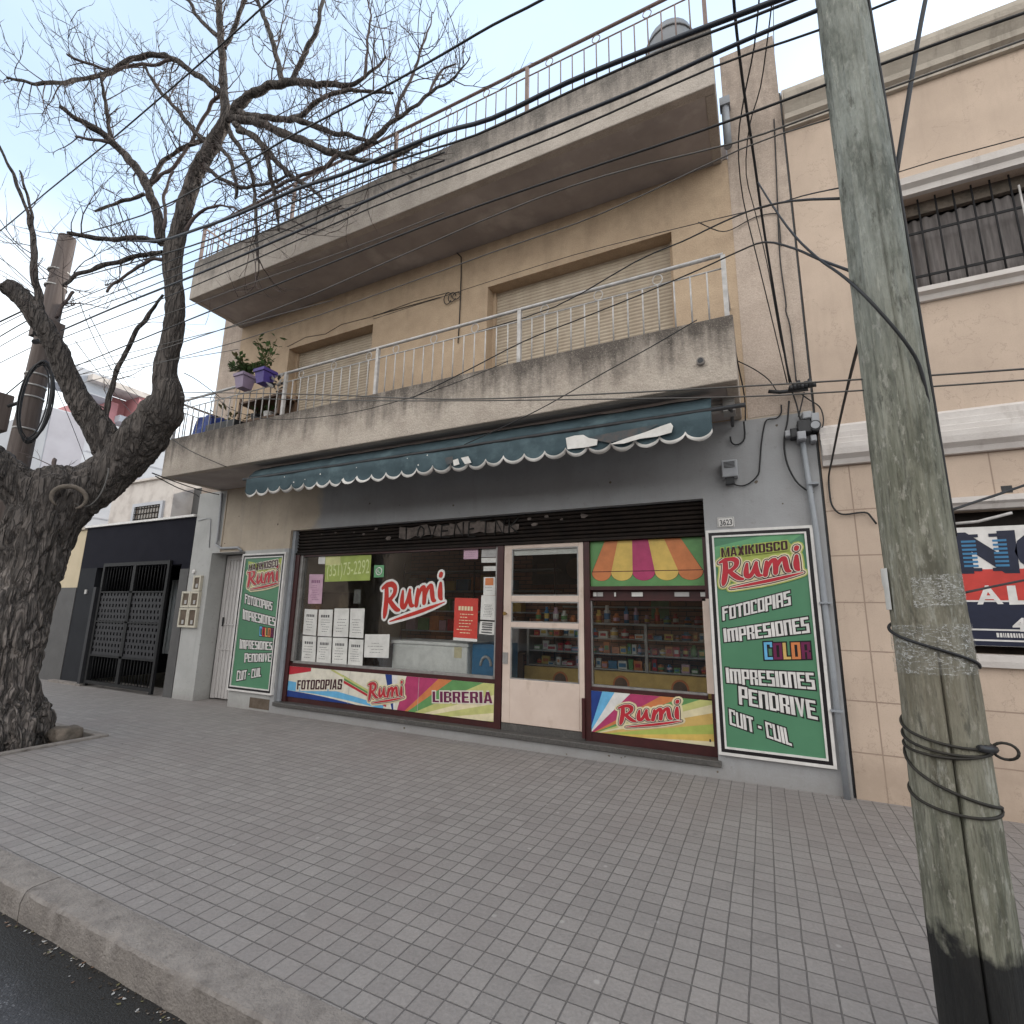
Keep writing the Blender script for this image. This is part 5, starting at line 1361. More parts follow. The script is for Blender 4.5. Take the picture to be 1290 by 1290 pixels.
for (lab, _, m_, dp), (a, b) in zip(jb, JB):
    t = thing('junction_box', lab, 'junction box', ((a[0] + b[0]) / 2, 0, a[2]), 'junction boxes on the right column')
    if 'round' in lab:
        cxx, czz = (a[0] + b[0]) / 2, (a[2] + b[2]) / 2
        MB().tube([(cxx, 0, czz), (cxx, -dp, czz)], .055, m_, 14).build('case', t)
        MB().tube([(cxx, -dp, czz), (cxx, -dp - .012, czz)], .04, 'plastic_grey', 14).build('glass_face', t)
    else:
        o = box('case', t, a[0], b[0], -dp, 0, a[2], b[2], m_); bevel(o, .008)
        box('cover', t, a[0] + .008, b[0] - .008, -dp - .008, -dp, a[2] + .01, b[2] - .01, m_)
# meters on the left pilaster
k = 0
for lab, x0, x1, z0, z1 in (('cream framed meter box, lower left of the four on the left pilaster', -9.76, -9.50, 1.25, 1.60), ('cream framed meter box, lower right of the four on the left pilaster', -9.49, -9.24, 1.25, 1.60), ('cream framed meter box, upper left of the four on the left pilaster', -9.75, -9.50, 1.61, 1.90), ('cream framed meter box, upper right of the four on the left pilaster', -9.49, -9.24, 1.61, 1.90), ('brown single meter box above the four on the left pilaster', -9.47, -9.25, 1.91, 2.19)):
    t = thing('meter_box', lab, 'meter box', ((x0 + x1) / 2, 0, z0), 'meter boxes on the left pilaster')
    mb = MB(); w = .035
    mb.box(x0, x1, -.05, -.0, z0, z0 + w, 'meter_cream'); mb.box(x0, x1, -.05, 0, z1 - w, z1, 'meter_cream'); mb.box(x0, x0 + w, -.05, 0, z0 + w, z1 - w, 'meter_cream'); mb.box(x1 - w, x1, -.05, 0, z0 + w, z1 - w, 'meter_cream'); mb.build('frame', t)
    box('window', t, x0 + w, x1 - w, -.035, -.002, z0 + w, z1 - w, 'glass_dark')
    box('meter_dial', t, (x0 + x1) / 2 - .03, (x0 + x1) / 2 + .03, -.042, -.036, z0 + .06, z0 + .13, 'paper_grey')
t = thing('doorbell', 'small round white doorbell above the meter boxes', 'doorbell', (-9.52, 0, 2.28)); MB().tube([(-9.54, 0, 2.27), (-9.54, -.03, 2.27)], [.045, .035], 'sign_white', 14).build('case', t)
# ================================================================ BALCONY THINGS
def leaves(mb, c, n, spread, h, size, m_, rnd, droop=0.0):
    for i in range(n):
        a = rnd.uniform(0, 6.283); r = spread * math.sqrt(rnd.random()); 
        p = Vector(c) + Vector((r * math.cos(a), r * math.sin(a) * .8, rnd.uniform(0, h) - droop * r))
        d = Vector((math.cos(a) * rnd.uniform(.4, 1), math.sin(a), rnd.uniform(-.3, 1.1))).normalized(); s_ = d.cross(Vector((0, 0, 1))); s_ = s_.normalized() if s_.length > .01 else Vector((1, 0, 0))
        L = size * rnd.uniform(.6, 1.3); w = L * .28; up = Vector((0, 0, L * .12))
        mb.face([p, p + d * L * .5 + s_ * w + up, p + d * L, p + d * L * .5 - s_ * w + up], m_)
def potted(name, label, x, y, z, w, h, m_, kind, seed):
    rnd = random.Random(seed)
    t = thing(name, label, 'potted plant', (x, y, z))
    mb = MB(); w2 = w * .72
    V = [(x - w2 / 2, y - w2 / 2, z), (x + w2 / 2, y - w2 / 2, z), (x + w2 / 2, y + w2 / 2, z), (x - w2 / 2, y + w2 / 2, z), (x - w / 2, y - w / 2, z + h), (x + w / 2, y - w / 2, z + h), (x + w / 2, y + w / 2, z + h), (x - w / 2, y + w / 2, z + h)]
    for q in ((0, 3, 2, 1), (0, 1, 5, 4), (1, 2, 6, 5), (2, 3, 7, 6), (3, 0, 4, 7)): mb.face([V[i] for i in q], m_)
    mb.box(x - w / 2 - .012, x + w / 2 + .012, y - w / 2 - .012, y - w / 2 + .004, z + h - .045, z + h + .004, m_); mb.box(x - w / 2 - .012, x + w / 2 + .012, y + w / 2, y + w / 2 + .012, z + h - .045, z + h + .004, m_)
    mb.box(x - w / 2 - .012, x - w / 2, y - w / 2 + .005, y + w / 2, z + h - .045, z + h + .004, m_); mb.box(x + w / 2, x + w / 2 + .012, y - w / 2 + .005, y + w / 2, z + h - .045, z + h + .004, m_)
    mb.build('pot', t)
    box('soil', t, x - w * .47, x + w * .47, y - w * .47, y + w * .47, z + h - .05, z + h - .03, 'soil')
    mb = MB()
    if kind == 'bushy':
        for i in range(34):
            a = rnd.uniform(0, 6.283); L = rnd.uniform(.2, .42); pts = []
            for s_ in range(5):
                u = s_ / 4; pts.append((x + math.cos(a) * L * u * .8, y + math.sin(a) * L * u * .6, z + h - .03 + math.sin(u * 2.2) * L * .55))
            mb.tube(pts, .004, 'leaf', 3)
            for s_ in range(1, 5): leaves(mb, pts[s_], 2, .03, .03, .09, 'leaf' if rnd.random() < .8 else 'leaf_dry', rnd)
    else:
        for i in range(9):
            a = rnd.uniform(0, 6.283); L = rnd.uniform(.28, .50); pts = []
            for s_ in range(5):
                u = s_ / 4; pts.append((x + math.cos(a) * L * u * u * .5 + .02 * rnd.uniform(-1, 1), y + math.sin(a) * L * u * u * .4, z + h - .03 + u * L))
            mb.tube(pts, .006, 'leaf_dry', 4)
            for s_ in range(1, 5): leaves(mb, pts[s_], 3, .05, .04, .085, 'leaf' if rnd.random() < .85 else 'leaf_dry', rnd)
    mb.build('foliage', t)
potted('potted_plant', 'lilac pot with drooping leaves hooked on the balcony rail, left of the violet one', (-7.065,-1.16,5.089)[0], -1.16, (-7.045,-1.16,4.978)[2], .22, .23, 'pot_lilac', 'bushy', 1)
potted('potted_plant', 'violet blue pot with an upright plant hooked on the balcony rail', (-6.593,-1.16,5.101)[0], -1.16, (-6.571,-1.16,4.966)[2], .22, .22, 'pot_violet', 'stems', 2)
mb = MB(); rnd = random.Random(4); bm = bmesh.new(); bmesh.ops.create_cube(bm, size=1); bmesh.ops.subdivide_edges(bm, edges=bm.edges[:], cuts=6, use_grid_fill=True)
for v in bm.verts:
    p = v.co; s_ = .55 + .45 * (0.5 - p.z); v.co = Vector((p.x * .62 * s_, p.y * .5 * s_, p.z * .62)) + Vector([noise.noise(p * 3 + Vector((k * 7, 0, 0))) * .06 for k in range(3)])
bm.verts.index_update(); kk = mb.mi('tarp_blue'); mb.v = [tuple(v.co + Vector((-8.62, -.62, 4.62))) for v in bm.verts]
for f in bm.faces: mb.f.append(tuple(v.index for v in f.verts)); mb.m.append(kk); mb.sm.append(False)
bm.free(); tag(mb.build('covered_bundle', base=(-8.62, -.6, 4.3)), 'bundle under a blue tarpaulin at the left end of the balcony', 'bundle')
t = thing('balcony_planter', 'long black planter box behind the balcony railing beside the blue tarpaulin', 'planter', (-7.95, -.8, 4.2)); o = box('trough', t, -8.3, -7.55, -.93, -.7, 4.3, 4.66, 'plastic_black'); bevel(o, .02)
mb = MB(); leaves(mb, (-7.9, -.8, 4.66), 40, .35, .2, .1, 'leaf_dry', random.Random(8)); mb.build('foliage', t)
t = thing('wooden_rack', 'brown wooden rack of pots behind the balcony railing under the potted plants', 'rack', (-7.2, -.5, 4.2))
for z in (4.30, 4.65, 5.0): box('shelf_board', t, -7.75, -6.75, -.75, -.4, z, z + .035, 'wood_brown')
for x in (-7.75, -6.79):
    for y in (-.75, -.44): box('leg', t, x, x + .04, y, y + .04, 4.0, 5.1, 'wood_brown')
box('back_panel', t, -7.75, -6.75, -.39, -.37, 4.3, 5.05, 'wood_brown')
for i, (x, z, r, m_, lab) in enumerate(((-7.5, 4.685, .09, 'plastic_black', 'black flowerpot left on the middle board of the balcony rack'), (-7.2, 4.685, .08, 'sign_white', 'white flowerpot on the middle board of the balcony rack'), (-6.95, 4.685, .07, 'plastic_grey', 'grey flowerpot right on the middle board of the balcony rack'), (-7.35, 4.335, .1, 'plastic_grey', 'grey flowerpot on the lowest board of the balcony rack'))):
    t = thing('flowerpot', lab, 'flowerpot', (x, -.58, z)); MB().tube([(x, -.58, z), (x, -.58, z + .15)], [r * .75, r], m_, 14).build('pot', t)
    mb = MB(); leaves(mb, (x, -.58, z + .14), 14, .1, .1, .09, 'leaf', random.Random(40 + i)); mb.build('foliage', t)
t = thing('hanging_flower', 'white and dark dried flower bundle hanging on the balcony rail right of the violet pot', 'flowers', ((-6.562,-1.0,4.981)[0], -1.06, (-6.562,-1.0,4.981)[2]))
mb = MB(); c = (-6.476,-1.06,5.017); leaves(mb, (c[0], -1.06, c[2] - .12), 26, .09, .2, .1, 'sign_white', random.Random(60)); leaves(mb, (c[0] + .06, -1.06, c[2] - .14), 22, .1, .2, .09, 'plastic_black', random.Random(61)); mb.build('petals', t)
c = (-3.93,0.0,6.886); t = thing('cable_knot', 'coil of loose cable fixed to the upper wall between the two blinds', 'cable', (c[0], 0, c[2]))
mb = MB()
mb.tube([(-3.96,-0.02,7.194), (-3.867,-0.02,7.078), (-3.854,-0.02,6.779), (-3.851,-0.02,6.027), (-3.861,-0.02,5.604)], .009, 'cable', 5)
for i in range(3):
    cx_ = (-4.08,-0.03,6.41)[0] + i * .08; cz_ = (-4.08,-0.03,6.41)[2]
    mb.tube([(cx_ + .07 * math.cos(a * .45), -.03, cz_ + (.10 - .02 * i) * math.sin(a * .45)) for a in range(14)], .007, 'cable', 5)
mb.tube([(-5.606,-0.01,6.526), (-4.773,-0.01,6.504), (-4.209,-0.02,6.481)], .006, 'cable', 5)
mb.build('cable_loop', t)
t = thing('water_tank', 'grey domed water tank standing on the flat roof behind the railing', 'water tank', (-.68, .8, 7.7))
mb = MB().tube([(-.68, .8, 7.7), (-.68, .8, 10.25), (-.68, .8, 10.45), (-.68, .8, 10.58), (-.68, .8, 10.62)], [.36, .36, .33, .2, .02], 'dome', 24); mb.build('body', t)
mb = MB().tube([(-.68, .8, 10.28), (-.68, .8, 10.32)], .375, 'dome', 24); mb.build('rim', t)
# ================================================================ RIGHT NEIGHBOUR
NB = thing('neighbour_building', 'peach rendered two storey building with cornices at the right edge', 'building', (4, 0, 0))
nx0, nx1 = .645, 8.0
wx0, wx1, wz0, wz1 = 1.63, 3.25, 4.86, 5.98
lx0, lx1, lz0, lz1 = 1.55, 4.2, 1.33, 2.60
mb = MB()
for x0, x1, z0, z1 in ((nx0, nx1, 3.5, wz0), (nx0, wx0, wz0, wz1), (wx1, nx1, wz0, wz1), (nx0, nx1, wz1, 7.5)): mb.box(x0, x1, 0, .3, z0, z1, 'peach')
mb.build('upper_wall', NB)
mb = MB()
for x0, x1, z0, z1 in ((nx0, nx1, 0, lz0), (nx0, lx0, lz0, lz1), (lx1, nx1, lz0, lz1), (nx0, nx1, lz1, 3.5)): mb.box(x0, x1, 0, .3, z0, z1, 'peach_block')
mb.build('lower_wall', NB)
mb = MB().box(nx0, nx1, .301, 9, 0, 7.4, 'peach'); mb.build('body', NB)
mb = MB().profile([(.0, 7.30), (-.05, 7.30), (-.055, 7.36), (-.10, 7.38), (-.11, 7.44), (-.15, 7.50), (-.20, 7.56), (-.215, 7.62), (-.215, 7.66), (.0, 7.66)], nx0, nx1, 'cornice'); mb.build('top_cornice', NB)
box('parapet', NB, nx0, nx1, -.03, .3, 7.661, 7.87, 'cornice')
mb = MB().profile([(0, 3.14), (-.05, 3.14), (-.07, 3.19), (-.12, 3.23), (-.13, 3.29), (-.13, 3.34), (-.105, 3.35), (-.105, 3.40), (-.085, 3.41), (-.085, 3.47), (-.06, 3.48), (-.06, 3.54), (0, 3.58)], nx0 + .01, nx1, 'cornice_white'); mb.build('mid_cornice', NB)
mb = MB().profile([(0, 5.96), (-.06, 5.96), (-.07, 6.02), (-.12, 6.05), (-.13, 6.12), (0, 6.17)], wx0 - .08, wx1 + .1, 'cornice_white'); mb.build('window_hood', NB)
mb = MB().profile([(0, 4.74), (-.04, 4.74), (-.06, 4.79), (-.11, 4.81), (-.11, 4.86), (0, 4.87)], wx0 - .1, wx1 + .1, 'cornice_white'); mb.build('window_sill', NB)
# barred window
mb = MB().box(wx0, wx1, .24, .28, wz0, wz1, 'plastic_black'); WN = mb.build('window', NB)
def sub(nm, mbx, par, label=None):
    return mbx.build(nm, par, label=label)
mb = MB(); kx = mb.mi('curtain'); n = 60; base = len(mb.v)
for i in range(n + 1):
    x = wx0 + .05 + (1.0) * i / n; y = .20 + .018 * math.sin(i * 1.1) + .01 * math.sin(i * .37)
    mb.v += [(x, y, wz0 + .04), (x, y, wz1 - .16)]
for i in range(n): p = base + 2 * i; mb.f.append((p, p + 2, p + 3, p + 1)); mb.m.append(kx); mb.sm.append(True)
sub('curtain', mb, WN)
sub('sash', MB().box(wx0, wx1, .14, .20, wz1 - .14, wz1, 'stone').box(wx0 + 1.06, wx0 + 1.13, .14, .19, wz0, wz1 - .14, 'paper_grey').box(wx0, wx0 + .05, .14, .2, wz0, wz1 - .14, 'wood_brown'), WN)
GR = MB().box(wx0 + .01, wx1, .055, .067, wz0 + .20, wz0 + .225, 'black_iron').box(wx0 + .01, wx1, .055, .067, wz0 + .70, wz0 + .725, 'black_iron').build('window_grille', NB)
for i in range(11):
    x = wx0 + .14 + i * .145
    sub('bar', MB().tube([(x, .06, wz0 + .01), (x, .06, wz1 - .02)], .009, 'black_iron', 6), GR)
sc = [(wx0 + 1.0 + .10 * (1 - t / 26) * math.cos(t * .42), .05, wz0 + .68 + .14 * (1 - t / 26) * math.sin(t * .42)) for t in range(24)]
sub('scroll', MB().tube(sc, .009, 'white_iron', 6).tube([(x, y, 2 * (wz0 + .45) - z) for x, y, z in sc], .009, 'white_iron', 6).tube([(wx0 + .92, .05, wz0 + .2), (wx0 + .92, .05, wz0 + .95)], .009, 'white_iron', 6), GR)
# lower opening
mb = MB().profile([(0, 2.60), (-.06, 2.60), (-.08, 2.64), (-.11, 2.66), (-.11, 2.71), (0, 2.73)], lx0 - .08, lx1 + .1, 'cornice_white'); mb.build('opening_lintel', NB)
mb = MB().profile([(0, 1.22), (-.05, 1.22), (-.06, 1.27), (-.06, 1.32), (0, 1.33)], lx0 - .06, lx1 + .1, 'cornice_white'); mb.build('opening_sill', NB)
box('rolling_shutter', NB, lx0, lx1, .12, .2, lz0, lz1, 'shutter')
mb = MB().box((2.006,2.752)[0], (2.081,2.745)[0], -.004, .0, (2.037,2.742)[1], (2.046,2.807)[1], 'plastic_black'); mb.build('wall_hole', NB)
t = thing('rental_sign', 'white, red and black board with big blue striped letters at the right edge', 'sign', (2.5, -.03, 1.4))
sx0, sx1 = 1.60, 3.9; z0, z1 = 1.40, 2.44
box('panel', t, sx0, sx1, -.045, .005, z0, z1, 'sign_white')
mb = MB(); ys = -.0465
za, zb = 1.905, 2.035
mb.box(sx0, sx1, ys, -.0455, 1.79, 2.06, 'sign_band'); mb.box(sx0, sx1, ys, -.0455, 1.545, 1.775, 'sign_navy'); mb.box(sx0, sx1, ys, -.0455, 1.455, 1.53, 'sign_navy'); mb.box(sx0, sx1, ys, -.0455, 1.402, 1.44, 'sign_navy'); mb.build('colour_band', t)
mb = MB()
qN = [(1.627,2.05),(1.983,2.049),(1.994,2.369),(1.632,2.367)]
text(mb, 'N', qN, -.0475, 'sign_navy', .06)
for u0, u1 in ((.06, .36), (.66, .94)):
    for i in range(7):
        v = .10 + i * .115; patch(mb, [bil(qN, u0, v), bil(qN, u1 - .02, v), bil(qN, u1 - .02, v + .06), bil(qN, u0, v + .06)], -.0490, 'sign_stripe')
for u0, u1, v0, v1 in ((-.05, .40, -.02, .07), (.6, 1.02, -.02, .07), (-.05, .40, .93, 1.02), (.6, 1.02, .93, 1.02)): patch(mb, [bil(qN, u0, v0), bil(qN, u1, v0), bil(qN, u1, v1), bil(qN, u0, v1)], -.0495, 'sign_navy')
dx = qN[1][0] - qN[0][0] + .05
text(mb, 'O', [(x + dx, z) for x, z in qN], -.0475, 'sign_navy', .06)
mb.build('lettering', t)
mb = MB(); qA = [(1.708,1.759),(1.862,1.764),(1.855,1.914),(1.71,1.908)]; text(mb, 'A', qA, -.0475, 'sign_white', .03); dx = qA[1][0] - qA[0][0] + .06; text(mb, 'L', [(x + dx, z) for x, z in qA], -.0475, 'sign_white', .03)
q4 = [(1.908,1.53),(1.984,1.533),(1.994,1.638),(1.917,1.637)]; text(mb, '4', q4, -.0475, 'sign_white', .03); mb.build('lettering', t)
mb = MB(); rnd = random.Random(2); x = (1.793,1.441)[0]
while x < 2.6: w = rnd.uniform(.006, .016); mb.box(x, x + w, -.0475, -.0468, 1.475, 1.512, 'sign_white'); x += w + .006
mb.build('small_print', t)
t = thing('broken_tube', 'white broken tube lamp bracket above the rental board', 'bracket', (1.702,-0.05,2.509)); MB().tube([(1.608,-0.05,2.478), (1.787,-0.07,2.485), (2.016,-0.1,2.543)], .013, 'white_iron', 6).build('arm', t)

# ================================================================ LEFT NEIGHBOURS
LN = thing('navy_house', 'low navy painted house front with a dark metal gate and white coping', 'house', (-11.8, 0, 0))
gx0, gx1 = -12.98, -9.97
mb = MB(); mb.box(-13.66, gx0, 0, .25, 0, 2.42, 'charcoal'); mb.box(-13.66, -9.71, 0, .25, 2.42, 3.33, 'navy'); mb.build('front_wall', LN)
mb = MB().box(gx1, -9.71, -.01, .25, 0, 2.33, 'grey_paint'); mb.build('gate_pillar', LN)
mb = MB().box(gx1, -9.71, 0, .25, 2.331, 2.419, 'navy'); mb.build('gate_lintel', LN)
box('coping', LN, -13.66, -9.71, -.05, .3, 3.331, 3.375, 'sign_white')
mb = MB().box(-13.66, -13.60, .25, 4, 0, 3.3, 'charcoal').box(-9.77, -9.71, .25, 4, 0, 3.3, 'charcoal').box(-13.6, -9.77, 4, 4.1, 0, 3.2, 'charcoal').box(-13.6, -9.77, .26, 4, 3.2, 3.3, 'charcoal'); mb.build('porch_wall', LN)
mb = MB()
for i in range(30): x = -12.6 + i * .09; mb.box(x, x + .07, 1.4 + .015 * (i % 2), 1.43 + .015 * (i % 2), .55, 2.24, 'corrugated')
mb.build('corrugated_panel', LN)
box('door_step', LN, -13.9, -12.6, -.12, .3, 0, .04, 'kerb')
GT = MB(); gy = -.06; g0, g1 = -12.60, -10.25
for x0, x1, z0, z1 in ((g0, g0 + .07, .02, 2.50), (g1 - .07, g1, .02, 2.50), (g0 + .07, g1 - .07, 2.43, 2.50), (g0 + .07, g1 - .07, .06, .12), ((g0 + g1) / 2 - .05, (g0 + g1) / 2 + .05, .12, 2.43), (g0 + .07, g1 - .07, .60, .64), (g0 + .07, g1 - .07, 1.28, 1.31), (g0 + .07, g1 - .07, 1.88, 1.91)): GT.box(x0, x1, gy, gy + .05, z0, z1, 'black_iron')
GT = GT.build('metal_gate', LN)
cm = (g0 + g1) / 2
for x0, x1 in ((g0 + .07, cm - .05), (cm + .05, g1 - .07)):
    # sheet pierced by a grid of slots
    mb = MB(); n = 9; rows = 11; z0, z1 = .64, 1.88; w = (x1 - x0) / n; h = (z1 - z0) / rows
    for r in range(rows):
        off = .25 if r % 2 else .0
        zc = z0 + r * h
        mb.box(x0, x1, gy + .018, gy + .026, zc, zc + h * .45, 'gate_sheet')
        x = x0
        for i in range(n + 1):
            a = x0 + (i - off) * w + w * .12; b = a + w * .40
            mb.box(max(x0, min(x1, b - w * 0 )), max(x0, min(x1, a + w)), gy + .018, gy + .026, zc + h * .45, zc + h, 'gate_sheet') if max(x0, b) < min(x1, a + w) else None
    sub('pierced_sheet', mb, GT)
    for i in range(1, 10):
        x = x0 + (x1 - x0) * i / 10
        sub('bar', MB().tube([(x, gy + .025, .12), (x, gy + .025, .60)], .008, 'black_iron', 5), GT)
        sub('bar', MB().tube([(x, gy + .025, 1.91), (x, gy + .025, 2.43)], .008, 'black_iron', 5), GT)
sub('gate_post', MB().box(-12.76, -12.66, -.10, 0, 0, 2.0, 'gate_sheet'), GT)
box('light_switch', LN, -13.28, -13.20, -.02, 0, 1.86, 1.95, 'paper_grey')
CR = thing('cream_house', 'cream house front with a grey painted base left of the navy house', 'house', (-16, 0, 0))
box('upper_wall', CR, -18.5, -13.67, 0, 4, 2.0, 3.3, 'cream'); box('base_wall', CR, -18.5, -13.67, -.01, 4, 0, 2.0, 'grey_paint')
box('roof_edge', CR, -18.5, -13.67, -.05, 4, 3.301, 3.36, 'cornice')
BH = thing('pale_back_house', 'pale plastered upper floor with a small grilled window behind the navy house', 'house', (-16, 3, 0))
box('front_wall', BH, -19.4, -15.95, 3.0, 6, 0, 5.55, 'pale'); box('side_wall', BH, -15.949, -12.2, 3.6, 6.2, 0, 5.3, 'grey_paint')
mb = MB().profile([(2.9, 5.55), (2.9, 5.62), (6.1, 6.3), (6.1, 5.55)], -19.5, -15.9, 'pale'); mb.build('roof', BH)
wq = [(-17.839,2.98,4.183),(-16.447,2.98,4.719)]; a, b = wq
wdw = MB().box(a[0], b[0], 2.985, 2.999, b[2] - .75, b[2], 'glass_dark').build('window', BH)
mb = MB(); 
for i in range(9): x = a[0] + (b[0] - a[0]) * (i + .5) / 9; mb.tube([(x, 2.95, b[2] - .75), (x, 2.95, b[2])], .012, 'black_iron', 4)
for i in range(5): z = b[2] - .75 + i * .17; mb.tube([(a[0], 2.95, z), (b[0], 2.95, z)], .012, 'black_iron', 4)
sub('grille', mb, wdw)
sub('window_frame', MB().box(a[0] - .12, a[0], 2.93, 3.0, b[2] - .85, b[2] + .1, 'white_wall').box(b[0], b[0] + .12, 2.93, 3.0, b[2] - .85, b[2] + .1, 'white_wall').box(a[0], b[0], 2.93, 3.0, b[2], b[2] + .1, 'white_wall'), wdw)
AP = thing('white_block', 'tall windowless white block behind the cable pole on the left', 'building', (-24, 2, 0))
mb = MB().box(-34, -22, 1.9, 9, 0, 8.45, 'white_wall'); mb.build('wall', AP)
mb = MB().box(-21.999, -21.97, 1.92, 3.0, 0, 8.40, 'lilac_wall').box(-21.999, -21.97, 4.4, 5.0, 0, 8.40, 'lilac_wall'); mb.build('pilaster', AP)
mb = MB()
for i in range(10): mb.box(-21.97, -21.955, 3.1, 8.9, .8 + i * .8, .815 + i * .8, 'lilac_wall')
mb.build('panel_joint', AP)
PK = thing('pink_banded_house', 'white house with a pink parapet band and shaded balcony seen past the tree fork', 'house', (-26, 6, 0))
mb = MB().box(-34, -26, 5.1, 12, 0, 9.7, 'white_wall').box(-26, -25, 4.7, 6.9, 8.3, 8.5, 'pale'); mb.build('wall', PK)
mb = MB().box(-26, -24.9, 5.9, 7.0, 9.7, 11.0, 'pink').box(-25.99, -25.6, 5.0, 5.45, 6.0, 10.6, 'pink').box(-34, -26.001, 5.0, 7.0, 9.95, 10.98, 'pink'); mb.build('pink_band', PK)
mb = MB().box(-26, -24.8, 4.0, 7.1, 11.0, 11.25, 'pale').box(-26.2, -25.2, 2.9, 5.0, 10.5, 11.5, 'white_wall').box(-26, -25.2, 5.4, 6.9, 9.7, 9.99, 'white_wall'); mb.build('roof', PK)
mb = MB().box(-25.99, -25.97, 5.5, 6.7, 8.5, 9.6, 'lilac_wall'); mb.build('balcony_recess', PK)
# street opposite: only mirrored in the panes and shading the road
OP = thing('opposite_row', 'long plain rendered row of houses across the street, behind the viewer', 'building', (-4, -19, 0))
box('wall', OP, -45, 30, -26, -19, 0, 5.2, 'opposite')
for i in range(14):
    x = -40 + i * 5
    w_ = box('window', OP, x, x + 1.4, -19, -18.96, 1.0, 2.5, 'glass_dark'); 
    d_ = box('door', OP, x + 2.4, x + 3.4, -19, -18.95, 0, 2.3, 'wood_brown')
# ================================================================ TREE
random.seed(11)
TR = thing('bare_tree', 'big old bare street tree with a furrowed trunk at the kerb on the left', 'tree', (-8.3, -2.75, 0))
L = dict(
 trunk=[(-8.25,-2.839,-0.464,0.371),(-8.265,-2.877,-0.026,0.363),(-8.27,-2.891,0.328,0.359),(-8.276,-2.912,0.782,0.356),(-8.281,-2.934,1.341,0.354),(-8.268,-2.911,1.822,0.36),(-8.246,-2.867,2.323,0.373),(-8.223,-2.821,2.739,0.385),(-8.196,-2.763,3.044,0.363)],
 left=[(-8.215,-2.8,2.69,0.347),(-8.288,-2.982,3.004,0.271),(-8.377,-3.214,3.206,0.216),(-8.46,-3.478,3.429,0.184),(-8.544,-3.794,3.64,0.153),(-8.621,-4.134,3.916,0.118)],
 right=[(-8.202,-2.773,2.799,0.374),(-8.114,-2.579,3.077,0.312),(-8.02,-2.383,3.313,0.292),(-7.864,-2.214,3.614,0.286),(-7.618,-2.152,3.973,0.273),(-7.399,-2.096,4.265,0.248),(-7.289,-2.078,4.514,0.194),(-7.383,-2.136,4.772,0.156),(-7.375,-2.157,5.04,0.143),(-7.311,-2.157,5.309,0.133),(-7.284,-2.175,5.629,0.129),(-7.293,-2.21,5.99,0.124),(-7.347,-2.264,6.357,0.123),(-7.372,-2.296,6.604,0.127),(-7.332,-2.307,6.912,0.117)],
 mid=[(-7.946,-2.236,3.502,0.231),(-8.018,-2.384,3.814,0.21),(-8.1,-2.562,4.114,0.179),(-8.174,-2.73,4.351,0.157),(-8.233,-2.876,4.647,0.142),(-8.284,-3.006,4.945,0.127),(-8.335,-3.142,5.178,0.124),(-8.443,-3.293,5.447,0.121),(-8.538,-3.418,5.632,0.118),(-8.63,-3.538,5.735,0.112)],
 up=[(-7.365,-2.301,6.69,0.126),(-7.297,-2.309,7.098,0.112),(-7.181,-2.323,7.516,0.107),(-7.059,-2.338,7.835,0.106),(-6.872,-2.338,8.083,0.104),(-6.667,-2.336,8.309,0.099),(-6.492,-2.336,8.501,0.085)],
)
def smooth_path(p, n=2):
    for _ in range(n):
        q = [p[0]]
        for a, b in zip(p[:-1], p[1:]):
            q.append(tuple(.75 * a[i] + .25 * b[i] for i in range(4))); q.append(tuple(.25 * a[i] + .75 * b[i] for i in range(4)))
        q.append(p[-1]); p = q
    return p
mb = MB()
for nm in ('trunk', 'left', 'right', 'mid', 'up'):
    p = smooth_path(L[nm], 2)
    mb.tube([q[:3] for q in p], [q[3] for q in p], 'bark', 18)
# root flare
c = L['trunk'][1]
for i in range(7):
    a = i * .9 + .3; mb.tube([(c[0] + math.cos(a) * .12, c[1] + math.sin(a) * .12, .55), (c[0] + math.cos(a) * .34, c[1] + math.sin(a) * .34, .16), (c[0] + math.cos(a) * .50, c[1] + math.sin(a) * .50, -.08)], [.22, .20, .10], 'bark', 10)
# swellings at the fork
k0 = L['right'][2]; k1 = L['left'][1]
def blob(mbx, c, r, m_): 
    b = bmesh.new(); bmesh.ops.create_icosphere(b, subdivisions=3, radius=r); i = len(mbx.v); kk = mbx.mi(m_)
    b.verts.index_update()
    mbx.v += [tuple(v.co + Vector(c)) for v in b.verts]
    for f in b.faces: mbx.f.append(tuple(i + v.index for v in f.verts)); mbx.m.append(kk); mbx.sm.append(True)
    b.free()
blob(mb, L['trunk'][-1][:3], L['trunk'][-1][3] * 1.05, 'bark')
blob(mb, L['right'][4][:3], L['right'][4][3] * 1.1, 'bark'); blob(mb, L['right'][5][:3], L['right'][5][3] * 1.12, 'bark')
tmp = mb.build('trunk_raw')
rm = tmp.modifiers.new('remesh', 'REMESH'); rm.mode = 'VOXEL'; rm.voxel_size = .019; rm.use_smooth_shade = True
dg = bpy.context.evaluated_depsgraph_get(); dg.update()
me = bpy.data.meshes.new_from_object(tmp.evaluated_get(dg))
bpy.data.objects.remove(tmp)
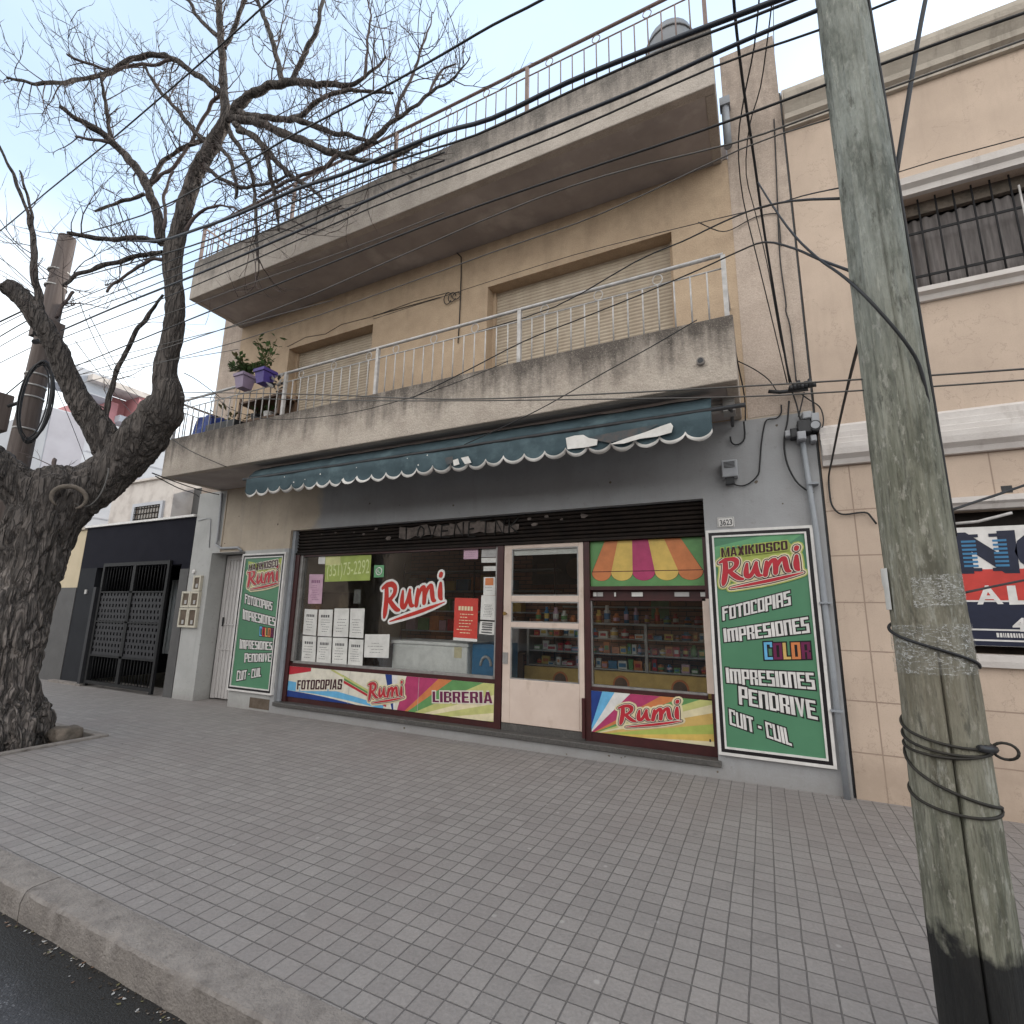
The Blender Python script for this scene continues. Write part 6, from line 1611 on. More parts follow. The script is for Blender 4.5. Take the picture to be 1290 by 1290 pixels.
# furrows: ridged noise stretched along the stem
nr = [v.normal.copy() for v in me.vertices]
for v, nn in zip(me.vertices, nr):
    p = v.co
    w = Vector((noise.noise(p * 3.1), noise.noise(p * 3.1 + Vector((9, 0, 0))), 0)) * .10
    q = Vector(((p.x + w.x) * 8.5, (p.y + w.y) * 8.5, p.z * 2.1))
    rdg = 1 - abs(noise.noise(q)) * 2.4
    q2 = Vector((p.x * 19, p.y * 19, p.z * 5.5)); r2 = 1 - abs(noise.noise(q2)) * 2.2
    low_ = noise.noise(p * 1.9)
    fade = .35 + .65 * min(1, max(0, (4.2 - p.z) / 2.0))
    v.co = p + nn * ((-.055 * max(0, rdg) ** 2 - .020 * max(0, r2) + .02) * fade + .04 * low_ * fade)
bb = Vector(TR['_b'])
me.transform(Matrix.Translation(-bb))
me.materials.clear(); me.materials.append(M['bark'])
me.polygons.foreach_set('use_smooth', [True] * len(me.polygons))
to = bpy.data.objects.new('trunk', me); COL.objects.link(to); to.parent = TR; to['_b'] = tuple(bb)
# pruning scar ring and loose wire at the fork
sc_ = [(-7.664,-2.843,2.928,0.091)][0]
ax = (Vector(cam.matrix_world.translation) - Vector(sc_[:3])); ax.z = 0; ax.normalize(); sx = ax.cross(Vector((0, 0, 1)))
ring = [Vector(sc_[:3]) + sx * (.165 * math.cos(t * .3)) + Vector((0, 0, .145 * math.sin(t * .3))) for t in range(-3, 15)]
mb = MB().tube(ring, [.012 + .018 * math.sin(math.pi * i / 17) for i in range(18)], 'stone', 8); mb.build('pruning_scar', TR, label='pale half ring of callus around a sawn off limb')
wv = [(-7.612,-2.506,3.392,0.008),(-7.537,-2.533,3.269,0.008),(-7.534,-2.569,3.027,0.008),(-7.588,-2.632,2.863,0.008),(-7.629,-2.719,2.828,0.008),(-7.639,-2.787,2.867,0.008)]
t = thing('hanging_wire', 'thin grey wire hanging in a loop over the fork of the tree', 'wire', wv[0][:3]); MB().tube([q[:3] for q in smooth_path(wv)], .009, 'cable_grey', 5).build('wire_loop', t)
# branches
BR = [
 [(-7.543,-2.39,6.857,0.071),(-7.621,-2.464,7.298,0.066),(-7.726,-2.541,7.616,0.061),(-7.851,-2.626,7.91,0.06),(-8.026,-2.733,8.154,0.055),(-8.173,-2.822,8.319,0.055),(-8.235,-2.933,8.423,0.054),(-8.288,-3.07,8.48,0.048),(-8.336,-3.197,8.484,0.043),(-8.39,-3.35,8.504,0.034),(-8.438,-3.493,8.54,0.026)],
 [(-8.234,-2.931,8.41,0.033),(-8.261,-3.0,8.679,0.028),(-8.284,-3.066,8.98,0.024),(-8.313,-3.147,9.267,0.02),(-8.327,-3.188,9.447,0.012)],
 [(-8.233,-2.928,8.384,0.025),(-8.303,-3.105,8.297,0.02),(-8.369,-3.284,8.205,0.015)],
 [(-6.504,-2.332,8.442,0.068),(-6.506,-2.362,8.76,0.063),(-6.558,-2.405,9.164,0.058),(-6.627,-2.452,9.581,0.054),(-6.663,-2.495,9.992,0.049),(-6.719,-2.549,10.483,0.044),(-6.786,-2.626,11.193,0.039),(-6.884,-2.713,11.934,0.023)],
 [(-6.628,-2.483,9.911,0.033),(-6.922,-2.553,10.225,0.029),(-7.202,-2.635,10.599,0.026),(-7.421,-2.719,11.021,0.024)],
 [(-6.574,-2.462,9.758,0.033),(-6.402,-2.467,10.017,0.032),(-6.273,-2.47,10.303,0.028),(-6.124,-2.468,10.732,0.024)],
 [(-6.401,-2.331,8.531,0.068),(-6.253,-2.33,8.665,0.067),(-6.062,-2.301,8.806,0.062),(-5.838,-2.26,8.843,0.058),(-5.598,-2.219,8.844,0.053),(-5.354,-2.179,8.798,0.049),(-4.981,-2.125,8.63,0.04),(-4.696,-2.038,8.549,0.036),(-4.478,-1.966,8.5,0.032),(-4.285,-1.914,8.585,0.024),(-4.134,-1.878,8.675,0.019),(-3.985,-1.847,8.837,0.014)],
 [(-5.517,-2.206,8.842,0.041),(-5.616,-2.246,9.181,0.037),(-5.698,-2.281,9.466,0.034),(-5.811,-2.33,9.83,0.032),(-5.995,-2.403,10.287,0.028),(-6.12,-2.462,10.663,0.024)],
 [(-5.381,-2.183,8.807,0.037),(-5.232,-2.18,9.042,0.032),(-5.084,-2.179,9.299,0.032),(-4.959,-2.179,9.5,0.03),(-4.922,-2.18,9.824,0.027),(-4.889,-2.186,10.221,0.023)],
 [(-6.581,-2.393,9.005,0.042),(-6.874,-2.456,9.292,0.038),(-7.23,-2.542,9.623,0.038),(-7.529,-2.658,9.865,0.037),(-7.753,-2.772,9.931,0.037),(-8.001,-2.894,9.896,0.037),(-8.208,-2.988,9.765,0.034),(-8.299,-3.112,9.475,0.032),(-8.368,-3.297,9.226,0.029),(-8.43,-3.475,8.997,0.027),(-8.486,-3.648,8.789,0.024),(-8.539,-3.82,8.634,0.021),(-8.587,-3.992,8.528,0.015)],
 [(-7.561,-2.671,9.837,0.025),(-7.832,-2.794,9.753,0.025),(-8.101,-2.93,9.743,0.023),(-8.286,-3.078,9.552,0.02),(-8.404,-3.406,9.405,0.017),(-8.446,-3.533,9.418,0.015)],
 [(-6.819,-2.349,8.256,0.035),(-7.18,-2.438,8.662,0.031),(-7.466,-2.554,9.042,0.029),(-7.667,-2.67,9.284,0.027),(-7.798,-2.755,9.511,0.025),(-7.918,-2.838,9.75,0.018)],
 [(-7.766,-2.571,7.744,0.035),(-7.669,-2.551,7.999,0.031),(-7.555,-2.515,8.165,0.03),(-7.384,-2.453,8.316,0.028),(-7.165,-2.407,8.374,0.03),(-6.888,-2.369,8.38,0.035)],
 [(-7.736,-2.563,7.807,0.026),(-7.468,-2.461,7.995,0.026),(-7.238,-2.409,8.292,0.024),(-6.996,-2.412,8.67,0.024),(-6.763,-2.408,8.941,0.025),(-6.581,-2.393,9.005,0.025)],
 [(-7.815,-2.582,7.63,0.03),(-8.049,-2.682,7.529,0.026),(-8.18,-2.787,7.41,0.021),(-8.246,-2.944,7.198,0.016)],
 [(-7.577,-2.407,6.883,0.04),(-7.856,-2.533,6.926,0.037),(-8.134,-2.672,6.905,0.035),(-8.221,-2.875,6.796,0.033),(-8.295,-3.06,6.721,0.032),(-8.33,-3.152,6.701,0.028)],
 [(-7.511,-2.362,6.695,0.036),(-7.788,-2.479,6.677,0.034),(-8.109,-2.612,6.557,0.031),(-8.205,-2.832,6.332,0.029),(-8.277,-3.005,6.135,0.026),(-8.312,-3.092,5.916,0.022)],
 [(-7.428,-2.319,6.606,0.027),(-7.674,-2.422,6.601,0.023),(-7.938,-2.519,6.409,0.021),(-8.095,-2.578,6.288,0.019),(-8.138,-2.671,6.034,0.017)],
 [(-6.369,-2.327,8.52,0.059),(-6.04,-2.264,8.396,0.055),(-5.766,-2.202,8.245,0.055),(-5.53,-2.152,8.075,0.055),(-5.21,-2.098,7.874,0.05),(-4.888,-2.054,7.641,0.046),(-4.664,-1.98,7.509,0.042),(-4.51,-1.93,7.426,0.038),(-4.264,-1.866,7.487,0.033),(-3.999,-1.811,7.689,0.029),(-3.736,-1.755,7.864,0.026),(-3.492,-1.676,8.023,0.022),(-3.315,-1.627,8.209,0.019),(-3.142,-1.582,8.292,0.016),(-2.99,-1.548,8.424,0.012),(-2.868,-1.524,8.585,0.008)],
 [(-6.248,-2.322,8.575,0.05),(-5.948,-2.248,8.421,0.046),(-5.636,-2.185,8.305,0.042),(-5.294,-2.128,8.182,0.04),(-4.946,-2.079,7.972,0.036),(-4.711,-2.009,7.803,0.033),(-4.439,-1.923,7.735,0.028),(-4.238,-1.864,7.624,0.025),(-4.047,-1.816,7.534,0.02)],
 [(-5.266,-2.124,8.16,0.033),(-5.054,-2.106,8.23,0.03),(-4.898,-2.099,8.34,0.028),(-4.69,-2.031,8.423,0.026),(-4.42,-1.947,8.439,0.024),(-4.141,-1.867,8.341,0.021),(-3.857,-1.799,8.229,0.016)],
 [(-6.3,-2.31,8.394,0.042),(-5.986,-2.232,8.132,0.039),(-5.703,-2.16,7.833,0.037),(-5.444,-2.098,7.493,0.034),(-5.217,-2.057,7.269,0.031),(-4.893,-2.012,6.99,0.025),(-4.766,-1.982,6.844,0.017)],
 [(-6.232,-2.294,8.281,0.038),(-5.933,-2.224,8.143,0.036),(-5.741,-2.163,7.783,0.034),(-5.625,-2.115,7.389,0.031),(-5.571,-2.089,7.136,0.026),(-5.5,-2.057,6.824,0.019),(-5.447,-2.032,6.578,0.014)],
 [(-6.422,-2.316,8.35,0.034),(-6.191,-2.264,8.022,0.031),(-5.988,-2.198,7.689,0.027),(-5.899,-2.15,7.28,0.023),(-5.838,-2.093,6.673,0.021),(-5.771,-2.045,6.194,0.014)],
 [(-4.51,-1.93,7.426,0.03),(-4.2,-1.842,7.298,0.027),(-3.923,-1.779,7.235,0.023),(-3.663,-1.717,7.309,0.02),(-3.468,-1.657,7.421,0.015)],
 [(-4.532,-1.938,7.453,0.027),(-4.759,-2.002,7.309,0.023),(-5.11,-2.047,7.271,0.022),(-5.512,-2.091,7.274,0.021),(-5.84,-2.131,7.17,0.016)],
 [(-3.807,-1.777,7.852,0.024),(-3.75,-1.768,8.182,0.021),(-3.611,-1.725,8.473,0.019),(-3.523,-1.703,8.836,0.016),(-3.434,-1.681,9.205,0.011),(-3.38,-1.668,9.442,0.006)],
 [(-3.394,-1.648,8.127,0.016),(-3.32,-1.631,8.358,0.014),(-3.242,-1.612,8.49,0.012),(-3.046,-1.563,8.539,0.008)],
 [(-6.697,-2.337,8.28,0.034),(-6.366,-2.269,7.895,0.029),(-6.222,-2.227,7.541,0.026),(-6.237,-2.201,7.243,0.019)],
 [(-4.262,-1.908,8.58,0.024),(-4.257,-1.92,8.932,0.019),(-4.253,-1.933,9.315,0.016),(-4.224,-1.937,9.634,0.012),(-4.307,-1.974,9.985,0.009)],
 [(-6.914,-2.336,8.007,0.031),(-6.505,-2.253,7.596,0.026),(-6.115,-2.195,7.355,0.023),(-5.715,-2.124,7.329,0.019),(-5.356,-2.077,7.347,0.014)],
 [(-7.519,-2.397,7.044,0.027),(-7.526,-2.432,7.396,0.023),(-7.552,-2.469,7.676,0.019),(-7.434,-2.446,7.994,0.016)],
 [(-7.244,-2.276,6.971,0.027),(-7.039,-2.269,7.168,0.023),(-6.765,-2.246,7.255,0.02),(-6.405,-2.209,7.199,0.016),(-6.164,-2.178,7.041,0.011)],
 [(-8.339,-3.154,5.265,0.039),(-8.401,-3.328,5.672,0.03),(-8.422,-3.397,6.108,0.025),(-8.447,-3.481,6.54,0.023),(-8.492,-3.629,6.953,0.021),(-8.546,-3.816,7.34,0.018),(-8.58,-3.947,7.54,0.013)],
 [(-8.317,-3.092,5.141,0.031),(-8.381,-3.272,5.583,0.026),(-8.412,-3.37,6.124,0.022),(-8.443,-3.467,6.549,0.021),(-8.474,-3.572,6.969,0.017),(-8.515,-3.709,7.301,0.011)],
 [(-8.047,-2.446,3.937,0.039),(-8.046,-2.448,4.263,0.035),(-8.045,-2.451,4.739,0.033),(-7.979,-2.409,5.112,0.03),(-7.834,-2.382,5.465,0.029),(-7.628,-2.324,5.76,0.025),(-7.476,-2.287,6.033,0.018)],
 [(-8.238,-2.864,3.26,0.026),(-8.231,-2.85,3.37,0.025),(-8.226,-2.839,3.502,0.024)],
 [(-8.313,-3.088,5.437,0.024),(-8.302,-3.062,5.689,0.021),(-8.274,-2.993,5.87,0.019)],
]
for p in BR:
    q = smooth_path(p, 3)
    # gnarl
    pts = []
    for i, a in enumerate(q):
        v = Vector(a[:3]); d = .012 * (1 if 0 < i < len(q) - 1 else 0)
        pts.append(v + Vector((noise.noise(v * 6), noise.noise(v * 6 + Vector((5, 0, 0))), noise.noise(v * 6 + Vector((0, 5, 0))))) * d * 2.2)
    mb = MB().tube(pts, [a[3] * (1 + .22 * noise.noise(Vector(a[:3]) * 7) + .15 * noise.noise(Vector(a[:3]) * 19)) for a in q], 'twig' if max(a[3] for a in q) < .028 else 'bark', 9); mb.build('branch', TR)
# twigs grown from the branches
tw = MB(); rnd = random.Random(21)
def grow(p, d, length, r, depth):
    n = 4 if depth else 6
    pts = [p]; cur = p.copy(); dd_ = d.copy(); rr_ = [r]
    curl = Vector((rnd.uniform(-.25, .25), rnd.uniform(-.25, .25), rnd.uniform(.05, .42)))
    for i in range(n):
        dd_ = (dd_ + curl * .5 + Vector((rnd.uniform(-1, 1), rnd.uniform(-1, 1), rnd.uniform(-1, 1))) * .20).normalized()
        cur = cur + dd_ * (length / n)
        if cur.y > -1.25 and cur.z > 3.5 and cur.x > -9.6: cur.y = -1.25 - rnd.random() * .1
        pts.append(cur.copy()); rr_.append(r * (1 - .75 * (i + 1) / n))
        if depth < 2 and i >= 1 and rnd.random() < (.75 if depth == 0 else .45):
            sd_ = (dd_ + Vector((rnd.uniform(-1, 1), rnd.uniform(-1, 1), rnd.uniform(-.5, 1)))).normalized()
            grow(cur.copy(), sd_, length * rnd.uniform(.3, .6), r * .62, depth + 1)
    tw.tube(pts, rr_, 'twig', 4 if depth == 0 else 3, cap=False)
for bi, p in enumerate(BR):
    q = smooth_path(p, 2)
    big = p[0][3]
    tot = sum((Vector(a[:3]) - Vector(b[:3])).length for a, b in zip(q[:-1], q[1:]))
    px_ok = bi not in (36,)
    ntw = int(tot * (9.5 if bi not in (33, 34, 35) else 2.0))
    for k in range(ntw):
        t = rnd.uniform(.18, 1.0) * (len(q) - 1); i = min(int(t), len(q) - 2); f = t - i
        a, b = Vector(q[i][:3]), Vector(q[i + 1][:3]); pos = a.lerp(b, f); ax_ = (b - a).normalized()
        side = Vector((rnd.uniform(-1, 1), rnd.uniform(-1, 1), rnd.uniform(-.55, 1.0))); side = (side - ax_ * side.dot(ax_)).normalized()
        d = (side * .9 + ax_ * rnd.uniform(.1, .8)).normalized()
        r0 = q[i][3] * (1 - f) + q[i + 1][3] * f
        grow(pos + side * r0 * .6, d, rnd.uniform(.22, .85) * (1.25 if t > .7 * len(q) else 1), min(r0 * .6, rnd.uniform(.0055, .0105)), 0)
o = tw.build('twigs', TR); o['kind'] = 'stuff'

# ================================================================ POLES
PR = thing('utility_pole', 'thick weathered wooden pole with a black tarred foot in the right foreground', 'utility pole', (.594, -3.3, 0))
mb = MB(); k = mb.mi('pole_wood'); cx, cy = .594, -3.3
def pr(z): return .1305 - .0052 * z - .0
segs = 200; zs = [(-.15 + i * .05) for i in range(int(9.2 / .05))]
base = len(mb.v)
for z in zs:
    for a in range(segs):
        t = 2 * math.pi * a / segs; r = pr(z)
        crack = 0
        # one long split facing the street
        ca = math.radians(-96) + .06 * noise.noise((0, 0, z * 1.3)) + .02 * (z - 1)
        dlt = (t - ca + math.pi) % (2 * math.pi) - math.pi
        if -.1 < z < 1.55: crack = -.04 * math.exp(-(dlt / .026) ** 2) * min(1, (1.55 - z) * 5)
        r += crack + .0045 * noise.noise((math.cos(t) * 3, math.sin(t) * 3, z * 1.2)) + .0035 * noise.noise((math.cos(t) * 11, math.sin(t) * 11, z * .9)) - .006 * max(0, noise.noise((math.cos(t) * 7 + 4, math.sin(t) * 7, z * .45)) - .38) * 4 + .002 * noise.noise((math.cos(t) * 9, math.sin(t) * 9, z * 7))
        mb.v.append((cx + r * math.cos(t), cy + r * math.sin(t), z))
for i in range(len(zs) - 1):
    for a in range(segs):
        b = (a + 1) % segs; mb.f.append((base + i * segs + a, base + i * segs + b, base + (i + 1) * segs + b, base + (i + 1) * segs + a)); mb.m.append(k); mb.sm.append(True)
mb.f.append(tuple(base + (len(zs) - 1) * segs + a for a in range(segs))); mb.m.append(k); mb.sm.append(False)
mb.build('shaft', PR)
def wrapz(a0, a1, z0, z1, n=24, off=.007, wob=.0):
    out = []
    for i in range(n + 1):
        u = i / n; a = math.radians(a0 + (a1 - a0) * u); z = z0 + (z1 - z0) * u + wob * math.sin(u * math.pi); r = pr(z) + off
        out.append((cx + r * math.cos(a), cy + r * math.sin(a), z))
    return out
# angles: -90 faces the street; camera sees about -180 .. -10
WRP = [(-215, 10, 1.235, 1.165, 'upper loop'), (-220, 5, 1.19, 1.15, ''), (-220, 5, 1.145, 1.165, ''), (-215, 15, 1.13, .945, ''), (-215, 12, .985, .95, '')]
t = thing('wire_wrapping', 'dark wire wound several times round the lower part of the foreground pole', 'wire', (cx, cy, .95))
for a0, a1, z0, z1, _ in WRP:
    MB().tube(wrapz(a0, a1, z0, z1, off=.007, wob=-.03), .0055, 'wire_brown', 6).build('turn', t)
e = Vector(wrapz(-22, -22, 1.16, 1.16)[0])
ex = Vector((math.cos(rad(-10)), math.sin(rad(-10)), 0))
MB().tube([e + ex * (.035 + .035 * math.cos(a * .35)) + Vector((0, 0, -.005 + .028 * math.sin(a * .35))) for a in range(-4, 19)], .005, 'wire_brown', 6).build('loose_loop', t)
MB().tube(wrapz(-62, -15, 1.168, 1.155, 10, .012), [.010, .014, .012, .015, .013, .015, .012, .015, .012, .014, .008], 'plastic_black', 8).build('twisted_end', t)
# cling film
mb = MB(); kf = mb.mi('cling'); rnd = random.Random(9)
nA, nZ = 64, 16; base = len(mb.v)
for i in range(nZ + 1):
    for a in range(nA + 1):
        u = a / nA; an = math.radians(-240 + 300 * u); z = 1.415 + .185 * i / nZ + .03 * (u - .5)
        r = pr(z) + .006 + .006 * noise.noise((u * 9 + z * 10, z * 40 + u * 8, 0)) + .004 * abs(noise.noise((u * 16, z * 60 - u * 20, 4)))
        mb.v.append((cx + r * math.cos(an), cy + r * math.sin(an), z))
for i in range(nZ):
    for a in range(nA): p = base + i * (nA + 1) + a; mb.f.append((p, p + 1, p + nA + 2, p + nA + 1)); mb.m.append(kf); mb.sm.append(True)
tag(mb.build('plastic_film', base=(cx, cy, 1.41)), 'crinkled clear plastic film wrapped round the foreground pole', 'plastic film')
mb = MB(); base = len(mb.v); kf = mb.mi('cling')
for i in range(9):
    for a in range(25):
        u = a / 24; an = math.radians(-120 + 95 * u); z = 1.66 + .12 * i / 8 + .02 * u; r = pr(z) + .005 + .005 * noise.noise((u * 12, z * 40, 7))
        mb.v.append((cx + r * math.cos(an), cy + r * math.sin(an), z))
for i in range(8):
    for a in range(24): p = base + i * 25 + a; mb.f.append((p, p + 1, p + 26, p + 25)); mb.m.append(kf); mb.sm.append(True)
tag(mb.build('plastic_film', base=(cx, cy, 1.66)), 'torn scrap of clear film higher on the foreground pole', 'plastic film')
mb = MB(); MBc = wrapz(-215, -5, 1.60, 1.44, 24, .010); tag(MB().tube(MBc, .006, 'cable', 6).build('strap_wire', base=(cx, cy, 1.5)), 'single dark wire slanting across the plastic film on the foreground pole', 'wire')
# paper flyer on the left side of the pole
mb = MB(); kp = mb.mi('paper'); base = len(mb.v)
for i in range(7):
    for a in range(7):
        u = a / 6; an = math.radians(-205 + 42 * u); z = 1.655 + .17 * i / 6; r = pr(z) + .006 + .012 * (1 - u) * (1 if i > 3 else .5)
        mb.v.append((cx + r * math.cos(an), cy + r * math.sin(an), z))
for i in range(6):
    for a in range(6): p = base + i * 7 + a; mb.f.append((p, p + 1, p + 8, p + 7)); mb.m.append(kp); mb.sm.append(True)
tag(mb.build('paper_flyer', base=(cx - .13, cy, 1.65)), 'white paper flyer stuck on the left side of the foreground pole', 'flyer')
mb = MB(); mb.tube(wrapz(-14, 2, 6.5, 1.95, 28, .007), .007, 'cable', 6); tag(mb.build('pole_cable', base=(cx + .12, cy, 2)), 'black cable running down the right side of the foreground pole', 'cable')
# far pole
fx, fy = -10.62, -2.4
PF = thing('utility_pole', 'slim brown wooden pole with clamps and cable coil behind the big tree', 'utility pole', (fx, fy, 0))
mb = MB().tube([(fx - .12, fy, -.1), (fx - .08, fy, 2), (fx - .02, fy, 5), (fx + .02, fy, 8.0)], [.19, .175, .15, .125], 'pole_far', 16); mb.build('shaft', PF)
for z in (7.3, 7.0, 5.35, 5.15, 4.95, 4.4): MB().tube([(fx - .02, fy, z), (fx - .02, fy, z + .03)], [.158, .158], 'alu', 16).build('band', PF)
mb = MB().box(fx - .16, fx + .16, fy - .17, fy + .17, 6.05, 6.35, 'pole_far').tube([(fx + .1, fy, 6.15), (fx + .55, fy - .3, 5.85)], .05, 'plastic_black', 8).tube([(fx + .1, fy, 6.0), (fx + .55, fy - .3, 5.7)], .04, 'plastic_black', 8); mb.build('cross_clamp', PF)
cc = (-10.033,-2.55,4.755)
t = thing('cable_coil', 'bundle of black cable coiled in a long loop on the pole behind the tree', 'cable coil', cc)
for j in range(7):
    rx, rz = .15 + .012 * (j % 3), .62 + .02 * ((j * 3) % 5)
    MB().tube([(cc[0] + .3 * rx * math.cos(a * .2618) + .008 * ((j * 5) % 7 - 3), cc[1] + rx * math.cos(a * .2618) + .006 * ((j * 4) % 7 - 3), cc[2] + rz * math.sin(a * .2618)) for a in range(25)], .011, 'cable', 6, cap=False).build('turn', t)
tb = (-11.243,-2.5,4.777); t = thing('pole_box', 'brown terminal box at the left edge on the pole behind the tree', 'terminal box', tb)
o = box('case', t, tb[0] - .35, tb[0] - .05, tb[1] - .2, tb[1] + .1, tb[2] - .3, tb[2] + .35, 'pole_far'); bevel(o, .02)
MB().tube([(tb[0] + .1, tb[1], tb[2] + .1), (fx - .1, fy, tb[2] + .2)], .03, 'plastic_black', 6).build('arm', t)

# ================================================================ CABLES
def cable(label, pts, r, m_='cable', cat='cable', sub_=3, name='overhead_cable', group=None):
    P_ = [Vector(p) for p in pts]
    # Catmull-Rom
    out = []
    for i in range(len(P_) - 1):
        p0, p1, p2, p3 = P_[max(i - 1, 0)], P_[i], P_[i + 1], P_[min(i + 2, len(P_) - 1)]
        for k in range(sub_):
            t = k / sub_
            out.append(.5 * ((2 * p1) + (-p0 + p2) * t + (2 * p0 - 5 * p1 + 4 * p2 - p3) * t * t + (-p0 + 3 * p1 - 3 * p2 + p3) * t ** 3))
    out.append(P_[-1])
    o = MB().tube(out, r, m_, 6).build(name, base=P_[0])
    return tag(o, label, cat, group)
YW = -3.3
cable('thick blue black cable bundle, upper of the two running along the roof edge', [(-10.636,-2.4,8.085),(-8.686,-2.5,7.215),(-6.942,-2.7,6.442),(-5.683,-2.9,6.013),(-4.793,-3.0,5.79),(-3.761,-3.1,5.602),(-3.122,-3.15,5.446),(-2.466,-3.2,5.346),(-1.942,-3.25,5.241),(-1.494,-3.3,5.092),(-0.922,-3.3,5.097),(-0.328,-3.3,5.056),(0.157,-3.3,5.007),(0.431,-3.3,4.981),(0.62,-3.32,4.977)], .0155, 'cable_blue')
cable('thinner dark cable just under the thick bundle along the roof edge', [(-10.117,-2.4,7.023),(-5.789,-2.9,5.814),(-4.764,-3.0,5.632),(-3.741,-3.1,5.46),(-2.458,-3.2,5.249),(-1.623,-3.3,5.01),(-0.923,-3.3,5.013),(-0.331,-3.3,5.003),(0.153,-3.3,4.957),(0.612,-3.32,4.901)], .008, 'cable')
cable('thick dark cable bundle crossing the face of the roof slab', [(-10.076,-2.4,6.068),(-7.903,-2.6,5.797),(-5.689,-2.9,5.371),(-4.323,-3.0,5.229),(-3.133,-3.1,5.104),(-2.263,-3.2,4.975),(-1.487,-3.3,4.825),(-0.896,-3.3,4.808),(-0.483,-3.3,4.798),(-0.111,-3.3,4.811),(0.184,-3.3,4.814),(0.498,-3.3,4.805),(0.561,-3.31,4.789)], .0115, 'cable_blue')
cable('thin dark cable under the bundle on the face of the roof slab', [(-10.017,-2.4,5.91),(-5.656,-2.9,5.227),(-3.123,-3.1,5.011),(-2.256,-3.2,4.877),(-1.008,-3.3,4.705),(-0.029,-3.3,4.724),(0.494,-3.3,4.674),(1.039,-3.3,4.663)], .006, 'cable')
cable('black cable crossing the soffit of the roof slab to the far right corner', [(-9.875,-2.4,5.262),(-5.559,-2.9,4.798),(-3.363,-3.1,4.609),(-1.922,-3.3,4.405),(-1.008,-3.3,4.373),(-0.136,-3.3,4.325),(0.483,-3.3,4.319),(0.719,-3.3,4.317),(0.996,-3.3,4.313),(1.274,-3.3,4.303)], .007, 'cable')
cable('pale grey wire, upper of two below the black cable on the soffit', [(-9.819,-2.4,5.114),(-4.54,-3.0,4.42),(-1.597,-3.3,4.265),(-0.694,-3.3,4.264),(0.04,-3.3,4.167),(0.469,-3.3,4.162),(1.228,-3.3,4.165)], .005, 'cable_grey')
cable('pale grey wire, lower of two below the black cable on the soffit', [(-9.764,-2.4,4.968),(-4.503,-3.0,4.219),(-1.464,-3.3,3.989),(-0.699,-3.3,4.006),(0.077,-3.3,4.114),(0.481,-3.3,4.107)], .004, 'cable_grey')
cable('single black cable high in the sky above the roof railing', [(-10.76,-2.4,8.048),(-7.707,-2.6,7.206),(-4.915,-3.0,6.452),(-3.994,-3.1,6.3),(-3.146,-3.2,6.113),(-2.524,-3.2,6.097),(-1.944,-3.3,5.935),(-1.517,-3.3,5.948),(-1.067,-3.3,5.926),(-0.446,-3.3,5.959)], .009, 'cable')
cable('black cable rising diagonally across the sky behind the tree', [(-14.148,-2.6,8.9),(-13.046,-2.6,8.863),(-10.878,-2.7,8.814),(-8.762,-2.8,8.727),(-7.154,-2.9,8.646),(-5.807,-3.0,8.55),(-4.857,-3.0,8.709),(-4.245,-3.0,8.802)], .010, 'cable')
cable('thick black cable falling to the insulator bracket on the right column', [(0.116,-2.9,5.878),(0.127,-2.6,5.782),(0.158,-2.2,5.647),(0.208,-1.7,5.504),(0.257,-1.2,5.249),(0.31,-0.8,4.912),(0.372,-0.4,4.509),(0.427,-0.14,4.062)], .012, 'cable')
cable('thin cable left of the thick one falling to the insulator bracket', [(0.278,-2.9,5.698),(0.234,-2.5,5.699),(0.162,-2.1,5.755),(0.097,-1.7,5.72),(0.108,-1.2,5.569),(0.204,-0.8,5.125),(0.299,-0.4,4.711),(0.404,-0.13,4.053)], .006, 'cable')
cable('thin cable right of the thick one swinging down to the insulator bracket', [(0.353,-2.9,5.648),(0.324,-2.6,5.661),(0.279,-2.1,5.772),(0.189,-1.8,5.741),(0.147,-1.4,5.641),(0.213,-1.0,5.514),(0.294,-0.7,5.074),(0.372,-0.3,4.471),(0.447,-0.13,4.035)], .005, 'cable')
cable('black wire slanting from the right column across to the foreground pole', [(0.227,-1.6,5.344),(0.298,-2.0,4.728),(0.357,-2.5,4.086),(0.418,-2.9,3.61),(0.461,-3.2,3.294),(0.492,-3.43,3.038),(0.559,-3.45,2.884),(0.616,-3.44,2.764),(0.659,-3.41,2.661),(0.677,-3.38,2.528),(0.693,-3.33,2.403),(0.706,-3.27,2.28)], .007, 'cable')
cable('wire rising over the balcony rail and falling to the foreground pole', [(-3.642,-1.3,4.157),(-2.864,-1.3,4.359),(-2.159,-1.3,4.552),(-1.5,-1.35,4.621),(-0.912,-1.4,4.679),(-0.302,-1.6,4.649),(0.026,-1.9,4.507),(0.201,-2.2,4.31),(0.339,-2.6,3.918),(0.418,-2.9,3.605),(0.506,-3.3,3.217)], .007, 'cable')
cable('wire climbing across the right blind towards the foreground pole', [(-3.016,-0.9,5.098),(-1.862,-1.1,5.017),(-0.9,-1.4,5.063),(-0.422,-1.6,4.982),(-0.075,-1.9,4.817),(0.175,-2.3,4.527),(0.345,-2.8,4.099),(0.482,-3.3,3.636)], .007, 'cable')
cable('thin wire across the upper wall ending high at the foreground pole', [(-5.325,-0.3,6.226),(-3.281,-0.5,6.09),(-1.738,-0.9,5.771),(-0.434,-1.4,5.294),(0.206,-2.2,4.598),(0.388,-2.8,4.115),(0.481,-3.3,3.696)], .004, 'cable')
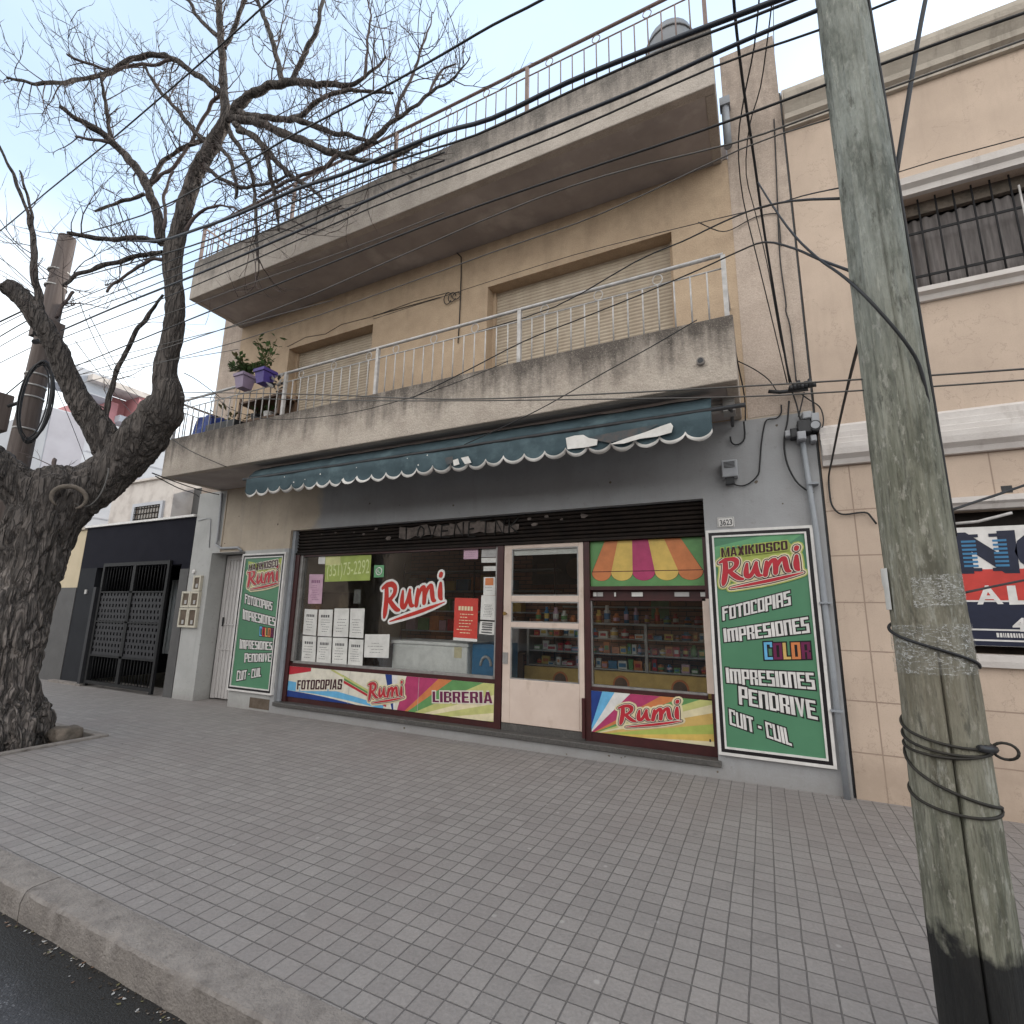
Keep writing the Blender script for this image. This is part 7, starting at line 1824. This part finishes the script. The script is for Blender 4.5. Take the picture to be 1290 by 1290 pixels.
cable('slack wire across the balcony face falling to the awning', [(-0.379,-1.12,4.449),(-0.823,-1.15,4.25),(-1.301,-1.2,4.042),(-1.915,-1.2,3.802),(-2.387,-1.2,3.651),(-2.975,-1.15,3.517)], .006, 'cable')
cable('wire looping from the balcony rail down the face of the balcony', [(-2.443,-1.12,4.463),(-3.031,-1.2,4.298),(-3.721,-1.2,4.223),(-4.9,-1.2,4.187),(-6.385,-1.15,4.376),(-7.395,-1.12,4.723),(-8.007,-1.06,5.147)], .005, 'cable')
cable('short wire at the left end of the balcony face', [(-9.053,-1.12,4.525),(-8.263,-1.13,4.132),(-7.303,-1.12,3.754)], .006, 'cable')
cable('pale horizontal wire, upper of the two crossing the top of the awning', [(-5.341,-3.0,3.835),(-3.151,-3.15,3.341),(-1.796,-3.3,2.995),(-0.815,-3.3,2.847),(-0.033,-3.3,2.745),(0.472,-3.3,2.683),(0.712,-3.3,2.653),(1.042,-3.3,2.617)], .0045, 'cable_grey')
cable('pale horizontal wire, lower of the two crossing the top of the awning', [(-5.328,-3.0,3.779),(-3.144,-3.15,3.292),(-1.795,-3.3,2.984),(-0.815,-3.3,2.818),(-0.036,-3.3,2.691),(0.467,-3.3,2.63),(0.715,-3.3,2.601),(1.035,-3.3,2.57)], .004, 'cable_grey')
cable('thick black cable dropping from the top edge to the right side of the foreground pole', [(1.071,-3.0,5.075),(0.979,-3.05,4.736),(0.898,-3.1,4.409),(0.821,-3.15,4.096),(0.726,-3.25,3.724)], .011, 'cable')
cable('black guy wire between the foreground pole and the neighbour lower wall', [(0.53,-3.1,2.985),(0.591,-2.4,3.102),(0.649,-1.4,3.143),(0.68,-0.5,3.068),(0.695,-0.05,3.026),(0.689,-0.03,2.865),(0.697,-0.03,2.733),(0.744,-0.03,2.648),(0.809,-0.03,2.627),(0.902,-0.03,2.636),(0.979,-0.03,2.631),(1.013,-0.03,2.581),(1.045,-0.03,2.516)], .009, 'cable')
cable('thin wire along the neighbour wall above the barred window', [(1.554,-0.2,6.149),(1.91,-0.15,6.194),(2.279,-0.15,6.179),(2.639,-0.12,6.188)], .006, 'cable')
cable('dark wire crossing above the rental board', [(0.744,-3.2,2.074),(0.895,-3.0,2.141),(1.014,-2.9,2.189),(1.165,-2.8,2.25)], .006, 'cable')
cable('dark wire crossing the red band of the rental board', [(0.743,-3.2,1.727),(0.9,-3.0,1.762),(1.104,-2.8,1.807)], .005, 'cable')
cable('black cable looping from the bracket down past the alarm box', [(0.333,-0.03,3.87),(0.326,-0.03,3.78),(0.276,-0.03,3.724),(0.183,-0.03,3.721),(0.145,-0.03,3.626),(0.109,-0.03,3.45),(0.078,-0.03,3.229),(0.054,-0.03,3.116),(-0.029,-0.03,3.036),(-0.109,-0.03,3.009),(-0.187,-0.03,3.034),(-0.238,-0.05,3.098)], .008, 'cable')
cable('black cable hanging beside the junction boxes down to the downpipe', [(0.409,-0.05,3.894),(0.377,-0.05,3.674),(0.344,-0.05,3.545),(0.324,-0.04,3.373),(0.339,-0.04,3.196),(0.398,-0.04,3.017),(0.476,-0.04,2.916),(0.549,-0.04,2.867)], .009, 'cable')
cable('black wire from the bracket to the round meter', [(0.528,-0.1,3.925),(0.599,-0.05,3.869),(0.68,-0.04,3.788),(0.705,-0.04,3.669),(0.688,-0.04,3.558),(0.625,-0.05,3.503)], .007, 'cable')
cable('black wire from the bracket straight down into the black cable box', [(0.443,-0.1,3.967),(0.471,-0.08,3.844),(0.488,-0.08,3.69),(0.502,-0.08,3.599)], .008, 'cable')
cable('black wire crossing over to the black cable box', [(0.552,-0.1,3.947),(0.522,-0.08,3.835),(0.48,-0.08,3.691)], .007, 'cable')
cable('wavy thin wire on the right column left of the bracket', [(-0.049,-0.5,4.239),(0.096,-0.3,4.212),(0.228,-0.15,4.134),(0.295,-0.13,4.001)], .006, 'cable')
cable('thin cable clipped along the edge of the right column', [(0.54,-0.02,7.516),(0.523,-0.02,7.067),(0.482,-0.02,6.207),(0.459,-0.02,5.588),(0.474,-0.02,5.08),(0.465,-0.02,4.964),(0.49,-0.02,4.782),(0.497,-0.02,4.399),(0.494,-0.05,4.107)], .007, 'cable')
cable('stray wire bow across the right column under the roof drain', [(-0.348,-0.5,6.028),(-0.156,-0.2,6.076),(-0.011,-0.05,6.161),(0.236,-0.02,6.257),(0.443,-0.02,6.233),(0.486,-0.02,6.152),(0.482,-0.02,5.786)], .006, 'cable')
cable('hooked wire under the right end of the balcony', [(-0.044,-0.05,3.731),(-0.05,-0.03,3.545),(-0.118,-0.03,3.481),(-0.181,-0.03,3.508),(-0.192,-0.03,3.584)], .009, 'cable')
cable('dark wire hanging along the right end of the balcony slab', [(-0.103,-1.0,4.514),(-0.083,-0.9,4.351),(-0.052,-0.5,4.195),(-0.017,-0.1,3.997),(-0.028,-0.02,3.749)], .007, 'cable')
cable('antenna feed wire standing above the right column against the sky', [(0.688,0.1,9.555),(0.631,0.1,8.689),(0.603,0.1,8.088),(0.615,0.1,7.901)], .005, 'cable_grey')
# fan of thin wires around the far pole
fan = [((-20,330),(74,402)),((-20,345),(72,412)),((-20,300),(70,398)),((-20,368),(74,418)),((-20,392),(76,430)),((-25,430),(70,380)),((-25,460),(72,395)),((-25,500),(70,420)),((-25,480),(68,445)),((-25,540),(60,470))]
nw = ['topmost', 'second', 'third', 'fourth', 'fifth', 'sixth', 'seventh', 'eighth', 'ninth', 'lowest']
FAN = [[(-14.8,-2.45,10.032),(-12.177,-2.45,8.197),(-10.846,-2.4,7.246)], [(-14.616,-2.45,9.663),(-12.61,-2.45,8.448),(-10.777,-2.4,7.068)], [(-14.485,-2.45,9.399),(-12.314,-2.45,7.78),(-10.731,-2.4,6.808)], [(-14.298,-2.45,9.024),(-12.358,-2.45,7.879),(-10.767,-2.4,6.756)], [(-14.094,-2.45,8.614),(-12.253,-2.45,7.642),(-10.726,-2.4,6.654)], [(-12.973,-2.5,6.673),(-11.853,-2.45,6.74),(-10.78,-2.4,6.791)], [(-12.824,-2.5,6.373),(-11.758,-2.45,6.525),(-10.775,-2.4,6.636)], [(-12.715,-2.5,6.154),(-11.657,-2.45,6.296),(-10.681,-2.4,6.399)], [(-12.537,-2.5,5.797),(-11.786,-2.45,5.909),(-10.526,-2.4,6.004)], [(-12.1,-2.5,4.92),(-11.461,-2.45,5.196),(-10.414,-2.4,5.587)]]
for i, p in enumerate(FAN): cable(f'thin wire at the left edge reaching the far pole, {nw[i]} of the fan', p, .009 if i % 3 == 0 else .006, 'cable', group='fan of wires on the far pole')
SPAN = [[(-10.323,-2.4,6.588),(-7.818,-2.6,6.188),(-5.864,-2.85,5.79),(-4.368,-3.0,5.506),(-3.158,-3.1,5.33),(-1.969,-3.2,5.113)], [(-10.261,-2.4,6.422),(-7.778,-2.6,6.05),(-5.833,-2.85,5.65),(-4.352,-3.0,5.406),(-3.149,-3.1,5.251),(-1.965,-3.2,5.038)], [(-10.264,-2.4,6.29),(-7.738,-2.6,5.913),(-5.807,-2.85,5.536),(-4.336,-3.0,5.307),(-3.141,-3.1,5.173)], [(-10.161,-2.4,5.744),(-7.812,-2.5,5.495),(-5.786,-2.8,5.09),(-4.258,-3.0,4.836),(-3.087,-3.1,4.677),(-1.941,-3.2,4.56)], [(-10.119,-2.4,5.368),(-7.686,-2.5,5.062),(-5.688,-2.8,4.658),(-4.693,-2.9,4.498),(-3.24,-3.0,4.319)], [(-10.105,-2.4,5.198),(-7.623,-2.5,4.846),(-5.811,-2.7,4.486),(-4.641,-2.9,4.216)]]
nm6 = ['highest', 'second', 'third', 'fourth', 'fifth', 'lowest']
for i, p in enumerate(SPAN): cable(f'thin wire from the far pole towards the shop building, {nm6[i]} of the six', p, .006 if i < 3 else .004, 'cable' if i < 3 else 'cable_grey', group='thin wires between the poles')
DRP = [[(-9.947,-2.3,6.618),(-11.181,-1.5,6.604),(-12.329,-0.5,6.451),(-13.843,1.0,6.313)], [(-9.529,-2.3,6.27),(-11.402,-1.2,6.641),(-13.315,0.2,6.75),(-14.522,1.5,6.832)], [(-9.803,-2.3,5.854),(-12.028,-1.0,6.348),(-14.422,0.8,6.552)], [(-10.265,-2.4,5.343),(-11.943,-1.5,5.435),(-13.283,-0.6,5.09),(-14.001,0.1,4.425)], [(-6.809,-2.2,4.721),(-7.159,-1.8,4.852),(-8.069,-0.8,5.107)]]
nm5 = ['leftmost upper', 'right hand', 'middle', 'steepest', 'short one beside the balcony']
for i, p in enumerate(DRP): cable(f'thin service wire dropping behind the tree fork, {nm5[i]}', p, .006, 'cable', group='service wires behind the tree')
HZ = [[(-7.448,-1.9,5.346),(-7.81,-1.4,5.696),(-8.569,-0.6,6.292)], [(-7.171,-2.3,4.927),(-7.713,-1.6,5.491),(-8.245,-0.8,6.115)]]
cable('black pole wire ending in a clamp at the house door corner', [(-6.519,-2.5,3.17),(-8.313,-1.2,3.49),(-9.266,-0.4,3.674),(-9.637,-0.05,3.707)], .008, 'cable')
cable('black service wire with a clamp under the balcony soffit on the left', [(-6.404,-2.6,3.171),(-8.629,-0.9,3.631),(-8.985,-0.3,3.686),(-9.025,-0.06,3.697)], .008, 'cable')
cable('thick drop cable at the far left edge of the sky', [(-12.308,-2.6,6.613),(-11.871,-2.5,6.748),(-11.401,-2.45,6.809),(-10.71,-2.4,6.894)], .013, 'cable')
for o in bpy.data.objects:
    if '_b' in o.keys(): del o['_b']
